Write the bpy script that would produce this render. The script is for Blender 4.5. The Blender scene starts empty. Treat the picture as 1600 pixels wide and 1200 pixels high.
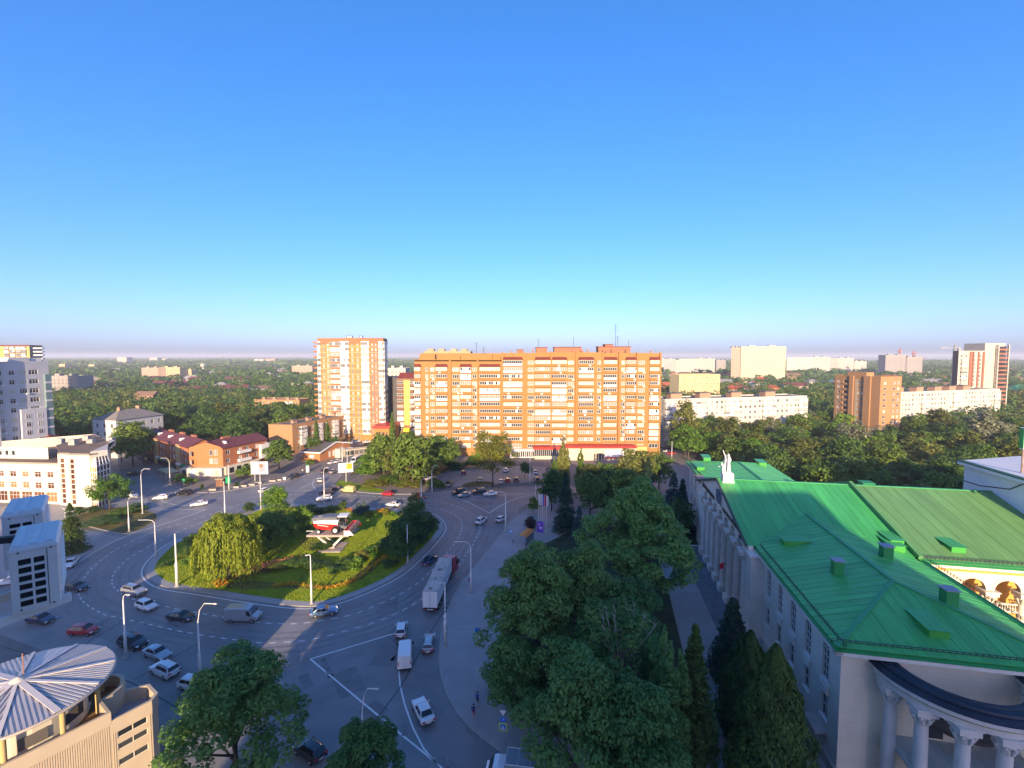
import bpy, math, random
import numpy as np
from mathutils import Vector, Matrix
from mathutils.geometry import tessellate_polygon
R = random.Random(7)
SC = bpy.context.scene
COL = SC.collection
F, H = 720.0, 44.0                      # focal length (px of the 1600 px wide photograph), eye height in m
PIT = math.atan(44 / 720)
CP, SP = math.cos(PIT), math.sin(PIT)

# ------------------------------------------------------------------ camera, sky, sun, exposure
cam = bpy.data.objects.new('camera', bpy.data.cameras.new('camera'))
COL.objects.link(cam)
cam.location = (0, 0, H)
cam.rotation_euler = (math.pi / 2 - PIT, 0, 0)
cam.data.sensor_width = 36
cam.data.lens = 36 * F / 1600
cam.data.clip_start = .2
cam.data.clip_end = 40000
SC.camera = cam
HAZE = .00018
SUN_EL = math.radians(13.8)
SUN_DX = .03                            # sideways run of a shadow per metre away from the camera
w = bpy.data.worlds.new('World'); SC.world = w; w.use_nodes = True
nt = w.node_tree; nt.nodes.clear()
sky = nt.nodes.new('ShaderNodeTexSky'); sky.sky_type = 'NISHITA'; sky.sun_disc = False
sky.sun_elevation = SUN_EL; sky.sun_rotation = math.pi + math.atan(SUN_DX)
sky.altitude = 100; sky.air_density = .8; sky.dust_density = 1.55; sky.ozone_density = 5
hs = nt.nodes.new('ShaderNodeHueSaturation'); hs.inputs['Saturation'].default_value = 1.15
sg_ = nt.nodes.new('ShaderNodeGamma'); sg_.inputs[1].default_value = .8      # the telephone's flat tone curve
st_ = nt.nodes.new('ShaderNodeMix'); st_.data_type = 'RGBA'; st_.blend_type = 'MULTIPLY'; st_.inputs[0].default_value = 1; st_.inputs[7].default_value = (1.0, .83, 1.0, 1)
bg = nt.nodes.new('ShaderNodeBackground'); bg.inputs[1].default_value = .147
wo = nt.nodes.new('ShaderNodeOutputWorld')
nt.links.new(sky.outputs[0], hs.inputs['Color']); nt.links.new(hs.outputs[0], sg_.inputs[0]); nt.links.new(sg_.outputs[0], st_.inputs[6]); nt.links.new(st_.outputs[2], bg.inputs[0]); nt.links.new(bg.outputs[0], wo.inputs[0])
sl = bpy.data.lights.new('sun', 'SUN'); sl.energy = 3.25; sl.angle = math.radians(.5); sl.color = (1, .74, .46)
sun = bpy.data.objects.new('sun', sl); COL.objects.link(sun)
sun.rotation_euler = Vector((SUN_DX, 1, -math.tan(SUN_EL))).to_track_quat('-Z', 'Y').to_euler()
sun.location = (0, -50, 80)
VS = SC.view_settings
SC.display_settings.display_device = 'sRGB'
VS.view_transform = 'Standard'; VS.look = 'None'; VS.gamma = 1; VS.use_curve_mapping = False
VS.exposure = 1.6
SC.cycles.max_bounces = 8; SC.cycles.diffuse_bounces = 6; SC.cycles.glossy_bounces = 2
SC.cycles.transmission_bounces = 5; SC.cycles.transparent_max_bounces = 4; SC.cycles.volume_bounces = 0
SC.cycles.use_denoising = True

# ------------------------------------------------------------------ pixel <-> world (calibration of the photograph)
def at(px, py, z=0.0):
    rx, ry = (px - 800) / F, (600 - py) / F
    t = (z - H) / (-SP + ry * CP)
    return (rx * t, (CP + ry * SP) * t)
def zat(py, Y):
    ry = (600 - py) / F
    return H + Y * (-SP + ry * CP) / (CP + ry * SP)
def xat(px, Y, z=0.0):
    return (px - 800) / F * (Y * CP - (z - H) * SP)

# ------------------------------------------------------------------ object helpers
def new(name, data=None, parent=None, loc=None, rz=None):
    o = bpy.data.objects.new(name, data); COL.objects.link(o)
    if parent is not None: o.parent = parent
    if loc is not None: o.location = loc if len(loc) == 3 else (loc[0], loc[1], 0)
    if rz: o.rotation_euler = (0, 0, rz)
    return o
def tag(o, label=None, cat=None, group=None, kind=None):
    if label: o['label'] = label
    if cat: o['category'] = cat
    if group: o['group'] = group
    if kind: o['kind'] = kind
    return o
def T(name, label, cat, loc=(0, 0, 0), rz=0, group=None):
    return tag(new(name, None, None, loc, rz), label, cat, group)
def dup(root, loc, rz=0, label=None, group=None, s=None, keep=True):
    kids = [o for o in CH.get(root.name, ())]
    r = root.copy(); COL.objects.link(r); r.location = loc if len(loc) == 3 else (loc[0], loc[1], 0); r.rotation_euler = (0, 0, rz)
    if s is not None: r.scale = s if hasattr(s, '__len__') else (s, s, s)
    if label: r['label'] = label
    if group: r['group'] = group
    for ch in kids:
        c = ch.copy(); COL.objects.link(c); c.parent = r
        for g in CH.get(ch.name, ()):
            d = g.copy(); COL.objects.link(d); d.parent = c
    return r
CH = {}
def reg(root):                           # remember a prototype's parts for dup()
    for o in list(bpy.data.objects):
        if o.parent is root: CH.setdefault(root.name, []).append(o)
    for p in CH.get(root.name, ()):
        for o in list(bpy.data.objects):
            if o.parent is p: CH.setdefault(p.name, []).append(o)
    return root

class MB:                                # collects simple shapes into one mesh
    def __init__(s): s.v, s.f, s.m = [], [], []
    def poly(s, pts, m=0):
        n = len(s.v); s.v += [tuple(p) for p in pts]; s.f.append(tuple(range(n, n + len(pts)))); s.m.append(m); return s
    def box(s, x0, y0, z0, x1, y1, z1, m=0):
        return s.prism([(x0, y0), (x1, y0), (x1, y1), (x0, y1)], z0, z1, m)
    def prism(s, poly, z0, z1, m=0, top=None):
        n = len(s.v); k = len(poly)
        t = top or poly
        s.v += [(p[0], p[1], z0) for p in poly] + [(p[0], p[1], z1) for p in t]
        for i in range(k):
            j = (i + 1) % k; s.f.append((n + i, n + j, n + k + j, n + k + i)); s.m.append(m)
        if k <= 4:
            s.f.append(tuple(range(n + k, n + 2 * k))); s.f.append(tuple(range(n + k - 1, n - 1, -1))); s.m += [m, m]
        else:
            for a, b, c in tessellate_polygon([[Vector((p[0], p[1], 0)) for p in t]]):
                s.f.append((n + k + a, n + k + b, n + k + c)); s.m.append(m)
        return s
    def obox(s, c, ax, ay, az, m=0):     # box from a centre and three half-axis vectors
        c, ax, ay, az = map(Vector, (c, ax, ay, az)); n = len(s.v)
        for k in (-1, 1):
            for (i, j) in ((-1, -1), (1, -1), (1, 1), (-1, 1)): s.v.append(tuple(c + ax * i + ay * j + az * k))
        for q in ((3, 2, 1, 0), (4, 5, 6, 7), (0, 1, 5, 4), (1, 2, 6, 5), (2, 3, 7, 6), (3, 0, 4, 7)): s.f.append(tuple(n + i for i in q)); s.m.append(m)
        return s
    def bar(s, p, q, w, h=None, m=0):
        p, q = Vector(p), Vector(q); d = q - p; h = h or w
        u = Vector((0, 0, 1)) if abs(d.normalized().z) < .95 else Vector((0, 1, 0))
        x = d.cross(u).normalized(); y = x.cross(d).normalized()
        return s.obox((p + q) / 2, d / 2, x * (w / 2), y * (h / 2), m)
    def tube(s, pts, rad, n=6, m=0, cap=True):
        rings = []
        for i, p in enumerate(pts):
            p = Vector(p); a = Vector(pts[max(i - 1, 0)]); b = Vector(pts[min(i + 1, len(pts) - 1)]); d = (b - a).normalized()
            u = Vector((0, 0, 1)) if abs(d.z) < .9 else Vector((1, 0, 0))
            x = d.cross(u).normalized(); y = d.cross(x); r = rad[i] if hasattr(rad, '__len__') else rad
            k = len(s.v); rings.append(k)
            for j in range(n):
                t = 2 * math.pi * j / n; s.v.append(tuple(p + x * (r * math.cos(t)) + y * (r * math.sin(t))))
        for a, b in zip(rings, rings[1:]):
            for j in range(n): s.f.append((a + j, a + (j + 1) % n, b + (j + 1) % n, b + j)); s.m.append(m)
        if cap:
            s.f.append(tuple(range(rings[-1], rings[-1] + n))); s.f.append(tuple(range(rings[0] + n - 1, rings[0] - 1, -1))); s.m += [m, m]
        return s
    def lathe(s, prof, n=12, c=(0, 0, 0), m=0, a0=0, a1=2 * math.pi, sx=1, sy=1):
        full = abs(a1 - a0 - 2 * math.pi) < 1e-6; k = n if full else n + 1; b = len(s.v)
        for (r, z) in prof:
            for j in range(k):
                t = a0 + (a1 - a0) * j / n; s.v.append((c[0] + r * sx * math.cos(t), c[1] + r * sy * math.sin(t), c[2] + z))
        for i in range(len(prof) - 1):
            for j in range(n):
                j2 = (j + 1) % k; s.f.append((b + i * k + j, b + i * k + j2, b + (i + 1) * k + j2, b + (i + 1) * k + j)); s.m.append(m)
        return s
    def ball(s, c, rx, ry, rz, n=8, m=0):
        return s.lathe([(max(1e-4, math.cos(a)), math.sin(a) * rz) for a in [(-.5 + i / n) * math.pi for i in range(n + 1)]], n + 2, c, m, sx=rx, sy=ry)
    def mesh(s, name, mats, smooth=False):
        me = bpy.data.meshes.new(name); me.from_pydata(s.v, [], s.f)
        for m in (mats if isinstance(mats, (list, tuple)) else [mats]): me.materials.append(m)
        me.polygons.foreach_set('material_index', s.m)
        if smooth: me.polygons.foreach_set('use_smooth', [True] * len(s.f))
        me.update(); return me
    def obj(s, name, mats, parent=None, loc=None, rz=None, smooth=False):
        return new(name, s.mesh(name, mats, smooth), parent, loc, rz)

# ------------------------------------------------------------------ materials
MATS = {}
def M(name, col, rough=.8, var=.18, scale=.6, bump=0., metal=0., spec=.3, objvar=0., detail=5., coat=0., bscale=None):
    if name in MATS: return MATS[name]
    m = bpy.data.materials.new(name); MATS[name] = m; m.use_nodes = True
    n = m.node_tree; b = n.nodes['Principled BSDF']
    b.inputs['Roughness'].default_value = rough; b.inputs['Metallic'].default_value = metal
    b.inputs['Specular IOR Level'].default_value = spec; b.inputs['Coat Weight'].default_value = coat
    b.inputs['Coat Roughness'].default_value = .08
    c0 = tuple(c * (1 - var) for c in col) + (1,); c1 = tuple(min(.95, c * (1 + var)) for c in col) + (1,)
    if var or bump:
        tc = n.nodes.new('ShaderNodeTexCoord'); no = n.nodes.new('ShaderNodeTexNoise')
        no.inputs['Scale'].default_value = scale; no.inputs['Detail'].default_value = detail; no.inputs['Roughness'].default_value = .65
        n.links.new(tc.outputs['Object'], no.inputs['Vector'])
        rp = n.nodes.new('ShaderNodeValToRGB'); rp.color_ramp.elements[0].position = .32; rp.color_ramp.elements[1].position = .68
        rp.color_ramp.elements[0].color = c0; rp.color_ramp.elements[1].color = c1
        n.links.new(no.outputs['Fac'], rp.inputs[0]); out = rp.outputs[0]
        if objvar:
            oi = n.nodes.new('ShaderNodeObjectInfo'); h = n.nodes.new('ShaderNodeHueSaturation'); mr = n.nodes.new('ShaderNodeMapRange')
            mr.inputs[3].default_value = 1 - objvar; mr.inputs[4].default_value = 1 + objvar
            n.links.new(oi.outputs['Random'], mr.inputs[0]); n.links.new(mr.outputs[0], h.inputs['Value']); n.links.new(out, h.inputs['Color']); out = h.outputs[0]
        n.links.new(out, b.inputs['Base Color'])
        if bump:
            bp = n.nodes.new('ShaderNodeBump'); bp.inputs['Strength'].default_value = bump; bp.inputs['Distance'].default_value = .05
            n2 = n.nodes.new('ShaderNodeTexNoise'); n2.inputs['Scale'].default_value = bscale or scale * 6
            n2.inputs['Detail'].default_value = 4; n.links.new(tc.outputs['Object'], n2.inputs['Vector'])
            n.links.new(n2.outputs['Fac'], bp.inputs['Height']); n.links.new(bp.outputs[0], b.inputs['Normal'])
    else: b.inputs['Base Color'].default_value = tuple(col) + (1,)
    return m
def glass(name, dark=(.02, .025, .03), mid=(.16, .15, .13), light=(.5, .45, .38), k=(.45, .8), rough=.06):
    if name in MATS: return MATS[name]
    m = M(name, dark, rough, 0, spec=.6); n = m.node_tree; b = n.nodes['Principled BSDF']
    oi = n.nodes.new('ShaderNodeObjectInfo'); rp = n.nodes.new('ShaderNodeValToRGB'); e = rp.color_ramp.elements
    rp.color_ramp.interpolation = 'CONSTANT'
    e[0].position = 0; e[0].color = dark + (1,); e[1].position = k[0]; e[1].color = mid + (1,); x = e.new(k[1]); x.color = light + (1,)
    n.links.new(oi.outputs['Random'], rp.inputs[0]); n.links.new(rp.outputs[0], b.inputs['Base Color'])
    return m
def brick(name, c1, c2, mortar, w=.25, h=.075, rough=.9, xz=True):
    if name in MATS: return MATS[name]
    m = M(name, c1, rough, .12, .35); n = m.node_tree; b = n.nodes['Principled BSDF']
    old = b.inputs['Base Color'].links[0].from_socket
    tc = n.nodes.new('ShaderNodeTexCoord'); sp = n.nodes.new('ShaderNodeSeparateXYZ'); ad = n.nodes.new('ShaderNodeMath'); cb = n.nodes.new('ShaderNodeCombineXYZ')
    n.links.new(tc.outputs['Object'], sp.inputs[0]); n.links.new(sp.outputs[0], ad.inputs[0]); n.links.new(sp.outputs[1], ad.inputs[1])
    n.links.new(ad.outputs[0], cb.inputs[0]); n.links.new(sp.outputs[2], cb.inputs[1])
    br = n.nodes.new('ShaderNodeTexBrick'); br.inputs['Scale'].default_value = 1; br.inputs['Brick Width'].default_value = w; br.inputs['Row Height'].default_value = h
    br.inputs['Mortar Size'].default_value = .012; br.inputs['Color1'].default_value = c1 + (1,); br.inputs['Color2'].default_value = c2 + (1,); br.inputs['Mortar'].default_value = mortar + (1,)
    n.links.new(cb.outputs[0], br.inputs['Vector'])
    mx = n.nodes.new('ShaderNodeMix'); mx.data_type = 'RGBA'; mx.inputs[0].default_value = .5
    n.links.new(br.outputs[0], mx.inputs[6]); n.links.new(old, mx.inputs[7]); n.links.new(mx.outputs[2], b.inputs['Base Color'])
    return m
def ribbed(name, col, period=.18, depth=.5, rough=.35, metal=0., axis=0, var=.1, spec=.5, objvar=0.):
    m = M(name, col, rough, var, .25, metal=metal, spec=spec, objvar=objvar); n = m.node_tree; b = n.nodes['Principled BSDF']
    if 'rib' in m: return m
    m['rib'] = 1
    for no in [x for x in n.nodes if x.type == 'TEX_NOISE']:
        mp = n.nodes.new('ShaderNodeMapping'); mp.inputs['Scale'].default_value = (3, .35, 1); n.links.new(no.inputs['Vector'].links[0].from_socket, mp.inputs[0]); n.links.new(mp.outputs[0], no.inputs['Vector'])
    tc = n.nodes.new('ShaderNodeTexCoord'); sp = n.nodes.new('ShaderNodeSeparateXYZ'); n.links.new(tc.outputs['Object'], sp.inputs[0])
    mu = n.nodes.new('ShaderNodeMath'); mu.operation = 'MULTIPLY'; mu.inputs[1].default_value = 2 * math.pi / period; n.links.new(sp.outputs[axis], mu.inputs[0])
    si = n.nodes.new('ShaderNodeMath'); si.operation = 'SINE'; n.links.new(mu.outputs[0], si.inputs[0])
    bp = n.nodes.new('ShaderNodeBump'); bp.inputs['Strength'].default_value = depth; bp.inputs['Distance'].default_value = .03
    n.links.new(si.outputs[0], bp.inputs['Height']); n.links.new(bp.outputs[0], b.inputs['Normal'])
    return m
def leafmat(name, c1, c2, trans=.38, hue=.012, val=.2):
    if name in MATS: return MATS[name]
    m = bpy.data.materials.new(name); MATS[name] = m; m.use_nodes = True; n = m.node_tree; n.nodes.clear()
    ge = n.nodes.new('ShaderNodeNewGeometry'); oi = n.nodes.new('ShaderNodeObjectInfo')
    mx = n.nodes.new('ShaderNodeMix'); mx.data_type = 'RGBA'; mx.inputs[6].default_value = c1 + (1,); mx.inputs[7].default_value = c2 + (1,)
    tc = n.nodes.new('ShaderNodeTexCoord'); no = n.nodes.new('ShaderNodeTexNoise'); no.inputs['Scale'].default_value = .55; no.inputs['Detail'].default_value = 3; n.links.new(tc.outputs['Object'], no.inputs['Vector'])
    rr_ = n.nodes.new('ShaderNodeMapRange'); rr_.inputs[1].default_value = .35; rr_.inputs[2].default_value = .65; n.links.new(no.outputs['Fac'], rr_.inputs[0])
    av_ = n.nodes.new('ShaderNodeMix'); av_.inputs[0].default_value = .55; n.links.new(ge.outputs['Random Per Island'], av_.inputs[2]); n.links.new(rr_.outputs[0], av_.inputs[3]); n.links.new(av_.outputs[0], mx.inputs[0])
    h = n.nodes.new('ShaderNodeHueSaturation'); a = n.nodes.new('ShaderNodeMapRange'); a.inputs[3].default_value = .5 - hue; a.inputs[4].default_value = .5 + hue
    v = n.nodes.new('ShaderNodeMapRange'); v.inputs[3].default_value = 1 + val; v.inputs[4].default_value = 1 - val
    n.links.new(oi.outputs['Random'], a.inputs[0]); n.links.new(oi.outputs['Random'], v.inputs[0])
    n.links.new(a.outputs[0], h.inputs['Hue']); n.links.new(v.outputs[0], h.inputs['Value']); n.links.new(mx.outputs[2], h.inputs['Color'])
    d = n.nodes.new('ShaderNodeBsdfPrincipled'); d.inputs['Roughness'].default_value = .5; d.inputs['Specular IOR Level'].default_value = .22; t = n.nodes.new('ShaderNodeBsdfTranslucent'); g = n.nodes.new('ShaderNodeMixShader'); g.inputs[0].default_value = trans
    o = n.nodes.new('ShaderNodeOutputMaterial')
    n.links.new(h.outputs[0], d.inputs[0]); n.links.new(h.outputs[0], t.inputs[0]); n.links.new(d.outputs[0], g.inputs[1]); n.links.new(t.outputs[0], g.inputs[2]); n.links.new(g.outputs[0], o.inputs[0])
    return m

ASPH = M('asphalt', (.2, .194, .192), .58, .2, .12, .2, spec=.5, bscale=9, detail=9)
PAVE = M('pavement_asphalt', (.3, .292, .286), .65, .16, .15, .2, spec=.5, bscale=8, detail=9)
PARK = M('parking_asphalt', (.215, .21, .2), .62, .25, .1, .25, spec=.5, bscale=7, detail=9)
LAWN = M('lawn_green', (.2, .27, .02), .95, .35, .35, .6, spec=.1, bscale=12)
DRY = M('dry_grass', (.13, .115, .04), .95, .4, .5, .6, spec=.1, bscale=10)
SOIL = M('flowerbed_soil', (.1, .065, .04), .95, .3, .8, .6, spec=.1)
PARKG = M('dark_park_ground', (.05, .06, .028), .95, .4, .3, .5, spec=.1)  # dark green-brown ground colour of the tree beds
KERB = M('kerb_concrete', (.34, .32, .29), .9, .15, 1.)
PAINT = M('road_paint', (.72, .72, .7), .7, .12, 1.5)
WORN = M('worn_road_paint', (.19, .19, .19), .8, .25, 1.5)
WHITE = M('white_paint', (.74, .73, .7), .7, .06, .5)
WINF = M('white_window_frame', (.66, .65, .62), .5, 0)
GLS = glass('window_glass', (.05, .052, .055), (.26, .24, .2), (.48, .44, .36), (.42, .75))
GLD = glass('dark_window_glass', mid=(.05, .055, .06), light=(.13, .12, .11))
STEEL = M('galvanised_pole', (.42, .42, .41), .5, .1, 1., metal=.3)
DARKM = M('dark_metal', (.04, .042, .045), .6, .1)
CONC = M('concrete', (.36, .34, .31), .9, .18, .5)
BARK = M('bark', (.09, .07, .05), .95, .3, 2., .5)
ROOFG = M('grey_roofing_felt', (.15, .135, .12), .95, .25, .25)
# ------------------------------------------------------------------ ground, roads, pavements, markings
def smooth(pts, k=6, closed=False):
    n = len(pts); out = []
    for i in range(n if closed else n - 1):
        p = [pts[(i + j) % n] if closed else pts[min(max(i + j, 0), n - 1)] for j in (-1, 0, 1, 2)]
        for s in range(k):
            t = s / k
            out.append(tuple(.5 * (2 * p[1][a] + (p[2][a] - p[0][a]) * t + (2 * p[0][a] - 5 * p[1][a] + 4 * p[2][a] - p[3][a]) * t * t + (3 * p[1][a] - p[0][a] - 3 * p[2][a] + p[3][a]) * t ** 3) for a in (0, 1)))
    if not closed: out.append(pts[-1])
    return out
def g(pix): return [at(*p) for p in pix]
def ccw(p):
    a = sum(p[i][0] * p[(i + 1) % len(p)][1] - p[(i + 1) % len(p)][0] * p[i][1] for i in range(len(p)))
    return p if a > 0 else p[::-1]
def offset(poly, d):                     # shrink a counter-clockwise polygon by d
    n = len(poly); out = []
    for i in range(n):
        a, b, c = (Vector(poly[(i + j) % n]) for j in (-1, 0, 1))
        u = (b - a).normalized(); v = (c - b).normalized(); t = (u + v)
        t = t.normalized() if t.length > 1e-6 else u
        out.append(tuple(b + Vector((-t.y, t.x)) * d))
    return out
def flat(name, poly, z, mat, kind='structure'):
    poly = ccw(poly); mb = MB(); mb.v = [(p[0], p[1], z) for p in poly]
    for t in tessellate_polygon([[Vector((p[0], p[1], 0)) for p in poly]]):
        a, b, c = (poly[i] for i in t)
        if (b[0] - a[0]) * (c[1] - a[1]) - (b[1] - a[1]) * (c[0] - a[0]) < 0: t = t[::-1]
        mb.f.append(tuple(t)); mb.m.append(0)
    return tag(mb.obj(name, mat), kind=kind)
def slab(name, poly, mat, h=.13, kerb=.22, kmat=None):
    poly = ccw(poly); inn = offset(poly, kerb); mb = MB(); n = len(poly)
    o = flat(name, inn, h, mat)
    mb.v = [(p[0], p[1], 0) for p in poly] + [(p[0], p[1], h) for p in poly] + [(p[0], p[1], h) for p in inn]
    for i in range(n):
        j = (i + 1) % n; mb.f += [(i, j, n + j, n + i), (n + i, n + j, 2 * n + j, 2 * n + i)]; mb.m += [0, 0]
    k = mb.obj('kerb', kmat or KERB, o)
    return o
gm = M('city_ground', (.075, .075, .045), .95, .4, .02, spec=.1)
mb = MB(); mb.lathe([(.01, 0), (250, 0), (1500, 0), (10500, 0)], 64); tag(mb.obj('ground', gm), kind='structure')
flat('road', [(-260, 6), (110, 6), (110, 212), (-260, 212)], .02, ASPH)

isl_px = [(222, 890), (225, 905), (250, 920), (312, 930), (400, 944), (460, 951), (500, 950), (540, 940), (590, 920), (630, 898), (660, 872), (688, 842), (697, 824), (686, 808), (666, 802), (626, 798), (600, 795), (520, 791), (458, 789), (410, 793), (376, 805), (302, 835), (262, 850), (235, 872)]
ISL = ccw(smooth(g(isl_px), 4, True))
isl_rim = offset(ISL, .7)
slab('island_paving', isl_rim, PAVE, .13, .25)
ISLG = offset(isl_rim, 1.5)
ISLG = [(x, y + (.0)) for x, y in ISLG]
flat('island_lawn', ISLG, .17, LAWN)

flat('river_plain', [(1500, 3300), (9800, 3300), (9800, 6200), (2000, 6200)], .3, M('pale_river_plain', (.2, .22, .24), .6, .15, .002, spec=.4))
# markings
def inside_(x, y): return (x + 47) ** 2 / 34 ** 2 + (y - 106) ** 2 / 31 ** 2 < 1
mk = MB(); wk = MB()
def line(pts, wd, z=.031, mb=None):
    mb = mb or mk
    for i in range(len(pts) - 1):
        a, b = Vector(pts[i]), Vector(pts[i + 1]); d = (b - a)
        if d.length < 1e-4: continue
        d.normalize(); nn = Vector((-d.y, d.x)) * wd / 2; e = d * .01
        mb.poly([(*(a - nn - e), z), (*(b - nn + e), z), (*(b + nn + e), z), (*(a + nn - e), z)])
def strip(pts, wd, z=.031, closed=False, mb=None):
    mb = mb or mk; n = len(pts); L = []
    for i in range(n):
        a = Vector(pts[(i - 1) % n] if closed else pts[max(i - 1, 0)]); c = Vector(pts[(i + 1) % n] if closed else pts[min(i + 1, n - 1)])
        d = (c - a).normalized(); nn = Vector((-d.y, d.x)) * wd / 2; p = Vector(pts[i]); L.append((p - nn, p + nn))
    for i in range(n if closed else n - 1):
        (a, b), (c, d) = L[i], L[(i + 1) % n]; mb.poly([(*a, z), (*c, z), (*d, z), (*b, z)])
def dashes(pts, wd, on, off, z=.031):
    pts = smooth(pts, 8); acc = 0; seg = []; pos = 0; state = True; left = on
    cur = Vector(pts[0]); i = 1; seg = [tuple(cur)]
    while i < len(pts):
        q = Vector(pts[i]); d = (q - cur).length
        if d <= left:
            left -= d; cur = q; i += 1; seg.append(tuple(cur))
        else:
            cur = cur + (q - cur) * (left / d); seg.append(tuple(cur))
            if state: strip(seg, wd, z)
            state = not state; left = on if state else off; seg = [tuple(cur)]
strip(ISL, .2, closed=True)
dash_out = g([(222, 839), (185, 857), (150, 882), (129, 907), (122, 925), (132, 942), (162, 960), (190, 966), (225, 974), (300, 990), (400, 1004), (437, 1004), (475, 1001), (507, 995), (540, 986), (575, 976), (607, 964), (659, 936), (710, 890), (733, 860), (748, 833), (750, 822), (745, 808), (725, 796), (702, 788), (674, 783), (600, 777), (552, 774), (460, 773), (430, 777), (396, 784), (366, 791), (336, 801), (296, 814), (250, 828), (222, 839)])
dash_in = g([(265, 837), (240, 850), (205, 870), (182, 890), (175, 907), (180, 920), (207, 936), (250, 946), (300, 956), (350, 965), (407, 973), (450, 975), (482, 973), (520, 967), (555, 959), (590, 945), (625, 929), (665, 901), (700, 862), (717, 840), (722, 825), (721, 816), (713, 806), (688, 796), (666, 793), (640, 790), (585, 785), (544, 783), (458, 782), (408, 789), (380, 797), (345, 806), (300, 822), (265, 837)])
dashes(dash_out, .17, 1.0, 1.1); dashes(dash_in, .17, 1.0, 1.1)
for px, wd in (([(107, 889), (145, 864), (180, 845), (217, 830), (250, 821), (295, 806), (322, 796)], .2), ([(236, 795), (275, 796.5), (322, 796)], .16), ([(250, 783), (274, 789), (298, 790), (330, 788)], .16),
               ([(457, 767), (494, 766), (488, 758), (490, 750), (502, 742)], .16), ([(468, 764), (500, 748), (530, 734), (552, 722)], .14),
               ([(616, 990), (560, 1007), (485, 1030), (540, 1076), (610, 1134), (680, 1191)], .22), ([(623, 1045), (625, 1070), (632, 1100), (645, 1137), (662, 1170), (680, 1191)], .2),
               ([(713, 778), (732, 785), (750, 794), (765, 802), (775, 795), (791, 786), (810, 778), (837, 772)], .2), ([(736, 777), (765, 774.5), (791, 773), (837, 770)], .16), ([(720, 1240), (700, 1212), (684, 1193)], .2), ([(767, 799), (778, 792), (795, 783)], .12)):
    line(g(px), wd)
for px, wd in (([(522, 1022), (503, 1032), (516, 1053)], .7), ([(632, 1131), (633, 1142), (631, 1150)], .6), ([(728, 1139), (766, 1167)], .55), ([(684, 1186), (704, 1196), (715, 1210)], 1.0)):
    line(g(px), wd, .034, wk)
for i in range(8):                        # zebra crossing over the west road
    a = Vector(at(258 + i * 4, 779 - i * 1.6)); mk.poly([(a.x - .25, a.y - 1.6, .031), (a.x + .25, a.y - 1.6, .031), (a.x + .35, a.y + 1.6, .031), (a.x - .15, a.y + 1.6, .031)])
tw_ = MB()                               # lanes darkened by tyres, patches, manhole covers
for cv, offs in ((dash_out, (-2.6, -1.1, 1.0, 2.5)), (dash_in, (1.1, 2.6))):
    pl = smooth(cv, 5)
    for o in offs:
        q = []
        for i in range(1, len(pl) - 1): d = (Vector(pl[i + 1]) - Vector(pl[i - 1])).normalized(); q.append((pl[i][0] - d.y * o, pl[i][1] + d.x * o))
        strip(q, .55, .0225, mb=tw_)
tag(tw_.obj('tyre_worn_lanes', M('tyre_polished_asphalt', (.165, .16, .16), .5, .25, .2, .15, spec=.5)), kind='structure')
rp_ = random.Random(8); pm_ = MB(); mh = MB()
for i in range(46):
    x, y = at(rp_.uniform(60, 850), rp_.uniform(775, 1120))
    if inside_(x, y): continue
    a, b, t = rp_.uniform(.8, 3.5), rp_.uniform(.6, 1.8), rp_.uniform(0, 3)
    pm_.poly([(x + sx * a * math.cos(t) - sy * b * math.sin(t), y + sx * a * math.sin(t) + sy * b * math.cos(t), .0245) for sx, sy in ((-1, -1), (1, -1), (1, 1), (-1, 1))])
    if i % 3 == 0: mh.lathe([(.34, .0265), (.01, .0275)], 12, (x + 3, y + 1, 0)); mh.lathe([(.42, .026), (.34, .0275)], 12, (x + 3, y + 1, 0))
tag(pm_.obj('asphalt_patches', M('patched_asphalt', (.165, .16, .16), .65, .2, .5, .3, spec=.5)), kind='structure'); tag(mh.obj('manhole_covers', M('cast_iron', (.06, .055, .05), .6, .2, 3.)), kind='structure')
tag(mk.obj('road_markings', PAINT), kind='structure'); tag(wk.obj('worn_road_markings', WORN), kind='structure')
sm = MB()                                 # long dark sealed joints in the asphalt
for px in ([(732, 892), (712, 935), (687, 965), (675, 985), (625, 1075), (580, 1135)], [(130, 1008), (190, 972)], [(210, 1063), (265, 1030), (312, 1005)], [(0, 1010), (70, 1030), (165, 1085)], [(160, 1045), (240, 1085), (300, 1120)], [(170, 1090), (240, 1125)]):
    line(g(px), .13, .0395, sm)
tag(sm.obj('sealed_asphalt_joints', M('bitumen_seal', (.04, .04, .042), .6, .2, 2.)), kind='structure')

# pavements
EASTK = g([(860, 786), (836, 790), (800, 812), (785, 832), (768, 853), (742, 885), (720, 912), (702, 945), (692, 975), (687, 1005), (685, 1030), (688, 1055), (697, 1085), (717, 1120), (745, 1147), (775, 1170), (830, 1210)])
EASTK = smooth(EASTK, 4) + [(12, 38), (40, 30), (34, 47), (44.5, 106), (44.5, 124), (12, 126)]
slab('east_pavement', EASTK, PAVE)
park = g([(758, 1078), (800, 1112), (850, 1145), (905, 1177), (960, 1205)]) + [(17.5, 41.5), (23, 53), (30.5, 88), (34.5, 112), (30, 122)] + g([(880, 835), (858, 846), (835, 855), (812, 880), (795, 910), (790, 960), (770, 1020)])
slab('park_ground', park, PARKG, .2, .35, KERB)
flat('forecourt_path', [(29.5, 52), (36.5, 56), (43, 92), (44.2, 110), (39, 112), (36.5, 92)], .142, M('blue_grey_paving', (.16, .17, .19), .7, .2, .6, .2))
bedp = [(40.5, 104), (45.5, 104), (49, 124), (43, 126)]
slab('spruce_bed', bedp, PARKG, .28, .4, WHITE)
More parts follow.
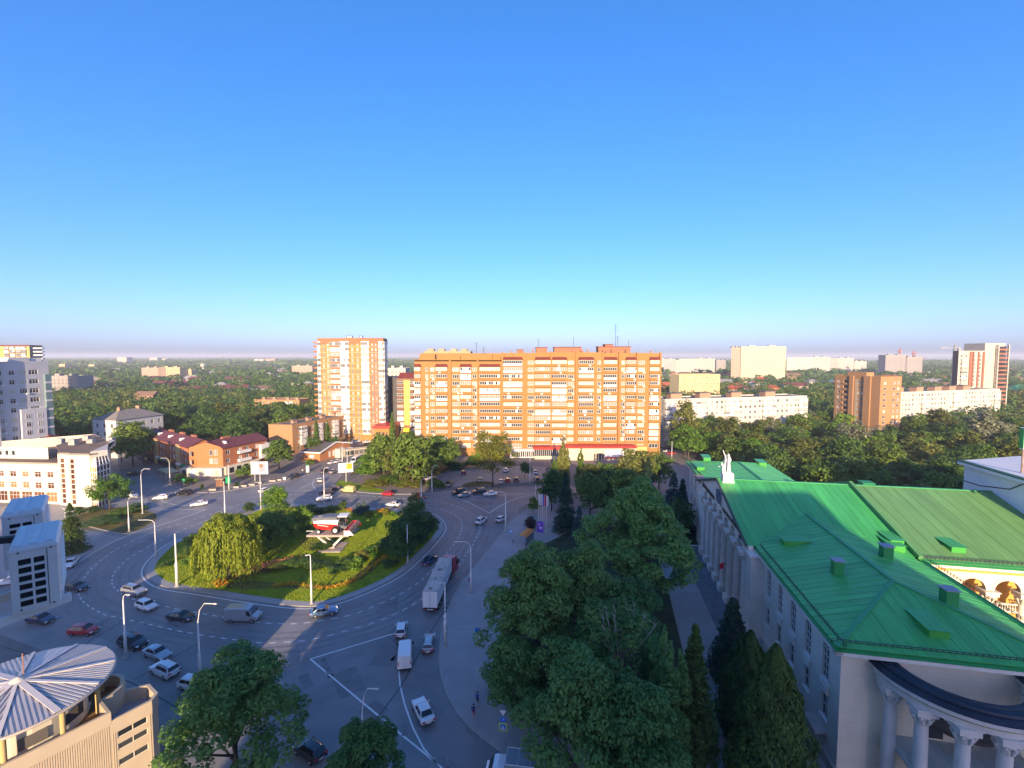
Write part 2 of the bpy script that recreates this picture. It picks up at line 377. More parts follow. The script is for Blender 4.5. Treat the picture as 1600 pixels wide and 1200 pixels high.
nwk = smooth(g([(232, 737), (262, 755), (280, 764), (312, 770), (350, 768), (390, 761), (450, 751), (500, 735), (530, 718), (548, 708)]), 4) + [(-74, 232), (-190, 240), (-178, 212)]
slab('northwest_pavement', nwk, M('warm_pavement', (.2, .17, .15), .9, .15, .2))
nk = smooth(g([(553, 716), (540, 735), (528, 748), (522, 758), (535, 764), (560, 769), (600, 772), (660, 772), (720, 766), (780, 762), (850, 757.5)]), 4) + [(40, 150), (60, 190), (-10, 215), (-62, 232)]
slab('north_pavement', nk, M('north_pavement_asphalt', (.19, .165, .15), .9, .15, .2))
flat('north_verge', smooth(g([(524, 757), (535, 751), (560, 757), (600, 766), (590, 770), (555, 766), (534, 761)]), 4, True), .15, LAWN)
flat('north_green', smooth(g([(545, 745), (560, 741), (600, 747), (640, 758), (668, 756), (672, 748), (700, 735), (705, 722), (640, 718), (575, 724)]), 4, True), .16, DRY)
flat('north_car_park', g([(678, 764), (690, 748), (715, 728), (760, 728), (852, 730), (855, 752), (790, 756), (735, 759)]), .15, PARK)
flat('car_park_verge', smooth(g([(722, 761), (730, 755), (752, 752.5), (770, 754), (768, 757.5), (742, 760.5)]), 4, True), .165, DRY)
slab('west_verge', smooth(g([(104, 812), (150, 826), (200, 834), (238, 818), (247, 809), (240, 801), (200, 793), (168, 795), (120, 806)]), 4, True), DRY)
flat('west_pavement', g([(-90, 850), (-60, 795), (60, 788), (160, 788), (230, 779), (232, 786), (170, 797), (120, 808), (100, 815), (140, 830), (195, 841), (150, 858), (100, 885), (60, 905), (-60, 900)]), .028, PAVE)
flat('parking_lot', g([(-160, 985), (-40, 965), (60, 968), (110, 985), (190, 1008), (262, 1040), (330, 1085), (380, 1125), (420, 1250), (150, 1250), (-160, 1250)]), .03, PARK)
flat('old_yard', g([(-160, 990), (0, 992), (90, 1025), (170, 1062), (240, 1108), (300, 1250), (-160, 1250)]), .036, M('old_yard_asphalt', (.17, .158, .142), .7, .35, .12, .3))
flat('south_lot', g([(400, 1150), (455, 1138), (560, 1250), (380, 1250)]), .03, PARK)

# island planting beds (flat soil; the plants follow with the trees)
def blob(pix, z, mat, name): return flat(name, smooth(g(pix), 4, True), z, mat)
blob([(350, 918), (380, 908), (450, 914), (505, 916), (545, 905), (575, 882), (600, 868), (596, 880), (570, 903), (540, 916), (495, 922), (440, 920), (390, 922)], .185, SOIL, 'flowerbed')
blob([(345, 905), (370, 897), (420, 880), (455, 878), (440, 890), (400, 900), (380, 907)], .185, SOIL, 'rose_bed')
blob([(468, 850), (480, 840), (510, 842), (516, 852), (500, 862), (478, 860)], .185, SOIL, 'pedestal_bed')
# ------------------------------------------------------------------ facade helpers
def wall_grid(mb, A, B, z0, z1, rects=(), depth=.15, m=0):
    A, B = Vector(A[:2]), Vector(B[:2]); L = (B - A).length; d = (B - A) / L; n = Vector((d.y, -d.x))
    us = sorted({0., L} | {round(max(0, min(L, x)), 4) for r in rects for x in r[:2]}); vs = sorted({z0, z1} | {round(max(z0, min(z1, x)), 4) for r in rects for x in r[2:4]})
    op = set()
    for r in rects:
        for i in range(len(us) - 1):
            if r[0] - 1e-3 <= us[i] and us[i + 1] <= r[1] + 1e-3:
                for j in range(len(vs) - 1):
                    if r[2] - 1e-3 <= vs[j] and vs[j + 1] <= r[3] + 1e-3: op.add((i, j))
    def P(u, v, o=0): q = A + d * u - n * o; return (q.x, q.y, v)
    for j in range(len(vs) - 1):
        i = 0
        while i < len(us) - 1:
            if (i, j) in op: i += 1; continue
            k = i
            while k < len(us) - 1 and (k, j) not in op: k += 1
            mb.poly([P(us[i], vs[j]), P(us[k], vs[j]), P(us[k], vs[j + 1]), P(us[i], vs[j + 1])], m); i = k
    for (a, b, c, e) in [r[:4] for r in rects]:
        mb.poly([P(a, c), P(b, c), P(b, c, depth), P(a, c, depth)], m); mb.poly([P(a, e, depth), P(b, e, depth), P(b, e), P(a, e)], m)
        mb.poly([P(a, c), P(a, c, depth), P(a, e, depth), P(a, e)], m); mb.poly([P(b, c, depth), P(b, c), P(b, e), P(b, e, depth)], m)
WC = {}
def wmesh(w, h, nx=2, tr=0., sill=0., fw=.08, frame=None, gl=None):
    key = (round(w, 2), round(h, 2), nx, tr, sill, fw, frame, gl)
    if key in WC: return WC[key]
    mb = MB(); a = w / 2
    mb.box(-a, -.04, 0, -a + fw, .05, h).box(a - fw, -.04, 0, a, .05, h).box(-a + fw, -.04, 0, a - fw, .05, fw).box(-a + fw, -.04, h - fw, a - fw, .05, h)
    for i in range(1, nx): x = -a + w * i / nx; mb.box(x - fw / 2, -.03, fw, x + fw / 2, .04, h - fw)
    if tr: mb.box(-a + fw, -.028, h * tr - fw / 2, a - fw, .038, h * tr + fw / 2)
    if sill: mb.box(-a - .08, -sill - .12, -.07, a + .08, -.03, -.005)
    mb.poly([(-a, .02, 0), (a, .02, 0), (a, .02, h), (-a, .02, h)], 1)
    WC[key] = mb.mesh('window', [frame or WINF, gl or GLS]); return WC[key]
def frame_of(A, B):
    A, B = Vector(A[:2]), Vector(B[:2]); d = (B - A).normalized(); return A, d, Vector((d.y, -d.x)), math.atan2(d.y, d.x)
def win(root, A, B, u, v, w, h, name='window', off=.1, **k):
    A, d, n, rz = frame_of(A, B); q = A + d * u - n * off
    return new(name, wmesh(w, h, **k), root, (q.x, q.y, v), rz)
LG = {}
def loggia_mesh(w, h, p, nx, style, wall, par=1.0, kind=0):
    key = (round(w, 2), h, p, nx, style, wall.name, par)
    if key in LG: return LG[key]
    mb = MB(); a = w / 2; r = random.Random(hash(style) % 99 if isinstance(style, str) else style); top = h - .35
    pm = 0 if style % 3 else 1
    mb.box(-a, -p, 0, a, 0, par, pm).box(-a, -p, top, a, 0, h, 0)
    mb.box(-a - .04, -p - .05, par, a + .04, .0, par + .08, 1).box(-a - .04, -p - .05, top - .1, a + .04, 0, top - .005, 1)
    for i in range(nx + 1): x = -a + .05 + (w - .1) * i / nx; mb.box(x - .06, -p - .02, par + .08, x + .06, -p + .08, top - .1, 1)
    for i in range(nx):
        x0, x1 = -a + w * i / nx, -a + w * (i + 1) / nx; white = style in (3, 6) and r.random() < .6 or r.random() < .1
        mb.poly([(x0, -p + .03, par), (x1, -p + .03, par), (x1, -p + .03, top), (x0, -p + .03, top)], 1 if white else 2)
    for sx in (-1, 1): mb.poly([(sx * a * .995, -p, par), (sx * a * .995, 0, par), (sx * a * .995, 0, top), (sx * a * .995, -p, top)][::sx], 2)
    LG[key] = mb.mesh('loggia', [wall, WINF, GLS]); return LG[key]
def loggia(root, A, B, u, v, w, h, p, nx, style, wall, par=1.0, name='loggia'):
    A, d, n, rz = frame_of(A, B); q = A + d * u
    return new(name, loggia_mesh(w, h, p, nx, style, wall, par), root, (q.x, q.y, v), rz)
acm = MB().box(-.42, -.38, 0, .42, -.04, .6).mesh('air_conditioner', M('ac_white', (.7, .7, .68), .5, .05))
def acbox(root, A, B, u, v):
    A, d, n, rz = frame_of(A, B); q = A + d * u; return new('air_conditioner', acm, root, (q.x, q.y, v), rz)
def shell(root, foot, z0, z1, mat, rects={}, depth=.15, roof=ROOFG, parapet=.6, name='wall', pmat=None):
    mb = MB(); n = len(foot)
    for i in range(n): wall_grid(mb, foot[i], foot[(i + 1) % n], z0, z1, rects.get(i, ()), depth)
    wl = mb.obj(name, mat, root)
    if roof:
        rp = MB().prism(offset(foot, .28), z1 - .4, z1 - .02); rp.obj('roof', roof, root)
    if parapet:
        p = MB(); i2 = offset(foot, .3); o2 = offset(foot, -.06)
        for i in range(n):
            j = (i + 1) % n; p.prism([o2[i], o2[j], i2[j], i2[i]], z1 - .1, z1 + parapet)
        p.obj('parapet', pmat or mat, root)
    return wl
def back_of(A, B, depth):
    A, d, n, rz = frame_of(A, B); B = Vector(B[:2]); return [tuple(A), tuple(B), tuple(B - n * depth), tuple(A - n * depth)]
def local(foot):                          # thing root at the first corner; footprint in its own coordinates
    o = foot[0]; return (o[0], o[1], 0), [(p[0] - o[0], p[1] - o[1]) for p in foot]
EXC = []                                  # footprints that trees keep clear of
def exc(foot, mg=2.):
    xs = [p[0] for p in foot]; ys = [p[1] for p in foot]; EXC.append((foot, mg, min(xs) - mg, max(xs) + mg, min(ys) - mg, max(ys) + mg))
def inside(p, poly):
    c = False; n = len(poly)
    for i in range(n):
        a, b = poly[i], poly[i - 1]
        if (a[1] > p[1]) != (b[1] > p[1]) and p[0] < (b[0] - a[0]) * (p[1] - a[1]) / (b[1] - a[1]) + a[0]: c = not c
    return c
def dseg(p, a, b):
    a, b, p = Vector(a), Vector(b), Vector(p); t = max(0, min(1, (p - a).dot(b - a) / max(1e-9, (b - a).length_squared))); return (a + (b - a) * t - p).length
def free(p, r=2.):
    for foot, mg, x0, x1, y0, y1 in EXC:
        if x0 - r < p[0] < x1 + r and y0 - r < p[1] < y1 + r:
            if inside(p, foot) or min(dseg(p, foot[i], foot[i - 1]) for i in range(len(foot))) < r + mg: return False
    return True

# ------------------------------------------------------------------ long orange brick apartment block
OR = brick('orange_brick', (.336, .168, .049), (.294, .139, .04), (.336, .21, .092))
ORD = brick('red_brown_brick', (.33, .12, .055), (.27, .1, .05), (.36, .25, .18))
DKRED = M('dark_red_metal', (.16, .035, .028), .6, .15, .3)
K = .2835
def BX(px): return (px - 800) * K
Y0 = 200.5
foot = [(BX(650), Y0), (BX(784), Y0), (BX(784), Y0 - 1.2), (BX(836), Y0 - 1.2), (BX(836), Y0 - 2), (BX(937), Y0 - 2), (BX(937), Y0 - .9), (BX(1027), Y0 - .9), (BX(1027), Y0 + 16), (BX(650), Y0 + 16)]
exc(foot, 4)
loc, ft = local(foot); ox, oy = loc[0], loc[1]
blk = T('apartment_block', 'long orange brick apartment block of thirteen storeys with white glazed balconies', 'apartment block', loc)
zr = [41.1 - 3.035 * k for k in range(13)]
# (edge, px centre, width px, kind) ; edges 0,2,4,6 are the four front planes
spec = [(0, 655, 9, 'l', 1), (0, 669, 4, 'w', 1), (0, 677.5, 6.5, 'w', 1), (0, 692, 17, 'l', 1), (0, 713.5, 10.5, 'w', 1), (0, 729, 16.5, 'l', 1), (0, 742.5, 6.5, 'w', 1), (0, 766, 31, 'l', 1),
        (2, 800.5, 30, 'l', 0), (2, 829, 9.5, 'w', 0), (4, 847, 23, 'l', 0), (4, 871.5, 22.5, 'l', 0), (4, 889.5, 9, 'w', 0), (4, 912.5, 22.5, 'l', 0), (4, 932.5, 5.5, 'w', 0),
        (6, 949.5, 20.5, 'l', 0), (6, 970, 5.5, 'w', 0), (6, 982, 15.5, 'l', 0), (6, 998, 10, 'w', 0), (6, 1018, 15.5, 'l', 0)]
rects = {0: [], 2: [], 4: [], 6: []}; todo = []
for e, cx, wp, kind, k0 in spec:
    x0 = foot[e][0]; u = BX(cx) - x0; wd = wp * K
    for k in range(k0, 14):
        z = 41.1 - 3.035 * k
        if kind == 'w' and k < 13:
            rects[e].append((u - wd / 2, u + wd / 2, z - .8, z + .8)); todo.append(('w', e, u, z - .8, wd, 1.6))
        elif kind == 'l' and k < 12: todo.append(('l', e, u, z - 1.45, wd, 2.72))
        elif k == 12: rects[e].append((u - wd / 2 + .3, u + wd / 2 - .3, z - .9, z + 1.0)); todo.append(('w', e, u, z - .9, wd - .6, 1.9))
zt = {0: 42.4, 2: 45.2, 4: 45.5, 6: 45.2}
mb = MB()
for i in range(len(ft)):
    zz = zt.get(i, 45.2 if i not in (9,) else 42.4)
    wall_grid(mb, ft[i], ft[(i + 1) % len(ft)], 0, zz, rects.get(i, ()), .15)
mb.obj('wall', OR, blk)
MB().prism([ft[0], ft[1], (ft[1][0], 15.9), (ft[9][0], 15.9)], 41.6, 42.1).obj('roof', ROOFG, blk)
MB().prism([(ft[2][0] + .2, 1), (ft[7][0] - .2, 1), (ft[7][0] - .2, 15.8), (ft[2][0] + .2, 15.8)], 44.2, 44.6).obj('roof', ROOFG, blk)
nwin = 0
for kind, e, u, z, wd, h in todo:
    A, B = ft[e], ft[e + 1]
    if kind == 'w':
        win(blk, A, B, u, z, wd, h, nx=2 if wd < 2.2 else 3 if wd < 4.5 else 6, fw=.12)
        if R.random() < .3: acbox(blk, A, B, u + wd / 2 - .3, z - .8)
    else:
        st = R.choice((0, 0, 1, 1, 2, 2, 4, 5, 7, 8, 3, 6, 10, 11, 13))
        loggia(blk, A, B, u, z, wd, h, .75, max(3, round(wd / .95)), st, OR)
        if R.random() < .3: acbox(blk, (A[0], A[1] - .75), (B[0], B[1] - .75), u + R.uniform(-.4, .4) * wd, z - .1)
lr = MB()
for e, cx, wp, kind, k0 in spec:
    if kind != 'l': continue
    u = BX(cx) - foot[e][0] + ft[e][0]; y = ft[e][1]; a = wp * K / 2 + .3; z = 41.1 - 3.035 * k0 + 1.27
    rf = MB(); rf.poly([(u - a, y - 1.1, z), (u + a, y - 1.1, z), (u + a * .9, y - .02, z + 1.15), (u - a * .9, y - .02, z + 1.15)]).poly([(u - a, y - 1.1, z), (u - a * .9, y - .02, z + 1.15), (u - a, y - .02, z)]).poly([(u + a, y - 1.1, z), (u + a, y - .02, z), (u + a * .9, y - .02, z + 1.15)]).poly([(u - a, y - .02, z), (u + a, y - .02, z), (u + a, y - 1.1, z), (u - a, y - 1.1, z)])
    rf.obj('loggia_roof', DKRED, blk)
for x0, x1, y0, y1, z1 in ((658, 682, 0, 4, 44.6), (716, 721, 0, 3, 43.6), (745, 770, .5, 5, 44.9), (752, 768, .2, 5, 44.3), (771, 782, .5, 6, 43.4)):
    MB().prism([(BX(x0) - ox, y0 + .02), (BX(x1) - ox, y0 + .02), (BX(x1) - ox, y1), (BX(x0) - ox, y1)], 42.1, z1).obj('roof_gable', OR, blk)
for x0, x1, z1, y0 in ((808, 818, 46.6, 6), (838, 855, 47.6, 5), (866, 908, 47.7, 4), (934, 984, 47.9, 3), (945, 957, 48.9, 3.4)):
    MB().box(BX(x0) - ox, y0, 44.5, BX(x1) - ox, y0 + 5, z1).obj('lift_housing', ORD, blk); MB().box(BX(x0) - ox - .3, y0 - .3, z1, BX(x1) - ox + .3, y0 + 5.3, z1 + .25).obj('housing_roof', DKRED, blk)
for px, zb, zt_, nn in ((963, 48, 58, 3), (966.5, 48, 53, 2), (897, 47.7, 52.5, 0), (842, 47.6, 51.5, 2), (984, 45, 51, 0), (744, 44, 50, 2), (755, 44, 48, 2)):
    an = MB().tube([(BX(px) - ox, 6, zb - .3), (BX(px) - ox, 6, zt_)], .09, 5)
    for i in range(nn): an.bar((BX(px) - ox - .9, 6, zt_ - .5 - i * 1.1), (BX(px) - ox + .9, 6, zt_ - .5 - i * 1.1), .07)
    an.obj('roof_antenna', DARKM, blk)
for e, px in ((0, 705.5), (0, 747.5), (2, 785.5), (2, 818), (4, 859.5), (4, 897.5), (6, 938.5), (6, 963.5), (6, 990.5), (6, 1026)):
    y = ft[e][1]; MB().box(BX(px) - ox - .35, y - .95, 0, BX(px) - ox + .35, y - .0, zt[e] + .3).obj('brick_pier', OR, blk)
for i in range(14):
    x = BX(R.uniform(790, 1020)) - ox; MB().box(x, 1, 45, x + .5, 1.5, R.uniform(46, 47)).obj('vent_stack', ORD, blk)
# ground floor shops
CREAM = M('cream_panel', (.588, .504, .353), .7, .08, .3); REDF = M('red_fascia', (.5, .035, .03), .5, .08, .4)
def boxpart(name, mat, px0, px1, y0, y1, z0, z1, root=blk): return MB().box(BX(px0) - ox, y0, z0, BX(px1) - ox, y1, z1).obj(name, mat, root)
boxpart('shop_annex', CREAM, 880, 985, -9, -2.3, 0, 5.2); boxpart('red_fascia', REDF, 879.5, 985.5, -9.15, -2.35, 5.2, 5.9); boxpart('white_sign_panel', WHITE, 938, 973, -9.22, -9.02, 1.6, 4.7); boxpart('red_band', REDF, 938, 973, -9.24, -9.02, .9, 1.55)
boxpart('yellow_shop_corner', M('yellow_panel', (.72, .5, .16), .7, .08), 985.5, 1004, -5, -1.1, 0, 5)
boxpart('glazed_shopfront', GLD, 833, 876, -7, -2.1, 1.5, 4.4); boxpart('red_awning', REDF, 832, 877, -7.6, -2.05, 4.4, 5.2); boxpart('shop_base', CREAM, 834, 875.5, -6.9, -2.1, 0, 1.48)
boxpart('white_shopfront', WHITE, 797, 834, -4, -1.3, 0, 3.6); boxpart('pale_entrance', WHITE, 757, 775, -3, -.1, 0, 4); boxpart('entrance_canopy', WHITE, 758, 790, -4.5, -3.02, 3.4, 3.8)
for i in range(12): boxpart('shop_window', GLD, 799 + i * 2.9, 801.2 + i * 2.9, -4.06, -3.99, .5, 3.0)
for i in range(4): boxpart('shop_window', GLD, 921 + i * 4, 924 + i * 4, -9.08, -8.99, .4, 3.0)
for i in range(15): boxpart('shopfront_mullion', WINF, 833 + i * 3, 833.5 + i * 3, -7.08, -6.99, 1.5, 4.4)
# the beige block seen over its roof
ft2 = [(xat(662, 300, 46), 300), (xat(735, 300, 46), 300), (xat(735, 300, 46), 316), (xat(662, 300, 46), 316)]; exc(ft2)
BEIGE = M('beige_wall', (.42, .302, .168), .85, .12, .1)
b2 = T('apartment_block', 'beige apartment block whose top floors show over the orange block roof', 'apartment block', (ft2[0][0], 300, 0)); loc, lf = local(ft2)
rc = []
for k in range(14):
    for i in range(15): rc.append((.9 + i * 2.0, 2.1 + i * 2.0, 4 + k * 3, 5.6 + k * 3))
shell(b2, lf, 0, 46.4, BEIGE, {0: rc})
for r in rc[-60:]: win(b2, lf[0], lf[1], (r[0] + r[1]) / 2, r[2], 1.2, 1.6, gl=GLD)
for x in (2, 9, 17, 24): MB().box(x, 3, 46.4, x + 4, 8, 48.6).obj('lift_housing', BEIGE, b2)

# ------------------------------------------------------------------ eighteen storey tower with white glazed stacks
TB = brick('amber_brick', (.37, .189, .05), (.328, .16, .044), (.37, .227, .092)); TBD = brick('rust_brick', (.353, .126, .05), (.302, .109, .042), (.336, .227, .143))
Yt = 236.
def TX(px, Y=Yt): return xat(px, Y, 25)
pts = [(497, 238), (566, 234.5), (566, 234), (580, 232.5), (597, 235), (606, 243)]
foot = [(TX(498, 237), 237), (TX(566, 234), 234), (TX(566, 233), 233), (TX(579.5, 232.5), 232.5), (TX(600, 235), 235), (TX(606, 246), 246), (TX(606, 256), 256), (TX(510, 258), 258)]
exc(foot, 4); loc, ft = local(foot)
tw = T('apartment_tower', 'tall slim amber brick tower block with white banded floors and glazed balcony stacks', 'tower block', loc)
fl = [4.6 + 2.78 * k for k in range(17)]
def upx(e, px):                           # distance along edge e at pixel column px
    A, B = Vector(foot[e]), Vector(foot[e + 1])
    t = min(max((px - (800 + A.x / A.y * F * .993)) / ((800 + B.x / B.y * F * .993) - (800 + A.x / A.y * F * .993)), 0), 1); return (B - A).length * t
rects = {}; wl = []
for e, cx, wpx in ((0, 508.5, 3), (0, 515, 3), (0, 553, 3), (0, 561, 3), (3, 583.5, 2.6), (3, 589, 2.6)):
    u = upx(e, cx); wd = wpx * .33
    for z in fl + [1.2]:
        rects.setdefault(e, []).append((u - wd / 2, u + wd / 2, z + .1, z + 1.6)); wl.append((e, u, z + .1, wd))
mb = MB()
for i in range(len(ft)): wall_grid(mb, ft[i], ft[(i + 1) % len(ft)], 0, 51.8, rects.get(i, ()), .12, 1 if i in (3, 4) else 0)
mb.obj('wall', [TB, TBD], tw)
MB().prism(offset(ft, .3), 51.0, 51.7).obj('roof', ROOFG, tw)
MB().prism(offset(ft, -.35), 50.3, 53.0, top=offset(ft, -.05)).obj('cornice', TBD, tw)
for e, u, z, wd in wl: win(tw, ft[e], ft[e + 1], u, z, wd, 1.5, off=.06)
for z in fl: MB().prism(offset(ft, -.1), z - .62, z - .44).obj('white_floor_band', CREAM, tw)
for e, p0, p1, nx in ((0, 519, 535, 8), (0, 535, 548, 7), (2, 567, 579, 7), (3, 593, 600, 4), (4, 600.5, 605.5, 3), (0, 499, 504, 2)):
    A, B = ft[e], ft[e + 1]; u0, u1 = upx(e, p0), upx(e, p1)
    for k, z in enumerate(fl):
        loggia(tw, A, B, (u0 + u1) / 2, z - .42, abs(u1 - u0), 2.75, .5, nx, R.choice((1, 2, 4, 5, 3, 7, 9)) if p0 != 535 else R.choice((3, 6, 9, 9, 12)), WINF if p0 != 519 else TBD, .7)
for k, z in enumerate(fl + [51]): MB().box(-2.6, .8, z - .5, 0.6, 5, z + .35).obj('balcony', TBD, tw)
for px in (541, 537, 557): MB().lathe([(.01, 0), (1.1, 0), (1.1, 2.2), (.9, 2.5), (.01, 2.5)], 12, (TX(px, 238) - loc[0] + 2, 4, 52.0)).obj('steel_vent', M('bright_steel', (.5, .5, .5), .3, .05, metal=.8), tw, smooth=True)
for px0, px1, y0, y1, z in ((585, 612, -14, -2.2, 9),):
    MB().box(TX(584, 224) - loc[0], -14, 0, TX(613, 224) - loc[0], -1, 8.6).obj('annex', TB, tw); MB().box(TX(584, 224) - loc[0] - .5, -14.5, 8.6, TX(613, 224) - loc[0] + .5, -1, 9.8).obj('red_annex_roof', REDF, tw)
    for i in range(6):
        for z in (2, 5.3): MB().box(TX(584, 224) - loc[0] + 1 + i * 1.6, -14.06, z, TX(584, 224) - loc[0] + 1.9 + i * 1.6, -13.98, z + 1.5).obj('annex_window', GLD, tw)
# narrow yellow block between tower and long block
A = (xat(621, 238, 15), 238); B = (xat(652, 238, 15), 238); foot = back_of(A, B, 26); foot[3] = (xat(606, 262, 15), 262); exc(foot, 3); loc, ft = local(foot)
YEL = M('yellow_plaster', (.571, .395, .118), .85, .08, .3); BRN = M('brown_panel', (.2, .12, .08), .8, .15, .4); GREYW = M('grey_and_shaded_wall', (.2, .19, .185), .9, .12, .2)
nb = T('apartment_block', 'narrow yellow fronted block with brown balconies beside the tall tower', 'apartment block', loc)
mb = MB()
for i in range(4): wall_grid(mb, ft[i], ft[(i + 1) % 4], 0, 32.5, (), .1, 1 if i == 3 else 0)  # left flank grey: the tower's shadow is put into its colour
mb.obj('wall', [BRN, GREYW], nb); MB().prism(offset(ft, .3), 32.2, 32.6).obj('roof', ROOFG, nb)
W = ft[1][0]
MB().box(W * .34, -.5, 8, W * .66, -.02, 31.5).obj('yellow_panel', YEL, nb)
MB().prism([(W * .05, -.8), (W * 1.0, -.8), (W, 4), (W * .05, 4)], 32.55, 35.2, top=[(W * .1, 2.5), (W * .95, 2.5), (W * .95, 4), (W * .1, 4)]).obj('red_mansard_roof', DKRED, nb)
for k in range(9):
    for u, wd in ((W * .17, W * .3), (W * .76, W * .2), (W * .92, W * .18)): loggia(nb, ft[0], ft[1], u, 4.2 + k * 3.05, wd, 2.6, .9, 3, 1 if R.random() < .7 else 3, BRN)
MB().box(W * .35, -3, 3.2, W * .7, -.05, 6.8).obj('yellow_canopy', M('yellow_sign', (.8, .55, .03), .6, .05), nb)

# ------------------------------------------------------------------ general slab blocks
PANEL = M('white_panel_wall', (.521, .487, .42), .85, .1, .25); SEAM = M('panel_seam', (.3, .29, .27), .9, 0)
def slabblock(name, label, A, B, depth, z1, wall, floors, z0, fh, bays, wsz=(1.5, 1.5), side=None, roof=ROOFG, parapet=.5, lmask=None, gl=None, cat='apartment block', frame=None, top=None, parts=True, seams=False):
    foot = back_of(A, B, depth); exc(foot, 3); loc, ft = local(foot); root = T(name, label, cat, loc)
    L = (Vector(ft[1]) - Vector(ft[0])).length; rc = []; lo = []
    for k in range(floors):
        for i in range(bays):
            u = L * (i + .5) / bays; z = z0 + fh * k
            if lmask and lmask(i, k): lo.append((u, z - .9))
            else: rc.append((u - wsz[0] / 2, u + wsz[0] / 2, z, z + wsz[1]))
    rects = {0: rc}; sr = []
    if side:
        e, nb_ = side; Ls = (Vector(ft[(e + 1) % 4]) - Vector(ft[e])).length
        sr = [(Ls * (i + .5) / nb_ - wsz[0] / 2, Ls * (i + .5) / nb_ + wsz[0] / 2, z0 + fh * k, z0 + fh * k + wsz[1]) for k in range(floors) for i in range(nb_)]
        rects[e] = sr
    shell(root, ft, 0, z1, wall, rects, .12, roof, parapet)
    for r in rc: win(root, ft[0], ft[1], (r[0] + r[1]) / 2, r[2], wsz[0], wsz[1], off=.06, gl=gl, frame=frame)
    for r in sr: win(root, ft[side[0]], ft[(side[0] + 1) % 4], (r[0] + r[1]) / 2, r[2], wsz[0], wsz[1], off=.06, gl=gl, frame=frame)
    for u, z in lo: loggia(root, ft[0], ft[1], u, z, L / bays * .94, fh * .93, .8, 4, R.choice((0, 1, 3, 6, 2)), wall)
    if seams:
        sb = MB()
        for k in range(floors + 1): sb.box(.02, -.03, z0 - .95 + fh * k, .02 + L, .0, z0 - .9 + fh * k)
        so = sb.obj('panel_joints', SEAM, root); so.rotation_euler = (0, 0, frame_of(A, B)[3])
    return root, ft, L
def huts(root, ft, L, us, z1, mat, wd=6., dp=4., h=2.6, rz=None):
    A, d, n, rz = frame_of(ft[0], ft[1])
    for u in us:
        q = A + d * u - n * 5; hb = MB().box(-wd / 2, -dp / 2, 0, wd / 2, dp / 2, h); o = hb.obj('stair_housing', mat, root, (q.x, q.y, z1 - .1), rz); MB().box(-wd / 2 - .4, -dp / 2 - .4, h, wd / 2 + .4, dp / 2 + .4, h + .3).obj('housing_roof', ROOFG, o)
HUTB = brick('hut_brick', (.4, .22, .14), (.34, .18, .12), (.4, .32, .25))
A = (xat(1039, 218, 23), 218); B = (xat(1261, 237, 23), 237)
r_, ft_, L_ = slabblock('panel_block', 'long white panel apartment block between the orange block and the brick tower', A, B, 13, 23.0, PANEL, 8, 1.9, 2.68, 30, (1.35, 1.45), (3, 3), lmask=lambda i, k: i in (0, 1, 5, 6, 7, 12, 13, 14, 20, 21, 22, 28, 29), seams=True)
huts(r_, ft_, L_, [8, 24, 42, 62], 23.2, HUTB)
for i, u in enumerate([12, 18, 30, 36, 50, 56, 70]): MB().tube([(0, 0, 0), (0, 0, 2.5)], .05, 4).obj('roof_antenna', DARKM, r_, (ft_[0][0] + u, 4 + u * .2, 23.2))
A = (xat(1398, 259, 23), 259); B = (xat(1562, 288, 23), 288)
r_, ft_, L_ = slabblock('panel_block', 'far white panel apartment block behind the brick tower at the right', A, B, 13, 23.0, PANEL, 7, 4.6, 2.68, 34, (1.35, 1.45), None, lmask=lambda i, k: i in (8, 9, 18, 19, 20, 32, 33), seams=True)
huts(r_, ft_, L_, [9, 26, 42, 55, 68], 23.2, HUTB)
# brick tower of flats, balconied side in shade
Cn = (179.5, 224.); Lx, Mx = 23.6, 13.6
P0 = (Cn[0] - .26 * Lx, Cn[1] + .97 * Lx); P1 = Cn; P2 = (Cn[0] + .97 * Mx, Cn[1] + .26 * Mx); P3 = (P2[0] - .26 * Lx, P2[1] + .97 * Lx)
foot = [P0, P1, P2, P3]; exc(foot, 3); loc, ft = local(foot)
bt = T('apartment_tower', 'brown brick tower block with open balconies standing among the trees at right', 'tower block', loc)
TAN = brick('tan_brick', (.386, .202, .084), (.336, .168, .071), (.353, .252, .168)); rects = {0: [], 1: []}
for k in range(10):
    z = 4.9 + 2.78 * k
    for u in (2.2, 12.8, 15): rects[0].append((u - .75, u + .75, z, z + 1.4))
    rects[0].append((4.6, 7.6, z - .85, z + 1.5))
    for u in (3, 9, 11.7): rects[1].append((u - .8, u + .8, z, z + 1.4))
shell(bt, ft, 0, 33.2, TAN, rects, .5, ROOFG, .7)
for e in (0, 1):
    for r in rects[e]:
        if r[1] - r[0] < 2: win(bt, ft[e], ft[e + 1], (r[0] + r[1]) / 2, r[2], r[1] - r[0], 1.4, off=.1)
        else:
            win(bt, ft[e], ft[e + 1], 6.1, r[2], 3, 2.3, off=.48, gl=GLD); A_, d_, n_, rz_ = frame_of(ft[0], ft[1]); q = A_ + d_ * 6.1 + n_ * .12
            MB().box(-1.7, -.12, 0, 1.7, .1, 1.0).obj('balcony_parapet', TAN, bt, (q.x, q.y, r[2] - .05), rz_)
for u, wd in ((9.3, 2.2), (17.5, 3.4)):
    A_, d_, n_, rz_ = frame_of(ft[0], ft[1]); q = A_ + d_ * u; MB().box(-wd / 2, -.6, 0, wd / 2, 0, 33.8).obj('pier', TAN, bt, (q.x, q.y, 0), rz_)
A_, d_, n_, rz_ = frame_of(ft[0], ft[1]); q = A_ + d_ * 11
lt = MB()
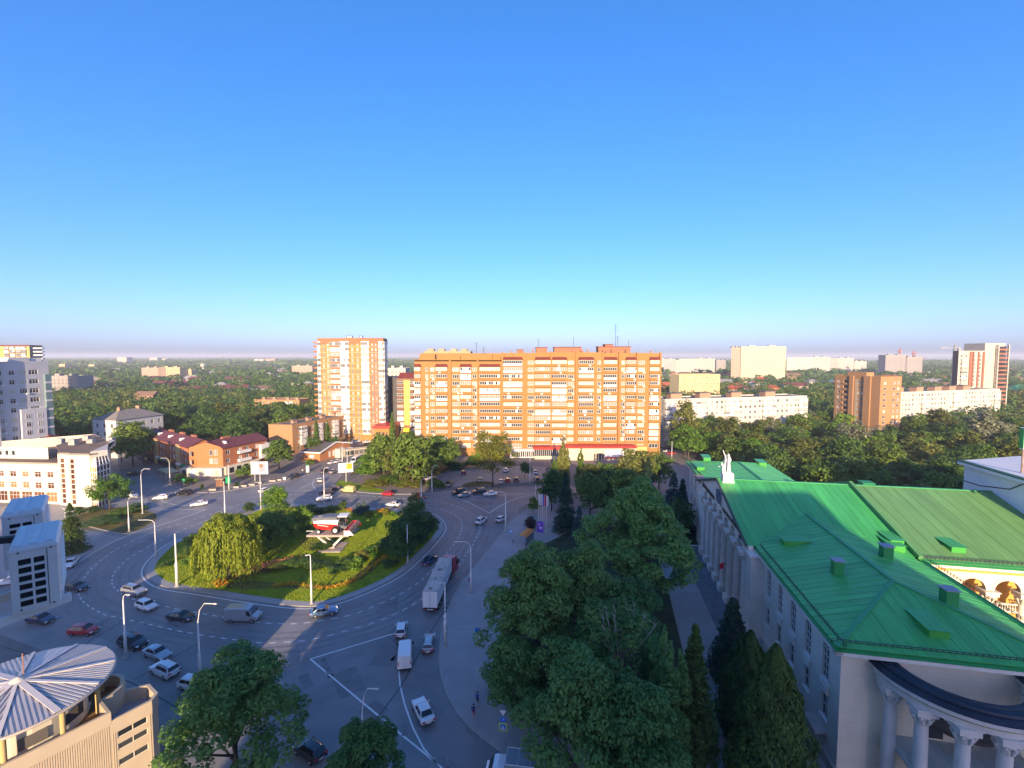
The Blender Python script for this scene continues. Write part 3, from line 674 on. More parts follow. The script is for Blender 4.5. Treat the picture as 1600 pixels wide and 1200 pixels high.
for k in range(60):
    for i in range(4):
        if (i + k) % 2: lt.box(i * .4, -.08, 3.5 + k * .48, i * .4 + .36, .0, 3.9 + k * .48)
lt.obj('lattice_screen', CREAM, bt, (q.x, q.y, 0), rz_)
q = A_ + d_ * 9 - n_ * 6; MB().box(-5, -2.5, 33, 5, 2.5, 35.6).obj('lift_housing', TAN, bt, (q.x, q.y, 0), rz_)
# red and white tower
A = (xat(1496, 318, 30), 318); B = (xat(1536, 322, 30), 322); foot = back_of(A, B, 16); foot[3] = (xat(1487.5, 334, 30), 334); exc(foot, 3); loc, ft = local(foot)
rt = T('apartment_tower', 'white and red brick striped tower block at the right skyline', 'tower block', loc); L = (Vector(ft[1]) - Vector(ft[0])).length
GRW = M('grey_white_wall', (.462, .42, .353), .85, .1, .2); RBR = brick('red_brick_far', (.302, .109, .059), (.269, .092, .05), (.302, .21, .168)); rc = []
mb = MB()
for k in range(15):
    for u in (L * .12, L * .3, L * .62, L * .85): rc.append((u - .8, u + .8, 4 + 2.8 * k, 5.4 + 2.8 * k))
for i in range(4): wall_grid(mb, ft[i], ft[(i + 1) % 4], 0, 47.5, rc if i == 0 else (), .12, 1 if i == 3 else 0)
mb.obj('wall', [GRW, RBR], rt); MB().prism(offset(ft, .3), 47, 47.4).obj('roof', ROOFG, rt)
for r in rc: win(rt, ft[0], ft[1], (r[0] + r[1]) / 2, r[2], 1.6, 1.4, off=.06, gl=GLD)
for u0, u1 in ((.42, .52), (.55, .58), (.74, .79), (.93, 1.)):
    for ev in (0,): MB().box(L * u0, -.5, 0, L * u1, 0, 46.8 if u0 != .55 else 47).obj('red_brick_strip', RBR, rt, (0, 0, 0), frame_of(ft[0], ft[1])[3])
for k in range(14): loggia(rt, ft[0], ft[1], L * .21, 3.1 + 2.8 * k, L * .22, 2.5, .8, 4, 1 if k % 3 else 3, GRW)
A = (xat(1536.5, 334, 30), 334); B = (xat(1568.5, 336, 30), 336); foot = back_of(A, B, 14); exc(foot, 3); loc, ft = local(foot); L = (Vector(ft[1]) - Vector(ft[0])).length
rt = T('apartment_tower', 'grey sided tower block with a column of red balconies at the right skyline', 'tower block', loc)
shell(rt, ft, 0, 52.6, GRW, {}, .1, ROOFG, .5)
for k in range(16): MB().box(L * .55, -1.1, 3 + 3 * k, L * .93, -.05, 4.1 + 3 * k).obj('red_balcony', RBR, rt); MB().box(L * .58, -.06, 4.2 + 3 * k, L * .9, .0, 5.7 + 3 * k).obj('window', GLD, rt)
for u in (.5, .94): MB().box(L * u, -1.2, 0, L * u + .7, -.02, 52).obj('white_pier', GRW, rt)
# yellow hostel block
A = (xat(1061, 395, 20), 395); B = (xat(1125, 405, 20), 405)
slabblock('apartment_block', 'pale yellow apartment block rising behind the long white panel block', A, B, 14, 27.5, M('pale_yellow_wall', (.521, .42, .218), .85, .08, .2), 9, 2.4, 2.8, 11, (1.2, 1.2), None)
# ------------------------------------------------------------------ left hand buildings
CRM = M('cream_white_wall', (.622, .571, .454), .8, .05, .2)
# white office with a glass stair prism
A = (-156.5, 136.4); B = (-121.3, 133.6)
foot = [A, (-133.3, 134.3), (-133.3, 133.6), (-129.4, 133.3), (-129.4, 132.6), (-122.6, 132.1), (-120.6, 136.2), (-135, 153), (-152, 166), (-170, 152)]; exc(foot, 4); loc, ft = local(foot)
of = T('office_building', 'long low cream white office with vertical window strips at the left roadside', 'office building', loc)
ho = zat(724, 134) ; hb = zat(707, 134)
rc = {0: [], 2: [], 4: []}
for i in range(5):
    for z, h in ((4.6, 1.9), (8.0, 1.7)): rc[0].append((2.3 + 4.1 * i, 4.4 + 4.1 * i, z, z + h))
    rc[0].append((1.7 + 4.1 * i, 5.2 + 4.1 * i, .6, 3.6))
rc[2] = [(.6, 2.0, .5 + .0, hb - 1.6)]; rc[4] = [(.5, 1.9, .5, hb - 1.6)]
mb = MB()
for i in range(len(ft)): wall_grid(mb, ft[i], ft[(i + 1) % len(ft)], 0, ho if i in (0, 9) else hb, rc.get(i, ()), .25)
mb.obj('wall', CRM, of)
BRNROOF = M('brown_roof_felt', (.2, .14, .1), .95, .25, .15)
MB().prism([ft[1], ft[2], ft[3], ft[4], ft[5], ft[6], ft[7], ft[8], (ft[1][0] - 12, 9)], hb - .5, hb - .05).obj('roof', BRNROOF, of)
MB().prism([ft[0], ft[1], (ft[1][0] - 12, 9), ft[8], ft[9]], ho - .5, ho - .05).obj('roof', BRNROOF, of)
mb = MB(); wall_grid(mb, (ft[9][0], 5.5), (ft[1][0] - 9, 3.4), ho - .2, hb + .3, [(9 + i * 2.2, 10 + i * 2.2, ho + 1, ho + 2.4) for i in range(4)], .3); mb.obj('upper_wall', CRM, of)
for r in rc[0]:
    big = r[2] < 1; win(of, ft[0], ft[1], (r[0] + r[1]) / 2, r[2], r[1] - r[0], r[3] - r[2], nx=3 if big else 2, tr=.62, off=.15, gl=glass('warm_window_glass', (.10, .035, .015), (.16, .07, .03), (.32, .17, .06)), sill=0 if big else .15)
for e in (2, 4):
    r = rc[e][0]
    for k in range(9): win(of, ft[e], ft[e + 1], (r[0] + r[1]) / 2, .5 + k * (hb - 2.1) / 9, 1.4, (hb - 2.1) / 9, nx=1, off=.2, gl=glass('warm_window_glass'), fw=.12)
for i in range(3): acbox(of, ft[0], ft[1], 9.4 + 3 * i, 4.0)
AMB = glass('amber_stair_glass', (.5, .3, .06), (.42, .24, .05), (.2, .1, .03)); SMOKE = M('smoked_glass', (.06, .055, .05), .08, 0, spec=.6)
A2, B2 = ft[5], (ft[5][0] + 3.0, ft[5][1] - 1.2); C2 = (ft[5][0] + 2.6, ft[5][1] + 3.6)
for (a, b, n, gl, z1) in ((A2, B2, 3, AMB, hb - 3.6), (B2, C2, 4, SMOKE, hb - 3.4)):
    A_, d_, n_, rz_ = frame_of(a, b); Lg = (Vector(b) - Vector(a)).length; m_ = MB()
    for i in range(n):
        for k in range(7):
            q = A_ + d_ * Lg * (i + .5) / n; new('stair_pane', wmesh(Lg / n, z1 / 7, nx=1, fw=.16, gl=gl), of, (q.x, q.y, k * z1 / 7), rz_)
sg = MB(); t0 = (ft[5][0] + .5, ft[5][1] + 1.5); t1 = (ft[6][0] - .3, ft[6][1] - .2)
for i in range(4):
    for j in range(2):
        def S(u, v):
            lo = Vector((*B2, hb - 3.4)).lerp(Vector((*C2, hb - 3.4)), u); hi = Vector((*t0, hb - 1.2)).lerp(Vector((*t1, hb - 1.0)), u); return lo.lerp(hi, v)
        pm = MB().poly([S(i / 4, j / 2), S((i + 1) / 4, j / 2), S((i + 1) / 4, (j + 1) / 2), S(i / 4, (j + 1) / 2)])
        pm.obj('sloping_pane', SMOKE, of)
    sg.bar(S(i / 4, 0), S(i / 4, 1), .18)
sg.bar(S(1, 0), S(1, 1), .18).bar(S(0, .5), S(1, .5), .15).bar(S(0, 0), S(1, 0), .2); sg.poly([(*A2, hb - 3.6), (*B2, hb - 3.6), (*t0, hb - 1.2)]); sg.obj('glazing_bars', WINF, of)
MB().prism([(ft[5][0] - .2, ft[5][1] + .6), (ft[6][0] + .3, ft[6][1] - .6), ft[7], (ft[5][0] - 8, 14)], hb - 1.2, hb + .5).obj('stair_head', M('pale_grey_wall', (.5, .47, .42), .85, .06), of)
for u, y, hh in ((8, 12, 1.4), (15, 9, 1.8), (18, 12, 1.2), (12, 17, 1.5), (21, 16, 1.1)): MB().box(u, y, hb - .1, u + 2, y + 1.4, hb + hh).obj('roof_vent', CONC, of)
rk = T('house', 'small cream annex with a red roof on the far side of the white office', 'annex', (-183, 171, 0)); MB().box(0, 0, 0, 9, 7, 12).obj('wall', CRM, rk); MB().prism([(-.5, -.5), (9.5, -.5), (9.5, 7.5), (-.5, 7.5)], 12, 14, top=[(2, 3), (7, 3), (7, 4), (2, 4)]).obj('roof', DKRED, rk)
for i in range(3): MB().box(1 + i * 2.8, -.05, 9, 2.6 + i * 2.8, .02, 10.8).obj('window', GLD, rk)

# pale grey stepped tower block at the frame edge
GT = M('pale_grey_tower_wall', (.5, .5, .5), .85, .07, .2); GT2 = M('white_tower_wall', (.62, .6, .57), .85, .07, .2); BLG = M('blue_green_glazing', (.16, .24, .25), .15, .05, spec=.6)
A = (-181, 157.); B = (-177, 176.)
foot = [A, B, (-200, 180), (-205, 160)]; exc(foot, 4); loc, ft = local(foot)
gt = T('apartment_tower', 'pale grey stepped tower block cut by the left edge', 'tower block', loc); L = (Vector(ft[1]) - Vector(ft[0])).length
rc = []
for k in range(10):
    z = 6.5 + 3.4 * k
    for u, wd in ((4.9, 1.1), (8.2, 1.6), (11.4, 2.2), (14.6, 2.8)): rc.append((u - wd / 2, u + wd / 2, z, z + 1.7))
shell(gt, ft, 0, 41.2, GT, {0: rc}, .2, ROOFG, .8)
for r in rc: win(gt, ft[0], ft[1], (r[0] + r[1]) / 2, r[2], r[1] - r[0], 1.7, nx=2 if r[1] - r[0] < 2 else 3, off=.12, tr=.7)
A_, d_, n_, rz_ = frame_of(ft[0], ft[1])
def gpart(name, mat, u0, u1, o0, o1, z0, z1):
    q = A_ + d_ * u0; return MB().box(0, -o1, z0, u1 - u0, -o0, z1).obj(name, mat, gt, (q.x, q.y, 0), rz_)
gpart('projecting_bay', GT2, -4, 3.2, 0, 1.6, 0, 44); gpart('lower_bay', GT2, 9.6, 17.3, 0, 1.1, 0, 24.5); gpart('glazed_corner', BLG, 17.6, 19.6, 0, .9, 0, 37)
gpart('roof_room', GT, 8, 14, -5, -.6, 41, 43.4); gpart('white_roof_room', GT2, 14, 18, -6, -1, 41, 43.2)  # the second roof room takes the whiter wall colour
for k in range(7):
    for u in (11.6, 15.2): q = A_ + d_ * u + n_ * 1.13; new('window', wmesh(1.5, 1.7, 2, .7), gt, (q.x, q.y, 3 + 3.0 * k), rz_)
for k in range(11): q = A_ + d_ * .4 + n_ * 1.63; new('window', wmesh(2.4, 2.0, 3, .6), gt, (q.x, q.y, 4 + 3.4 * k), rz_)
for k in range(10): gpart('glazing_rail', GT2, 17.55, 19.65, .85, .95, 3 + 3.4 * k, 3.7 + 3.4 * k)
for k in range(9): acbox(gt, ft[0], ft[1], R.choice((5.5, 9, 12.5)), 6 + 3.4 * k)
# yellow tower behind it, its shaded sides coloured grey
A = (xat(-20, 400, 40), 400); B = (xat(47, 400, 40), 400); C = (xat(67, 420, 40), 420); foot = [A, B, C, (A[0], 420)]; exc(foot, 3); loc, ft = local(foot)
yt = T('apartment_tower', 'tower block with pale yellow front and side coloured grey for shade behind the stepped grey tower', 'tower block', loc); L = B[0] - A[0]
mb = MB()
for i in range(4): wall_grid(mb, ft[i], ft[(i + 1) % 4], 0, 52.3, (), .1, 0 if i == 0 else 1)  # all walls but the front are grey: shade put into the colour
mb.obj('wall', [YEL, GREYW], yt); MB().prism(offset(ft, -.3), 52.3, 53.4).obj('roof', DKRED, yt)
for k in range(6):
    for u in (.48, .62, .76, .88): loggia(yt, ft[0], ft[1], L * u, 34.5 + 3 * k, L * .11, 2.6, .8, 4, R.choice((1, 3, 2)), GREYW)
    MB().box(L + 1, 2, 35 + 3 * k, L + 9, 4, 36.2 + 3 * k).obj('balcony', GT2, yt)

# red brick row of shops
RED = brick('red_orange_brick', (.386, .126, .042), (.336, .101, .038), (.353, .235, .168)); YST = M('yellow_render', (.504, .378, .168), .85, .08); MAR = M('maroon_roof', (.15, .045, .045), .6, .15, .4)
def row(name, label, A, B, depth, he, hr, wins, shop=True, side=None):
    foot = back_of(A, B, depth); exc(foot, 3); loc, ft = local(foot); root = T(name, label, 'shop terrace', loc); L = (Vector(ft[1]) - Vector(ft[0])).length; A_, d_, n_, rz_ = frame_of(ft[0], ft[1])
    rc = []
    for u, kind in wins:
        for z in (4.1, 7.2): rc.append((u - .75, u + .75, z, z + 1.7))
    mb = MB()
    for i in range(4): wall_grid(mb, ft[i], ft[(i + 1) % 4], 0, he, rc if i == 0 else [(2 + 3.2 * j, 3.4 + 3.2 * j, z, z + 1.7) for j in range(3) for z in (4.1, 7.2)] if i == side else (), .15)
    sl = [ft[0], ft[1], ft[2], ft[3]]; w_ = mb.obj('wall', RED, root)
    for r in rc: win(root, ft[0], ft[1], (r[0] + r[1]) / 2, r[2], 1.5, 1.7, nx=2, off=.08)
    if side is not None:
        for j in range(3):
            for z in (4.1, 7.2): win(root, ft[side], ft[(side + 1) % 4], 2.7 + 3.2 * j, z, 1.4, 1.7, off=.08)
    def lp(u, o, z): q = A_ + d_ * u - n_ * o; return (q.x, q.y, z)
    rf = MB(); e = .5; rf.poly([lp(-e, -e, he), lp(L + e, -e, he), lp(L + e, depth / 2, hr), lp(-e, depth / 2, hr)]).poly([lp(L + e, depth + e, he), lp(-e, depth + e, he), lp(-e, depth / 2, hr), lp(L + e, depth / 2, hr)])
    rf.poly([lp(-e, -e, he - .15), lp(-e, depth + e, he - .15), lp(L + e, depth + e, he - .15), lp(L + e, -e, he - .15)]); rf.poly([lp(-e, -e, he - .15), lp(L + e, -e, he - .15), lp(L + e, -e, he), lp(-e, -e, he)]); rf.obj('roof', MAR, root)
    gb = MB(); gb.poly([lp(0, 0, he - .2), lp(0, depth / 2, hr - .25), lp(0, depth, he - .2)]); gb.poly([lp(L, 0, he - .2), lp(L, depth, he - .2), lp(L, depth / 2, hr - .25)]); gb.obj('gable', RED, root)
    for i in range(int(L // 11)):
        c = lp(6 + i * 11, depth * .55, hr - .6); MB().box(-1.6, -.5, -1, 1.6, .5, 1.3).obj('chimney', ORD, root, c, rz_)
        c = lp(3 + i * 11, depth * .25, he + (hr - he) * .4); MB().prism([(-.6, -.8), (.6, -.8), (.6, .8), (-.6, .8)], 0, 1, top=[(-.1, -.8), (.1, -.8), (.1, .8), (-.1, .8)]).obj('roof_dormer', WHITE, root, c, rz_)
    return root, ft, L, lp, rz_
A, B = at(222, 716), at(296, 742)
r1 = row('shop_terrace', 'long three storey red brick terrace with maroon roof beside the west road', A, B, 10, 10.2, 12.6, [(3, 0), (8, 0), (11, 0), (14, 0), (22, 0), (25, 0), (32, 0), (35, 0), (43, 0), (46, 0), (50, 0)])
root, ft, L, lp, rz_ = r1
for u in (6, 17.5, 39.5):
    c = lp(u, -.25, 0); MB().box(-1.7, -.2, 0, 1.7, .25, 10.4).obj('yellow_pilaster', YST, root, c, rz_)
cs = [M('green_sign', (.02, .3, .1), .6, .05), M('yellow_sign', (.8, .55, .03), .6, .05), WHITE, M('grey_shutter', (.25, .25, .26), .6, .1), M('maroon_sign', (.2, .03, .04), .6, .05)]
for i in range(12): c = lp(3 + i * 4.2, -.1, 0); MB().box(-1.7, -.3, .3, 1.7, .05, 2.6).obj('shop_window', GLD, root, c, rz_); MB().box(-1.9, -.9, 2.7, 1.9, .0, 3.5).obj('shop_sign', cs[(i * 3) % 5], root, c, rz_)
c = lp(13, -2.2, 0); MB().box(-3, -1.5, 3.1, 3, 2, 3.4).obj('porch_roof', MAR, root, c, rz_)
A, B = at(297, 742), at(349, 742)
foot = [A, B, (B[0] + 4, B[1] + 15), (A[0], A[1] + 14)]; exc(foot, 3); loc, ft = local(foot)
cr = T('shop_terrace', 'blank orange gabled corner house joining the two red brick terraces', 'corner house', loc); L = B[0] - A[0]
rc = [(L * .6, L * .6 + 1.3, z, z + 2) for z in (4.1, 7.3)] + [(L * .74, L * .74 + 1.3, z, z + 2) for z in (4.1, 7.3)]; mb = MB(); RED2 = brick('bright_orange_brick', (.437, .168, .05), (.386, .143, .046), (.378, .252, .168))
for i in range(4): wall_grid(mb, ft[i], ft[(i + 1) % 4], 0, 10.3, rc if i == 0 else (), .12)
mb.obj('wall', RED2, cr)
for r in rc: win(cr, ft[0], ft[1], (r[0] + r[1]) / 2, r[2], 1.3, 2, off=.06)
MB().poly([(0, -.0, 10.28), (L * .5, 0, 12.2), (L * .5, 14, 12.2), (0, 14, 10.28)]).poly([(L * .5, 0, 12.2), (L, 0, 10.28), (ft[2][0], 14, 10.28), (L * .5, 14, 12.2)]).obj('roof', MAR, cr); MB().poly([(0, .02, 10.25), (L, .02, 10.25), (L * .5, .02, 12.15)]).obj('gable', RED2, cr)
sb = MB().box(-2, -2.6, 0, L + 1, -.02, 3.0).obj('white_shop_front', CRM, cr)
for i in range(5): MB().box(-1 + i * 3, -2.68, .4, .4 + i * 3, -2.6, 2.4).obj('shop_window', WHITE if i % 2 else GLS, cr)
A, B = at(349.5, 742), at(418, 724)
root, ft, L, lp, rz_ = row('shop_terrace', 'three storey red brick terrace with white balconies over the roundabout pavement', A, B, 11, 10.0, 12.4, [(2, 0), (7, 0), (10, 0), (14.5, 0), (19, 0)])
for z in (3.6, 6.8): c = lp(8.5, -.05, z); MB().box(-2.6, -1.2, 0, 2.6, -.02, 1.0).obj('white_balcony', WHITE, root, c, rz_)
c = lp(17.5, -.05, 0); MB().box(-2, -1.3, 3, 2.6, -.02, 8.5).obj('white_enclosed_balcony', WHITE, root, c, rz_); MB().box(-1.6, -1.36, 5.2, 2.2, -1.29, 6.6).obj('balcony_glazing', GLD, root, c, rz_); 
c = lp(0, -.05, 0); MB().box(-.5, -1.6, 0, L * .75, -.02, 3.1).obj('white_shop_front', CRM, root, c, rz_)
for i in range(5): c = lp(2 + i * 3, -1.65, .5); MB().box(-.9, -.06, 0, .9, .02, 2).obj('shop_window', GLD, root, c, rz_)
# white hipped house
A, B = at(184, 716), at(257, 701); foot = back_of(A, B, 13); exc(foot, 4); loc, ft = local(foot)
wh = T('house', 'large white three storey house with a grey hipped roof behind the street tree', 'house', loc); L = (Vector(ft[1]) - Vector(ft[0])).length; he = zat(657, A[1]); rc = [(L * (i + .5) / 6 - .6, L * (i + .5) / 6 + .6, z, z + 1.9) for i in range(6) for z in (2, 5.4, 9.4, 12.9)]; sr = [(2 + 4 * i, 3.3 + 4 * i, z, z + 1.9) for i in range(3) for z in (9.4, 12.9)]
mb = MB()
for i in range(4): wall_grid(mb, ft[i], ft[(i + 1) % 4], 0, he, {0: rc, 3: sr}.get(i, ()), .15)
mb.obj('wall', M('cool_white_wall', (.554, .546, .521), .85, .06), wh)
for r in rc: win(wh, ft[0], ft[1], (r[0] + r[1]) / 2, r[2], 1.2, 1.9, off=.08, gl=GLD)
for r in sr: win(wh, ft[3], ft[0], (r[0] + r[1]) / 2, r[2], 1.3, 1.9, off=.08, gl=GLD)
o2 = offset(ft, -.7); i2 = offset(ft, L * .42); MB().prism(o2, he, he + 3.6, top=i2).obj('roof', M('grey_slate_roof', (.22, .2, .18), .9, .15, .5), wh)
for p in i2[:3]: MB().box(p[0] - .6, p[1] - .5, he + 2.6, p[0] + .6, p[1] + .5, he + 4.8).obj('chimney', HUTB, wh)
# brick blocks left of the tower
A, B = at(420, 722), at(458, 718); A = (xat(420, 204, 8), 204); B = (xat(457, 203, 8), 203); foot = [A, B, (B[0] + 13, B[1] + 36), (A[0] + 13, A[1] + 36)]; exc(foot, 3); loc, ft = local(foot)
ob = T('apartment_block', 'four storey tan brick apartment block with white glazed balconies left of the tower', 'apartment block', loc); L2 = 38; rc = [(3 + 4.2 * i, 4.4 + 4.2 * i, z, z + 1.5) for i in range(8) for z in (1.6, 4.5, 7.4, 10.3)]
shell(ob, ft, 0, 13.2, TAN, {1: rc}, .12, ROOFG, .3)
for r in rc: win(ob, ft[1], ft[2], (r[0] + r[1]) / 2, r[2], 1.4, 1.5, off=.06)
for u in (6, 16, 27, 35):
    for z in (3.6, 6.5, 9.4): loggia(ob, ft[1], ft[2], u, z, 3.4, 2.6, 1.1, 4, R.choice((1, 3, 6)), WINF)
huts(ob, [ft[1], ft[2]], 38, [6, 15, 24, 33], 13.2, HUTB, 2.4, 1.4, 1.5)
A, B = (xat(398, 325, 8), 325), (xat(468, 322, 8), 322)
r_, ft_, L_ = slabblock('apartment_block', 'three storey orange brick block among the trees at left', A, B, 14, 12.8, TAN, 4, 1.8, 2.9, 8, (1.3, 1.4), None, lmask=lambda i, k: i in (5, 6)); huts(r_, ft_, L_, [4, 12, 22, 29], 12.8, HUTB, 2, 1.4, 1.6)
# low corner pavilion with the gable
A, B, C = at(472, 720.5), at(500, 722), at(548, 708); D = (A[0] + C[0] - B[0], A[1] + C[1] - B[1]); foot = [A, B, C, D]; exc(foot, 2); loc, ft = local(foot)
pv = T('pavilion', 'low orange brick pavilion with white edged roof at the street corner', 'pavilion', loc); shell(pv, ft, 0, 4.0, RED2, {}, .1, None, 0)
mid = [(Vector(ft[1]) + Vector(ft[2])) / 2, (Vector(ft[0]) + Vector(ft[3])) / 2]; o2 = offset(ft, -.8)
def v3(p, z): return (p[0], p[1], z)
rt_ = MB(); rt_.poly([v3(o2[0], 4), v3(o2[1], 4), v3(mid[0] * 1.02, 6.8), v3(mid[1], 6.6)]).poly([v3(o2[2], 4.6), v3(o2[3], 4.6), v3(mid[1], 6.6), v3(mid[0] * 1.02, 6.8)]); rt_.obj('roof', M('dark_grey_roof', (.1, .095, .09), .8, .2, .4), pv)
MB().bar(v3(o2[0], 3.95), v3(o2[1], 3.95), .3, .5).bar(v3(o2[1], 3.95), v3(mid[0] * 1.02, 6.75), .3, .5).bar(v3(mid[0] * 1.02, 6.75), v3(o2[2], 4.55), .3, .5).obj('white_fascia', WHITE, pv); MB().poly([v3(ft[1], 3.98), v3(ft[2], 3.98), v3(mid[0], 6.7)]).obj('gable', RED2, pv)
for i in range(4): q = Vector(ft[1]).lerp(Vector(ft[2]), .3 + .12 * i); MB().box(-.5, -.1, 1, .5, .1, 3.4).obj('window', WINF, pv, (q.x, q.y, 0), frame_of(ft[1], ft[2])[3])
q = Vector(ft[1]).lerp(Vector(ft[2]), .55); MB().box(-1.7, -2.6, 0, 1.7, -.1, 3.6).box(-1.9, -2.8, 3.6, 1.9, -.1, 3.9).obj('entrance_lobby', CRM, pv, (q.x, q.y, 0), frame_of(ft[1], ft[2])[3])
q = Vector(ft[0]).lerp(Vector(ft[1]), .55); MB().box(-1, -.08, 1.6, 1, .05, 2.8).obj('white_plate', WHITE, pv, (q.x, q.y, 0), frame_of(ft[0], ft[1])[3])

# ------------------------------------------------------------------ skyline and low houses far away
FARW = M('far_white_wall', (.47, .437, .378), .9, .06, .05); FARY = M('far_yellow_wall', (.504, .386, .21), .9, .06, .05); FARP = M('far_pink_wall', (.42, .302, .218), .9, .06, .05); FARG = M('far_grey_wall', (.3, .28, .26), .9, .1, .05); FWIN = M('far_windows', (.2, .18, .16), .5, .2, .3)
def far(label, p0, p1, Y, ytop, wall, fl=3., bw=3.2, side=0, cat='apartment block', depth=18, name='apartment_block'):
    X0, X1 = xat(p0, Y, 20), xat(p1, Y, 20); z1 = zat(ytop, Y); s0 = X0 + side * .0
    foot = [(X0, Y), (X1, Y), (X1 + side * .6, Y + depth), (X0 + side, Y + depth)]; exc(foot, 4); loc, ft = local(foot); root = T(name, label, cat, loc); L = X1 - X0
    nb_, nf = max(2, int(L / bw)), max(2, int(z1 / fl)); rc = [(L * (i + .5) / nb_ - .65, L * (i + .5) / nb_ + .65, 1.5 + fl * k, 3. + fl * k) for i in range(nb_) for k in range(nf - (1 if fl * nf > z1 - 1 else 0))]
    shell(root, ft, 0, z1, wall, {0: rc}, .25, ROOFG, .6)
    wb = MB()
    for r in rc: wb.poly([(r[0], .24, r[2]), (r[1], .24, r[2]), (r[1], .24, r[3]), (r[0], .24, r[3])])
    tag(wb.obj('windows', FWIN, root), kind='stuff')
    MB().box(L * .2, 4, z1, L * .35, 9, z1 + 2.6).obj('lift_housing', wall, root); MB().box(L * .65, 4, z1, L * .8, 9, z1 + 2.6).obj('lift_housing', wall, root)
    return root
far('very long pale cream tower block on the right skyline', 1157, 1227, 760, 542, M('far_cream_wall', (.538, .479, .336), .9, .05, .05), depth=22)
far('pinkish slim tower block beside the long cream one on the skyline', 1142, 1156, 740, 543.5, FARP, side=10)
far('grey sided cream block right of the long skyline tower', 1269, 1297, 1000, 558.5, FARW, side=-45)
far('low cream block group on the skyline left of the cranes', 1309, 1334, 1050, 560, FARW, side=-20); far('lower cream block beside the group near the cranes', 1334.5, 1354, 1080, 565, FARW)
far('white tower blocks on the skyline right of the orange block', 1056, 1084, 1000, 563, FARW, side=-20); far('taller white tower block on the distant right skyline', 1088, 1117, 990, 561, FARW, side=-30); far('grey tower block at the end of the white skyline group', 1119, 1134, 1050, 563, FARG); far('small white block just right of the orange block', 1029, 1055, 1300, 561.5, FARW)
u1 = far('unfinished concrete tower block under a red crane on the skyline', 1383, 1415, 900, 555, FARG, 3, 4); far('second unfinished tower block right of the red crane', 1416, 1441, 900, 558, FARG, 3, 4)
for px in (1392, 1402, 1430): pass
for px, Y, yt_, jl, jr, lab, colr in ((1406, 905, 547, 4, 3, 'red tower crane over the unfinished block on the skyline', (.4, .08, .04)), (1427, 940, 551, 3, 7, 'small pale red tower crane right of the tall one', (.45, .2, .15)), (1492, 560, 541, 24, 9, 'grey tower crane behind the red striped tower block', (.3, .3, .3))):
    z = zat(yt_, Y); k = Y / F; X = xat(px, Y, z); c_ = T('tower_crane', lab, 'crane', (X, Y, 0)); cm = M('crane_paint_' + 'abc'[(px % 3)], colr, .6, .1)
    m_ = MB()
    for sx in (-.9, .9):
        for sy in (-.9, .9): m_.bar((sx, sy, 0), (sx, sy, z), .5)
    for i in range(int(z / 3)): m_.bar((-.9, -.9, i * 3), (.9, -.9, i * 3 + 3), .35)
    m_.obj('mast', cm, c_); MB().bar((-jl * k, 0, z - 2), (jr * k, 0, z - 2), .9).bar((-jl * k, 0, z - 2.2), (0, 0, z + 4), .25).bar((jr * k, 0, z - 2), (0, 0, z + 4), .25).bar((0, 0, z - 2), (0, 0, z + 4.5), .7).obj('jib', cm, c_); MB().box(jr * k - 3, -1, z - 5, jr * k - .5, 1, z - 2).obj('counterweight', CONC, c_)
far('peach apartment blocks in a stepped group far left', 221, 247, 820, 575, FARP, side=20); far('yellow stepped apartment block of the far left group', 248, 281, 830, 574.5, FARY); far('lower yellow end block of the far left group', 281.5, 299, 850, 578, FARY)
far('white twin tower block on the far left horizon', 183, 198, 1900, 558.5, FARW, depth=30); far('small yellow tower block in the far left town', 138, 147, 1300, 570, FARY); far('cream low blocks at the far left edge of town', 92, 101, 1200, 569.5, FARY)
far('white cluster of blocks on the left horizon', 234, 246, 2400, 559, FARW, depth=30); far('white horizon block right of the cluster', 247, 262, 2500, 560.5, FARW, depth=30); far('pale block group on the horizon beside the tall tower', 396, 412, 2300, 561.5, FARW, depth=30); far('second pale block of the group beside the tower', 414, 430, 2300, 561, FARP, depth=30)
far('pinkish long block left of the tall amber tower', 456, 488, 900, 572, FARP); far('long grey school block with flat roof at far left', 69, 121, 470, 588, FARG, 3.4, 4, cat='school', name='school_building'); far('white long block behind the narrow yellow block', 604, 634, 420, 576, FARW)
HR = [M('red_tile_roof', (.34, .085, .045), .8, .15, .5, objvar=.3), MAR, M('grey_sheet_roof', (.26, .25, .24), .7, .15, .5, objvar=.2), M('brown_tile_roof', (.2, .12, .08), .85, .15, .5, objvar=.2), M('green_house_roof', (.03, .16, .1), .6, .1), M('blue_house_roof', (.08, .2, .38), .6, .1)]
HW = [RED2, M('cream_house_wall', (.56, .46, .32), .9, .08, objvar=.15), M('white_house_wall', (.6, .56, .5), .9, .08, objvar=.1), HUTB]
hm = {}
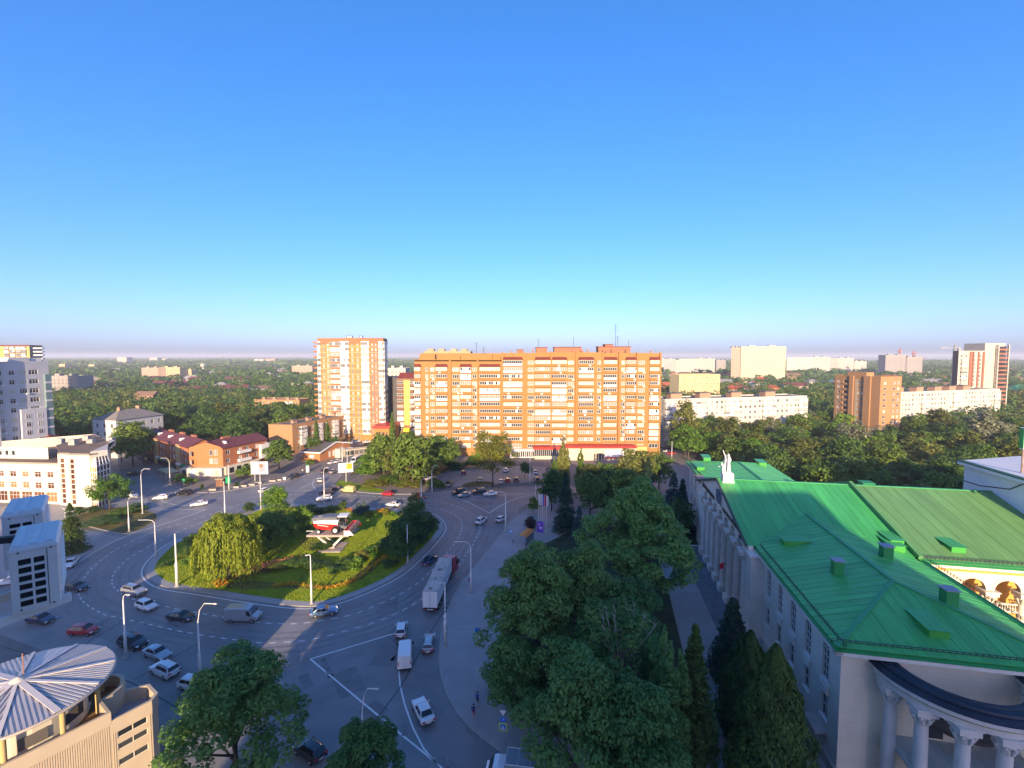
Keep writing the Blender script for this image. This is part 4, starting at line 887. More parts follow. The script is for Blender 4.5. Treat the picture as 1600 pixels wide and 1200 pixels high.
def house(X, Y, rz, wd, dp, he, roof, wall, label, group=None, hip=False):
    root = T('house', label, 'house', (X, Y, 0), rz, group); a, b = wd / 2, dp / 2; rh = min(wd, dp) * .32; e = .5
    key = (wd, dp, he, roof, wall, hip)
    if key not in hm:
        m_ = MB(); m_.box(-a, -b, 0, a, b, he)
        if not hip: m_.poly([(-a, -b, he), (-a, 0, he + rh), (-a, b, he)][::-1]).poly([(a, -b, he), (a, b, he), (a, 0, he + rh)][::-1][::-1])
        q = MB(); h = a - b * .8 if hip else a + e
        q.poly([(-a - e, -b - e, he), (a + e, -b - e, he), (h, 0, he + rh), (-h, 0, he + rh)]).poly([(a + e, b + e, he), (-a - e, b + e, he), (-h, 0, he + rh), (h, 0, he + rh)])
        if hip: q.poly([(-a - e, b + e, he), (-a - e, -b - e, he), (-h, 0, he + rh)]).poly([(a + e, -b - e, he), (a + e, b + e, he), (h, 0, he + rh)])
        q.poly([(-a - e, -b - e, he - .05), (-a - e, b + e, he - .05), (a + e, b + e, he - .05), (a + e, -b - e, he - .05)])
        wn = MB()
        for i in range(max(2, int(wd / 3.2))):
            x = -a + wd * (i + .5) / max(2, int(wd / 3.2))
            for k in range(max(1, int(he / 3))): wn.box(x - .6, -b - .06, 1.1 + 3 * k, x + .6, -b + .02, 2.5 + 3 * k)
        hm[key] = (m_.mesh('wall', HW[wall]), q.mesh('roof', HR[roof]), wn.mesh('windows', GLD))
    me = hm[key]; new('wall', me[0], root); new('roof', me[1], root); tag(new('windows', me[2], root), kind='stuff')
    foot = [(X + x * math.cos(rz) - y * math.sin(rz), Y + x * math.sin(rz) + y * math.cos(rz)) for x, y in ((-a, -b), (a, -b), (a, b), (-a, b))]; exc(foot, 2)
for px, py, wd, dp, he, rf, wl_, hip, rz, lab in (
    (1184, 589, 15, 12, 9, 0, 0, True, .2, 'tall orange house with a bright red hipped roof below the long cream tower'), (1217, 593, 22, 12, 8, 2, 2, False, .1, 'white flat fronted house right of the red roofed one'),
    (1236, 597, 26, 14, 11, 3, 3, False, .1, 'large orange brick house below the skyline near the brick tower'), (1139, 612, 16, 12, 7, 0, 0, False, -.4, 'orange house with gabled front beside the pale yellow block'), (1158, 603, 14, 12, 7, 3, 1, True, .3, 'tan house with brown hipped roof above the white panel block'),
    (1205, 615, 16, 10, 7, 0, 0, True, .2, 'red roofed house just above the white panel block roof'), (1272, 612, 18, 12, 6, 1, 3, True, .1, 'dark red roofed house left of the brick tower'), (1291, 606, 18, 12, 7, 5, 2, False, .1, 'blue roofed house beside the brick tower'),
    (1440, 592, 20, 14, 8, 0, 1, True, .1, 'wide red roofed house under the unfinished tower blocks'), (1462, 595, 18, 12, 7, 0, 2, True, .4, 'second red roofed house under the unfinished tower blocks'), (1455, 606, 30, 14, 8, 2, 1, False, .15, 'long cream house with grey roof behind the far panel block'),
    (1590, 625, 24, 16, 10, 4, 0, True, .2, 'orange building with a green hipped roof at the right edge'), (1585, 600, 18, 14, 9, 3, 1, True, .2, 'cream house with brown roof at the right edge'), (1578, 584, 26, 14, 9, 0, 0, False, .1, 'long red roofed building at the far right edge'),
    (152, 604, 26, 18, 8, 2, 1, False, -.7, 'yellow gabled hall with a grey roof above the left trees'), (138, 600, 18, 12, 8, 0, 0, False, .2, 'red roofed house left of the yellow gabled hall'), (268, 607, 44, 14, 6, 1, 3, False, .05, 'long maroon roofed hall in the middle of the left trees'), (234, 612, 26, 14, 6, 2, 1, False, .1, 'low grey roofed shed left of the maroon hall'),
    (372, 600, 36, 14, 7, 1, 2, False, .1, 'dark red roofed long house right of the left woods'), (300, 618, 26, 10, 5, 2, 2, False, .1, 'low white shed in the left woods'), (418, 628, 14, 12, 7, 3, 0, False, .3, 'small orange house behind the three storey brick block'), (232, 640, 14, 10, 12, 3, 3, False, .1, 'brick house behind the white hipped house'), (345, 590, 14, 12, 9, 0, 2, True, .1, 'white house with red roof beyond the left woods')):
    X, Y = at(px, py); house(X, Y, rz, wd, dp, he, rf, wl_, lab, None, hip)
LMK = [('near the long grey school', 95, 470), ('near the maroon roofed hall', 268, 560), ('near the stepped peach blocks', 255, 830), ('near the small yellow far tower', 142, 1300), ('left of the amber tower', 450, 700), ('near the pinkish long block', 472, 900), ('near the horizon twin tower', 190, 1900), ('near the white tower cluster', 240, 2400), ('near the pale yellow block', 1093, 400), ('below the long cream tower', 1190, 760), ('near the white skyline group', 1085, 1000), ('below the cream skyline blocks', 1310, 1050), ('under the tower cranes', 1412, 900), ('right of the striped tower', 1585, 400), ('behind the brick tower', 1350, 420), ('left of the striped tower', 1470, 520)]
def mark(X, Y): return min(LMK, key=lambda m: abs((X / Y - (m[1] - 800) / F)) * 3 + abs(math.log(Y / m[2])))[0]
rr = random.Random(4)
for i in range(330):
    Y = 480 + 2400 * rr.random() ** 1.6; px = rr.uniform(70, 490) if rr.random() < .3 else rr.uniform(1030, 1600)
    X = xat(px, Y, 5)
    if free((X, Y), 12):
        rf, wl_, hip = rr.choice((0, 1, 2, 2, 3, 3) if px < 700 else (0, 0, 1, 2, 2, 3)), rr.choice((0, 1, 2, 2)), rr.random() < .5
        wd_ = rr.choice((14, 20, 26)); house(X, Y, rr.choice((0, .15, -.2, .3)), wd_, 11, rr.choice((6, 9)), rf, wl_, '%s %s house with a %s %s roof %s' % (('small', 'wide', 'long')[int(wd_ > 15) + int(wd_ > 21)], ('orange brick', 'cream', 'white')[wl_], 'hipped' if hip else 'gabled', ('red', 'maroon', 'grey', 'brown')[rf], mark(X, Y)), 'small houses among the far trees', hip)
# ------------------------------------------------------------------ palace of culture with the green metal roofs
TH = -.19; OX, OY = 33.73, 45.4
ZE, ZR, ZH, WW, V1, VC, V3, VL = 14.7, 20.14, 17.32, 19.7, 24.4, 43.4, 62.4, 82.0
PW = M('palace_pale_wall', (.68, .635, .55), .85, .1, .3, .1); PT = brick('palace_cream_tiles', (.74, .67, .52), (.68, .61, .48), (.44, .4, .32), .9, .45); PD = M('palace_column_stone', (.62, .59, .53), .8, .1, .5)
GRN = ribbed('green_ribbed_metal', (.06, .38, .095), .2, .35, .42, var=.2, objvar=.09); GRN2 = ribbed('olive_green_ribbed_metal', (.13, .285, .085), .2, .35, .45, var=.18, objvar=.07); GRNP = M('green_painted_metal', (.025, .25, .07), .5, .12, .6)
OCH = M('ochre_wall', (.6, .33, .08), .85, .1, .4); GUT = M('dark_gutter', (.05, .07, .06), .7, .2, .6); BITU = M('dark_bitumen_roof', (.025, .03, .042), .5, .3, .5, .3)
pal = T('palace_of_culture', 'large pale palace of culture with bright green metal roofs and a front colonnade', 'palace', (OX, OY, 0), TH)
for f_ in ([(-3, -8), (WW + 1, -8), (WW + 1, V1 - 1), (80, V1 - 2), (80, V3 + 2), (WW + 1, V3 + 1), (WW + 1, VL + 1), (-1, VL + 1), (-3.5, V3), (-3.5, V1)],):
    exc([(OX + u * math.cos(TH) - v * math.sin(TH), OY + u * math.sin(TH) + v * math.cos(TH)) for u, v in f_], 1)
def W2L(X, Y): dx, dy = X - OX, Y - OY; c, s = math.cos(TH), math.sin(TH); return (dx * c + dy * s, -dx * s + dy * c)
def px2l(px, py, z): return W2L(*at(px, py, z))
def clip(poly, a0, a1):
    for lim, sg in ((a0, 1), (a1, -1)):
        out = []
        for i in range(len(poly)):
            p, q = poly[i], poly[(i + 1) % len(poly)]; dp, dq = (p[0] - lim) * sg, (q[0] - lim) * sg
            if dp >= 0: out.append(p)
            if dp * dq < 0: t = dp / (dp - dq); out.append((p[0] + (q[0] - p[0]) * t, p[1] + (q[1] - p[1]) * t))
        poly = out
        if len(poly) < 3: return []
    return poly
def sheets(root, name, P, mat, wd=1.15, th=.05):
    P = [Vector(p) for p in P]; nn = (P[1] - P[0]).cross(P[2] - P[0]).normalized()
    if nn.z < 0: nn = -nn
    up = (Vector((0, 0, 1)) - nn * nn.z).normalized(); ax = up.cross(nn).normalized(); o = P[0]
    q = [((p - o).dot(ax), (p - o).dot(up)) for p in P]; a0, a1 = min(x[0] for x in q), max(x[0] for x in q)
    base = MB(); base.poly([p - nn * .12 for p in P]); ro = base.obj(name, GRNP, root)
    mw = Matrix(((ax.x, up.x, nn.x, o.x), (ax.y, up.y, nn.y, o.y), (ax.z, up.z, nn.z, o.z), (0, 0, 0, 1)))
    a = a0; i = 0
    while a < a1 - .01:
        c = clip(q, a, min(a + wd, a1))
        if len(c) > 2:
            area = sum(c[k][0] * c[(k + 1) % len(c)][1] - c[(k + 1) % len(c)][0] * c[k][1] for k in range(len(c)))
            if abs(area) > .02:
                c = c if area > 0 else c[::-1]; m_ = MB(); dz = .006 * (i % 3)
                m_.prism(c, -.1, dz); r2 = clip(q, a, min(a + .1, a1))
                if len(r2) > 2:
                    ar = sum(r2[k][0] * r2[(k + 1) % len(r2)][1] - r2[(k + 1) % len(r2)][0] * r2[k][1] for k in range(len(r2))); m_.prism(r2 if ar > 0 else r2[::-1], dz - .01, dz + .03)
                s_ = m_.obj('roof_sheet', mat, ro); s_.matrix_local = mw
        a += wd; i += 1
    return ro
E1 = -.8
sheets(pal, 'roof', [(E1, E1, ZE), (9.85, 9.85, ZH), (9.85, 33.55, ZH), (E1, V1, ZE)], GRN)
sheets(pal, 'roof', [(WW - E1, E1, ZE), (WW - E1, V1, ZE), (9.85, 33.55, ZH), (9.85, 9.85, ZH)], GRN)
sheets(pal, 'roof', [(E1, E1, ZE), (WW - E1, E1, ZE), (9.85, 9.85, ZH)], GRN)
sheets(pal, 'roof', [(-2.1, V1, ZE), (20.9, V1, ZE), (20.9, VC, ZR), (-2.1, VC, ZR)], GRN)
sheets(pal, 'roof', [(-2.1, VC, ZR), (20.9, VC, ZR), (20.9, V3, ZE), (-2.1, V3, ZE)], GRN)
sheets(pal, 'roof', [(E1, V3, ZE), (9.85, V3 - 9.15, ZH), (9.85, VL - 9.85, ZH), (E1, VL + .8, ZE)], GRN)
sheets(pal, 'roof', [(WW - E1, V3, ZE), (WW - E1, VL + .8, ZE), (9.85, VL - 9.85, ZH), (9.85, V3 - 9.15, ZH)], GRN)
sheets(pal, 'roof', [(WW - E1, VL + .8, ZE), (E1, VL + .8, ZE), (9.85, VL - 9.85, ZH)], GRN)
sheets(pal, 'roof', [(21.4, V1 - .8, ZE - .2), (76, V1 - .8, ZE - .2), (76, VC, ZR), (21.4, VC, ZR)], GRN2, 1.6)
sheets(pal, 'roof', [(21.4, VC, ZR), (76, VC, ZR), (76, V3 + .8, ZE - .2), (21.4, V3 + .8, ZE - .2)], GRN2, 1.6)
rg = MB()
for p, q in (((9.85, 9.85, ZH + .06), (9.85, 33.3, ZH + .06)), ((E1, E1, ZE + .06), (9.85, 9.85, ZH + .06)), ((WW - E1, E1, ZE + .06), (9.85, 9.85, ZH + .06)), ((-2.1, VC, ZR + .06), (21, VC, ZR + .06)), ((21.4, VC, ZR + .06), (76, VC, ZR + .06)), ((9.85, V3 - 9, ZH + .06), (9.85, VL - 9.85, ZH + .06)), ((9.85, VL - 9.85, ZH + .06), (E1, VL + .8, ZE + .06)), ((9.85, VL - 9.85, ZH + .06), (WW - E1, VL + .8, ZE + .06))):
    MB().bar(p, q, .5, .14).obj('ridge_cap', M('green_ridge_cap', (.05, .3, .12), .5, .1, 1.), pal)
for p, q in (((21.1, V1 - .6, ZE + .25), (21.1, VC, ZR + .4)), ((21.1, VC, ZR + .4), (21.1, V3, ZE + .25))): MB().bar(p, q, .55, .6).obj('fire_wall', M('pale_green_coping', (.1, .28, .1), .6, .1), pal)
MB().bar((-2.15, V1 - .2, ZE), (-2.15, VC, ZR - .02), .3, .35).bar((-2.15, VC, ZR - .02), (-2.15, V3 + .2, ZE), .3, .35).obj('verge_trim', GUT, pal)
# eaves: lower green skirt, gutter and snow guard on the near wing
for (p, q) in (((-1.0, -1.0), (-1.0, V1)), ((-1.0, -1.0), (WW + 1., -1.0)), ((WW + 1., -1.0), (WW + 1., V1 - 1)), ((-1, V3), (-1, VL + 1)), ((21, V1 - 1.1), (76, V1 - 1.1))):
    a, b = Vector(p), Vector(q); d = (b - a).normalized(); n = Vector((-d.y, d.x)); c = Vector((WW / 2, 12)) if p[0] < 20 and p[1] < 30 else Vector((48, 43)) if p[0] > 20.5 else Vector((10, 72))
    if n.dot(c - a) < 0: n = -n
    m_ = MB(); m_.poly([(*a, ZE - .35), (*b, ZE - .35), (*(b + n * .75), ZE - .02), (*(a + n * .75), ZE - .02)]); m_.poly([(*(a + n * .75), ZE - .42), (*(b + n * .75), ZE - .42), (*b, ZE - .42), (*a, ZE - .42)]); m_.poly([(*a, ZE - .42), (*b, ZE - .42), (*b, ZE - .35), (*a, ZE - .35)]); m_.obj('eaves_skirt', GRNP, pal)
    MB().bar((*(a + n * .35), ZE - .62), (*(b + n * .35), ZE - .62), .7, .36).obj('cornice', PD if p[0] < 20.5 else CRM, pal)
    sgm = MB(); L = (b - a).length
    for i in range(int(L / .55)):
        s = a + d * .55 * i + n * .9; sgm.bar((s.x, s.y, ZE), (s.x, s.y, ZE + .42), .05)
    for zz in (.22, .42): s0, s1 = a + n * .9, b + n * .9; sgm.bar((s0.x, s0.y, ZE + zz), (s1.x, s1.y, ZE + zz), .05)
    tag(sgm.obj('snow_guard', DARKM, pal))
# walls
def arched(mb, A, B, u, z0, z1, w, depth, m=0):     # arch spandrels and soffit inside a rectangular opening
    A, d, n, rz = frame_of(A, B); r = w / 2; zc = z1 - r; N = 8
    def P(x, z, o=0): q = A + d * (u + x) - n * o; return (q.x, q.y, z)
    arc = [(r * math.cos(math.pi * i / N), zc + r * math.sin(math.pi * i / N)) for i in range(N + 1)]
    mb.poly([P(r, z1)] + [P(*a) for a in arc[:N // 2 + 1]][::1], m); mb.poly([P(-r, z1)] + [P(*a) for a in arc[N // 2:]][::-1], m)
    for a, b in zip(arc, arc[1:]): mb.poly([P(*a), P(*b), P(*b, depth), P(*a, depth)], m)
def pwall(name, mat, A, B, z0, z1, arch=(), rect=(), depth=.3, gl=GLD, nx=3):
    mb = MB(); rc = [(u - w / 2, u + w / 2, a, b) for u, a, b, w in arch] + [(u - w / 2, u + w / 2, a, b) for u, a, b, w in rect]
    wall_grid(mb, A, B, z0, z1, rc, depth)
    for u, a, b, w in arch: arched(mb, A, B, u, a, b, w, depth)
    o = mb.obj(name, mat, pal)
    for (u, a, b, w), is_a in [(x, 1) for x in arch] + [(x, 0) for x in rect]:
        A_, d, n, rz = frame_of(A, B); q = A_ + d * u - n * (depth - .06)
        wo = new('window', PANE_F(w, b - a, nx if is_a else 2), pal, (q.x, q.y, a), rz)
        k = 5 if is_a else 2
        for i in range(nx if is_a else 2):
            for j in range(k):
                wq = w / (nx if is_a else 2); new('pane', PANE(wq - .1, (b - a) / k - .1, gl), wo, (-w / 2 + wq * (i + .5), .01, (b - a) / k * j + .05))
        q = A_ + d * u + n * .12; MB().box(-w / 2 - .12, -.14, -.16, w / 2 + .12, .12 + depth * .8, -.02).obj('sill', WHITE, wo, (0, -(depth - .06) , 0))
    return o
PF = {}; PN = {}
def PANE_F(w, h, nx):
    k = (round(w, 2), round(h, 2), nx)
    if k not in PF:
        mb = MB(); ny = 5 if nx == 3 else 2
        for i in range(nx + 1): x = -w / 2 + w * i / nx; mb.box(max(x - .05, -w / 2), -.06, 0, min(x + .05, w / 2), .04, h)
        for j in range(ny + 1): z = h * j / ny; mb.box(-w / 2, -.05, max(0, z - .045), w / 2, .035, min(h, z + .045))
        PF[k] = mb.mesh('window', [WINF])
    return PF[k]
def PANE(w, h, gl):
    k = (round(w, 2), round(h, 2), gl.name)
    if k not in PN: PN[k] = MB().box(-w / 2, -.01, 0, w / 2, .01, h).mesh('pane', [gl])
    return PN[k]
wv = [3.1 + 4.35 * i for i in range(5)]
pwall('west_wall', PW, (0, V1), (0, 0), 0, ZE - .4, [(V1 - v, 8.6, 12.9, 1.6) for v in wv], [(V1 - v, 4.4, 7.0, 1.45) for v in wv])
for v in wv: MB().box(-.22, v - .9, 7.35, -.01, v + .9, 8.2).obj('window_apron', PW, pal); MB().box(-.12, v - 1.05, 8.22, -.0, v + 1.05, 8.4).obj('apron_moulding', PD, pal)
MB().box(-1.2, 2.2, 2.9, -.01, 5.2, 3.15).obj('door_canopy', CONC, pal); MB().box(-.35, -.3, 0, -.005, V1, 1.3).obj('plinth', CONC, pal)
pwall('south_wall', PT, (0, 0), (WW, 0), 0, ZE - .4)
pwall('east_wall', CRM, (WW, 0), (WW, V1), 0, ZE - .4)
wf = [V3 + 3 + 4.35 * i for i in range(4)]
pwall('far_west_wall', PW, (0, VL), (0, V3), 0, ZE - .4, [(VL - v, 8.6, 12.9, 1.6) for v in wf], [(VL - v, 4.4, 7.0, 1.45) for v in wf])
pwall('far_north_wall', PW, (WW, VL), (0, VL), 0, ZE - .4); pwall('far_east_wall', PW, (WW, V3), (WW, VL), 0, ZE - .4)
# portico
UP = -1.75; av = [28.65 + 4.15 * k for k in range(7)]; cv = [26.55 + 4.15 * k for k in range(8)]
pwall('portico_back_wall', OCH, (1.6, V3), (1.6, V1), 0, 15, [(V3 - v, 6.6, 13.2, 2.2) for v in av], [(V3 - v, .3, 4.6, 2.4) for v in av], .25)
def arcade(name, mat, A, B, zs, r, us, outline, th):  # wall carried on arches; outline = upper corner points (u, z)
    A_, d, n, rz = frame_of(A, B); N = 10; lo = []
    L = (Vector(B) - A_).length
    pts = [(0, zs)]
    for u in us: pts += [(u - r * math.cos(math.pi * i / N), zs + r * math.sin(math.pi * i / N)) for i in range(N + 1)]
    pts += [(L, zs)] + outline
    def P(x, z, o=0): q = A_ + d * x - n * o; return (q.x, q.y, z)
    mb = MB(); tr = tessellate_polygon([[Vector((x, z, 0)) for x, z in pts]])
    for o in (0, th):
        k = len(mb.v); mb.v += [P(x, z, o) for x, z in pts]
        for t in tr:
            a, b, c = (pts[i] for i in t)
            if ((b[0] - a[0]) * (c[1] - a[1]) - (b[1] - a[1]) * (c[0] - a[0]) < 0) != (o > 0): t = t[::-1]
            mb.f.append(tuple(k + i for i in t)); mb.m.append(0)
    for i in range(len(pts)): a, b = pts[i], pts[(i + 1) % len(pts)]; mb.poly([P(*b), P(*a), P(*a, th), P(*b, th)][::-1])
    o = mb.obj(name, mat, pal)
    for u in us:
        tm = MB()
        for i in range(N):
            a0, a1 = math.pi * i / N, math.pi * (i + 1) / N; f = lambda rr, a, o: P(u - rr * math.cos(a), zs + rr * math.sin(a), o)
            tm.poly([f(r, a0, -.08), f(r, a1, -.08), f(r + .3, a1, -.08), f(r + .3, a0, -.08)][::-1]); tm.poly([f(r + .3, a0, -.08), f(r + .3, a1, -.08), f(r + .3, a1, 0), f(r + .3, a0, 0)][::-1]); tm.poly([f(r, a1, -.08), f(r, a0, -.08), f(r, a0, th), f(r, a1, th)][::-1])
        tm.obj('arch_moulding', CRM, pal)
    return o
LP = V3 - V1
rake = [(LP, ZE - .05), (LP / 2, ZR - .15), (0, ZE - .05)]
arcade('pediment_wall', PW, (UP, V3), (UP, V1), 13.2, 1.45, sorted(V3 - v for v in av), rake, .7)
MB().poly([(UP + .7, V1, 14.6), (1.6, V1, 14.6), (1.6, V3, 14.6), (UP + .7, V3, 14.6)]).obj('portico_ceiling', PW, pal)
def column(root, x, y, z0, z1, r, ped=1.6, mat=PD):
    c = new('column', MB().lathe([(r * 1.0, 0), (r, (z1 - z0 - ped) * .35), (r * .85, z1 - z0 - ped - 1.0)], 14).mesh('column', mat, True), root, (x, y, z0 + ped))
    MB().box(-r * 1.35, -r * 1.35, -ped, r * 1.35, r * 1.35, -.35).obj('pedestal', mat, c); MB().lathe([(r * 1.3, -.35), (r * 1.35, -.2), (r * 1.02, 0)], 14).obj('column_base', mat, c, smooth=True)
    h = z1 - z0 - ped; cp = MB().lathe([(r * .86, h - 1.0), (r * .95, h - .85), (r * 1.0, h - .5), (r * 1.35, h - .15), (r * 1.35, h)], 10)
    for i in range(8):
        t = i * math.pi / 4 + .2; cp.bar((r * .9 * math.cos(t), r * .9 * math.sin(t), h - .95), (r * 1.38 * math.cos(t), r * 1.38 * math.sin(t), h - .3), .24, .14); cp.ball((r * 1.3 * math.cos(t), r * 1.3 * math.sin(t), h - .28), .15, .15, .13, 4)
    cp.obj('capital', mat, c); MB().box(-r * 1.4, -r * 1.4, h, r * 1.4, r * 1.4, h + .55).box(-r * 1.6, -r * 1.6, h + .55, r * 1.6, r * 1.6, h + .7).obj('impost_block', mat, c)
    return c
for v in cv: column(pal, UP + .35, v, 0, 12.5, .78)
for v in cv: MB().box(1.0, v - .5, 0, 1.55, v + .5, 14.5).obj('pilaster', PD, pal)
MB().box(UP, 55.9 + .6, 0, UP + 1.2, V3, 13.2).obj('far_pylon', PW, pal); MB().box(UP - .1, 22.6, 0, 0, 25.6, 13.6).obj('near_pylon', PW, pal); MB().box(UP - .4, 22.2, 13.6, .3, 25.8, 13.9).obj('pylon_cap', PD, pal)
for z0, o in ((14.7, .0), (15.1, .25), (15.5, .5)): MB().box(UP - .15 - o, V3 - 3.2, z0, UP + 1.2, V3 + .2 + o, z0 + .36).obj('cornice_return', M('brown_grey_cornice', (.3, .25, .2), .85, .15), pal)
MB().box(UP - .25, V1 - .1, 13.95, UP - .01, V3 - 3.4, 13.96).obj('string_course', PD, pal)
def inscription(text, v0, v1, z, h):
    cu = bpy.data.curves.new('inscription', 'FONT'); cu.body = text; cu.size = h; cu.extrude = .06; cu.materials.append(M('dark_bronze_letters', (.11, .09, .05), .5, .1)); cu.fill_mode = 'BOTH'
    cu.space_character = 1.25; t_ = new('inscription', cu); bpy.context.view_layer.update(); me = bpy.data.meshes.new_from_object(t_.evaluated_get(bpy.context.evaluated_depsgraph_get())); wd = max(t_.dimensions.x, .1); k = abs(v1 - v0) / wd; bpy.data.objects.remove(t_); o = new('inscription', me, pal)
    o.matrix_local = Matrix(((0, 0, -1, UP - .08), (-k, 0, 0, v0), (0, 1, 0, z), (0, 0, 0, 1)))
inscription('ДВОРЕЦ КУЛЬТУРЫ', 57, 46.2, 15.0, 1.15); inscription('РОСТСЕЛЬМАШ', 39.8, 28.6, 15.0, 1.0)
em = MB()                                  # relief emblem: cog ring with two ears of wheat
for i in range(16): t = i * math.pi / 8; em.bar((UP - .12, 42.6 + 1.05 * math.cos(t), 16.9 + 1.05 * math.sin(t)), (UP - .12, 42.6 + 1.4 * math.cos(t), 16.9 + 1.4 * math.sin(t)), .3, .16)
for i in range(20): t, t2 = i * math.pi / 10, (i + 1) * math.pi / 10; em.bar((UP - .12, 42.6 + math.cos(t), 16.9 + math.sin(t)), (UP - .12, 42.6 + math.cos(t2), 16.9 + math.sin(t2)), .22, .16)
for sg in (-1, 1):
    for i in range(9): em.ball((UP - .12, 42.6 + sg * (1.7 + .25 * math.sin(i * .4)), 15.6 + i * .3), .08, .16, .2, 4)
em.bar((UP - .12, 42.6, 15.5), (UP - .12, 42.6, 18.4), .16).bar((UP - .12, 41.6, 15.6), (UP - .12, 43.6, 18), .12).obj('relief_emblem', M('grey_blue_relief', (.17, .2, .25), .6, .1), pal)
MB().bar((UP - .5, 36, 6.6), (UP - .1, 36, 6.4), .08).poly([(UP - .5, 36, 6.7), (UP - 1.1, 36.5, 6.2), (UP - 1.1, 36.5, 5.2), (UP - .5, 36, 5.6)]).obj('red_flag', M('red_cloth', (.65, .02, .04), .8, .1), pal)
# courtyard arcade
ca = [(23.9 + 4.2 * i) - 21.2 for i in range(12)]
arcade('courtyard_arcade', CRM, (21.2, V1), (75, V1), 10.7, 1.6, ca, [(53.8, ZE - .8), (0, ZE - .8)], .6)
pwall('courtyard_wall', OCH, (21.2, V1 + 3), (75, V1 + 3), 0, 13, [], [(u, z, z + 2.4, 1.5) for u in ca for z in (2.2, 8.2)], .2)
for i in range(13): column(pal, 21.8 + 4.2 * i, V1 + .3, 0, 10.0, .6, mat=CRM)
for u in ca:
    bl = MB().box(21.2 + u - 1.3, V1 - .1, 8.85, 21.2 + u + 1.3, V1 + .1, 9.0).box(21.2 + u - 1.3, V1 - .12, 7.7, 21.2 + u + 1.3, V1 + 2.9, 7.95)
    for i in range(8): bl.lathe([(.07, 0), (.1, .25), (.05, .6), (.07, .9)], 5, (21.2 + u - 1.1 + i * .31, V1, 7.95))
    bl.obj('balustrade', CRM, pal)
MB().box(21.2, V1 - .25, 13.2, 75, V1 - .02, 13.5).obj('frieze_band', OCH, pal)
dn = MB(); [dn.box(21.6 + i * .9, V1 - .45, 13.55, 22.05 + i * .9, V1 - .02, 13.85) for i in range(58)]; dn.obj('dentils', OCH, pal)
pwall('hall_north_wall', PW, (75, V3), (21.2, V3), 0, ZE - .4); pwall('hall_end_wall', PW, (75, V1), (75, V3), 0, ZE - .4)
# rotunda on the south wall
for (r0, r1, z0, z1, mat, nm) in ((5.5, 6.9, 11.9, 12.5, PD, 'architrave'), (5.4, 7.05, 12.5, 12.75, M('ochre_moss_band', (.32, .28, .12), .9, .2), 'moss_band'), (5.2, 7.3, 12.75, 13.15, PD, 'cornice_ring')):
    MB().lathe([(r0, z0), (r1, z0), (r1, z1), (r0, z1), (r0, z0)], 32, (9.85, -.01, 0), 0, math.pi, 2 * math.pi).obj(nm, mat, pal)
MB().lathe([(5.1, 13.15), (5.0, 13.5), (5.5, 13.75), (6.4, 13.62), (7.0, 13.4), (7.4, 13.16)], 40, (9.85, -.01, 0), 0, math.pi, 2 * math.pi).obj('rotunda_roof', BITU, pal, smooth=False)
for r_ in (5.75, 6.6): MB().lathe([(r_, 13.62), (r_ + .1, 13.78), (r_ + .2, 13.6)], 40, (9.85, -.01, 0), 0, math.pi, 2 * math.pi).obj('roof_seam', BITU, pal)
for i in range(7):
    t = math.pi + math.pi * (i + .5) / 7; column(pal, 9.85 + 6.2 * math.cos(t), 6.2 * math.sin(t), 0, 11.2, .6)
MB().prism([(4.2, -4.2), (15.5, -4.2), (15.5, -.02), (4.2, -.02)], 5.4, 5.7).obj('entrance_canopy', ribbed('pale_ribbed_canopy', (.4, .43, .4), .3, .6, .5), pal)
MB().lathe([(.01, 7.6), (3.2, 7.6), (3.2, 7.9), (.01, 7.9)], 18, (11, -.02, 0), 0, math.pi, 2 * math.pi, 1, .8).obj('balcony_slab', M('brown_slab', (.12, .09, .07), .9, .2), pal)
for z in (1, 5.9): 
    for u in (8.5, 13.4): MB().box(u - .8, -.06, z, u + .8, -.005, z + 2.4).obj('south_window', GLD, pal)
# chimneys, hatches and dormers on the roofs
def rz_of(u, v):
    z = -1
    if -2.1 <= u <= 76 and V1 <= v <= V3: z = ZR - abs(v - VC) * (ZR - ZE) / (VC - V1)
    if E1 <= u <= WW - E1 and (v < 34 or v > 53): z = max(z, min(ZH - abs(u - 9.85) * (ZH - ZE) / 10.65, ZE + (v - E1) * (ZH - ZE) / 10.65 if v < 34 else 99))
    return z
def roofpt(px, py):
    z = 16.
    for _ in range(12): u, v = px2l(px, py, z); z = .5 * z + .5 * max(rz_of(u, v), 14.7)
    return u, v, rz_of(u, v)
for px, py, s in ((1308, 896, .55), (1384, 872, .6), (1482, 944, .6), (1353, 762, 1.1)):
    u, v, z = roofpt(px, py); c = MB().box(-s, -s, -.4, s, s, 1.7 if s < 1 else 1.3).obj('roof_chimney', GRNP, pal, (u, v, z)); MB().box(-s - .15, -s - .15, 1.75 if s < 1 else 1.32, s + .15, s + .15, 1.85 if s < 1 else 1.4).obj('chimney_cap', M('grey_cap', (.25, .28, .32), .5, .1) if s < 1 else GRNP, c)
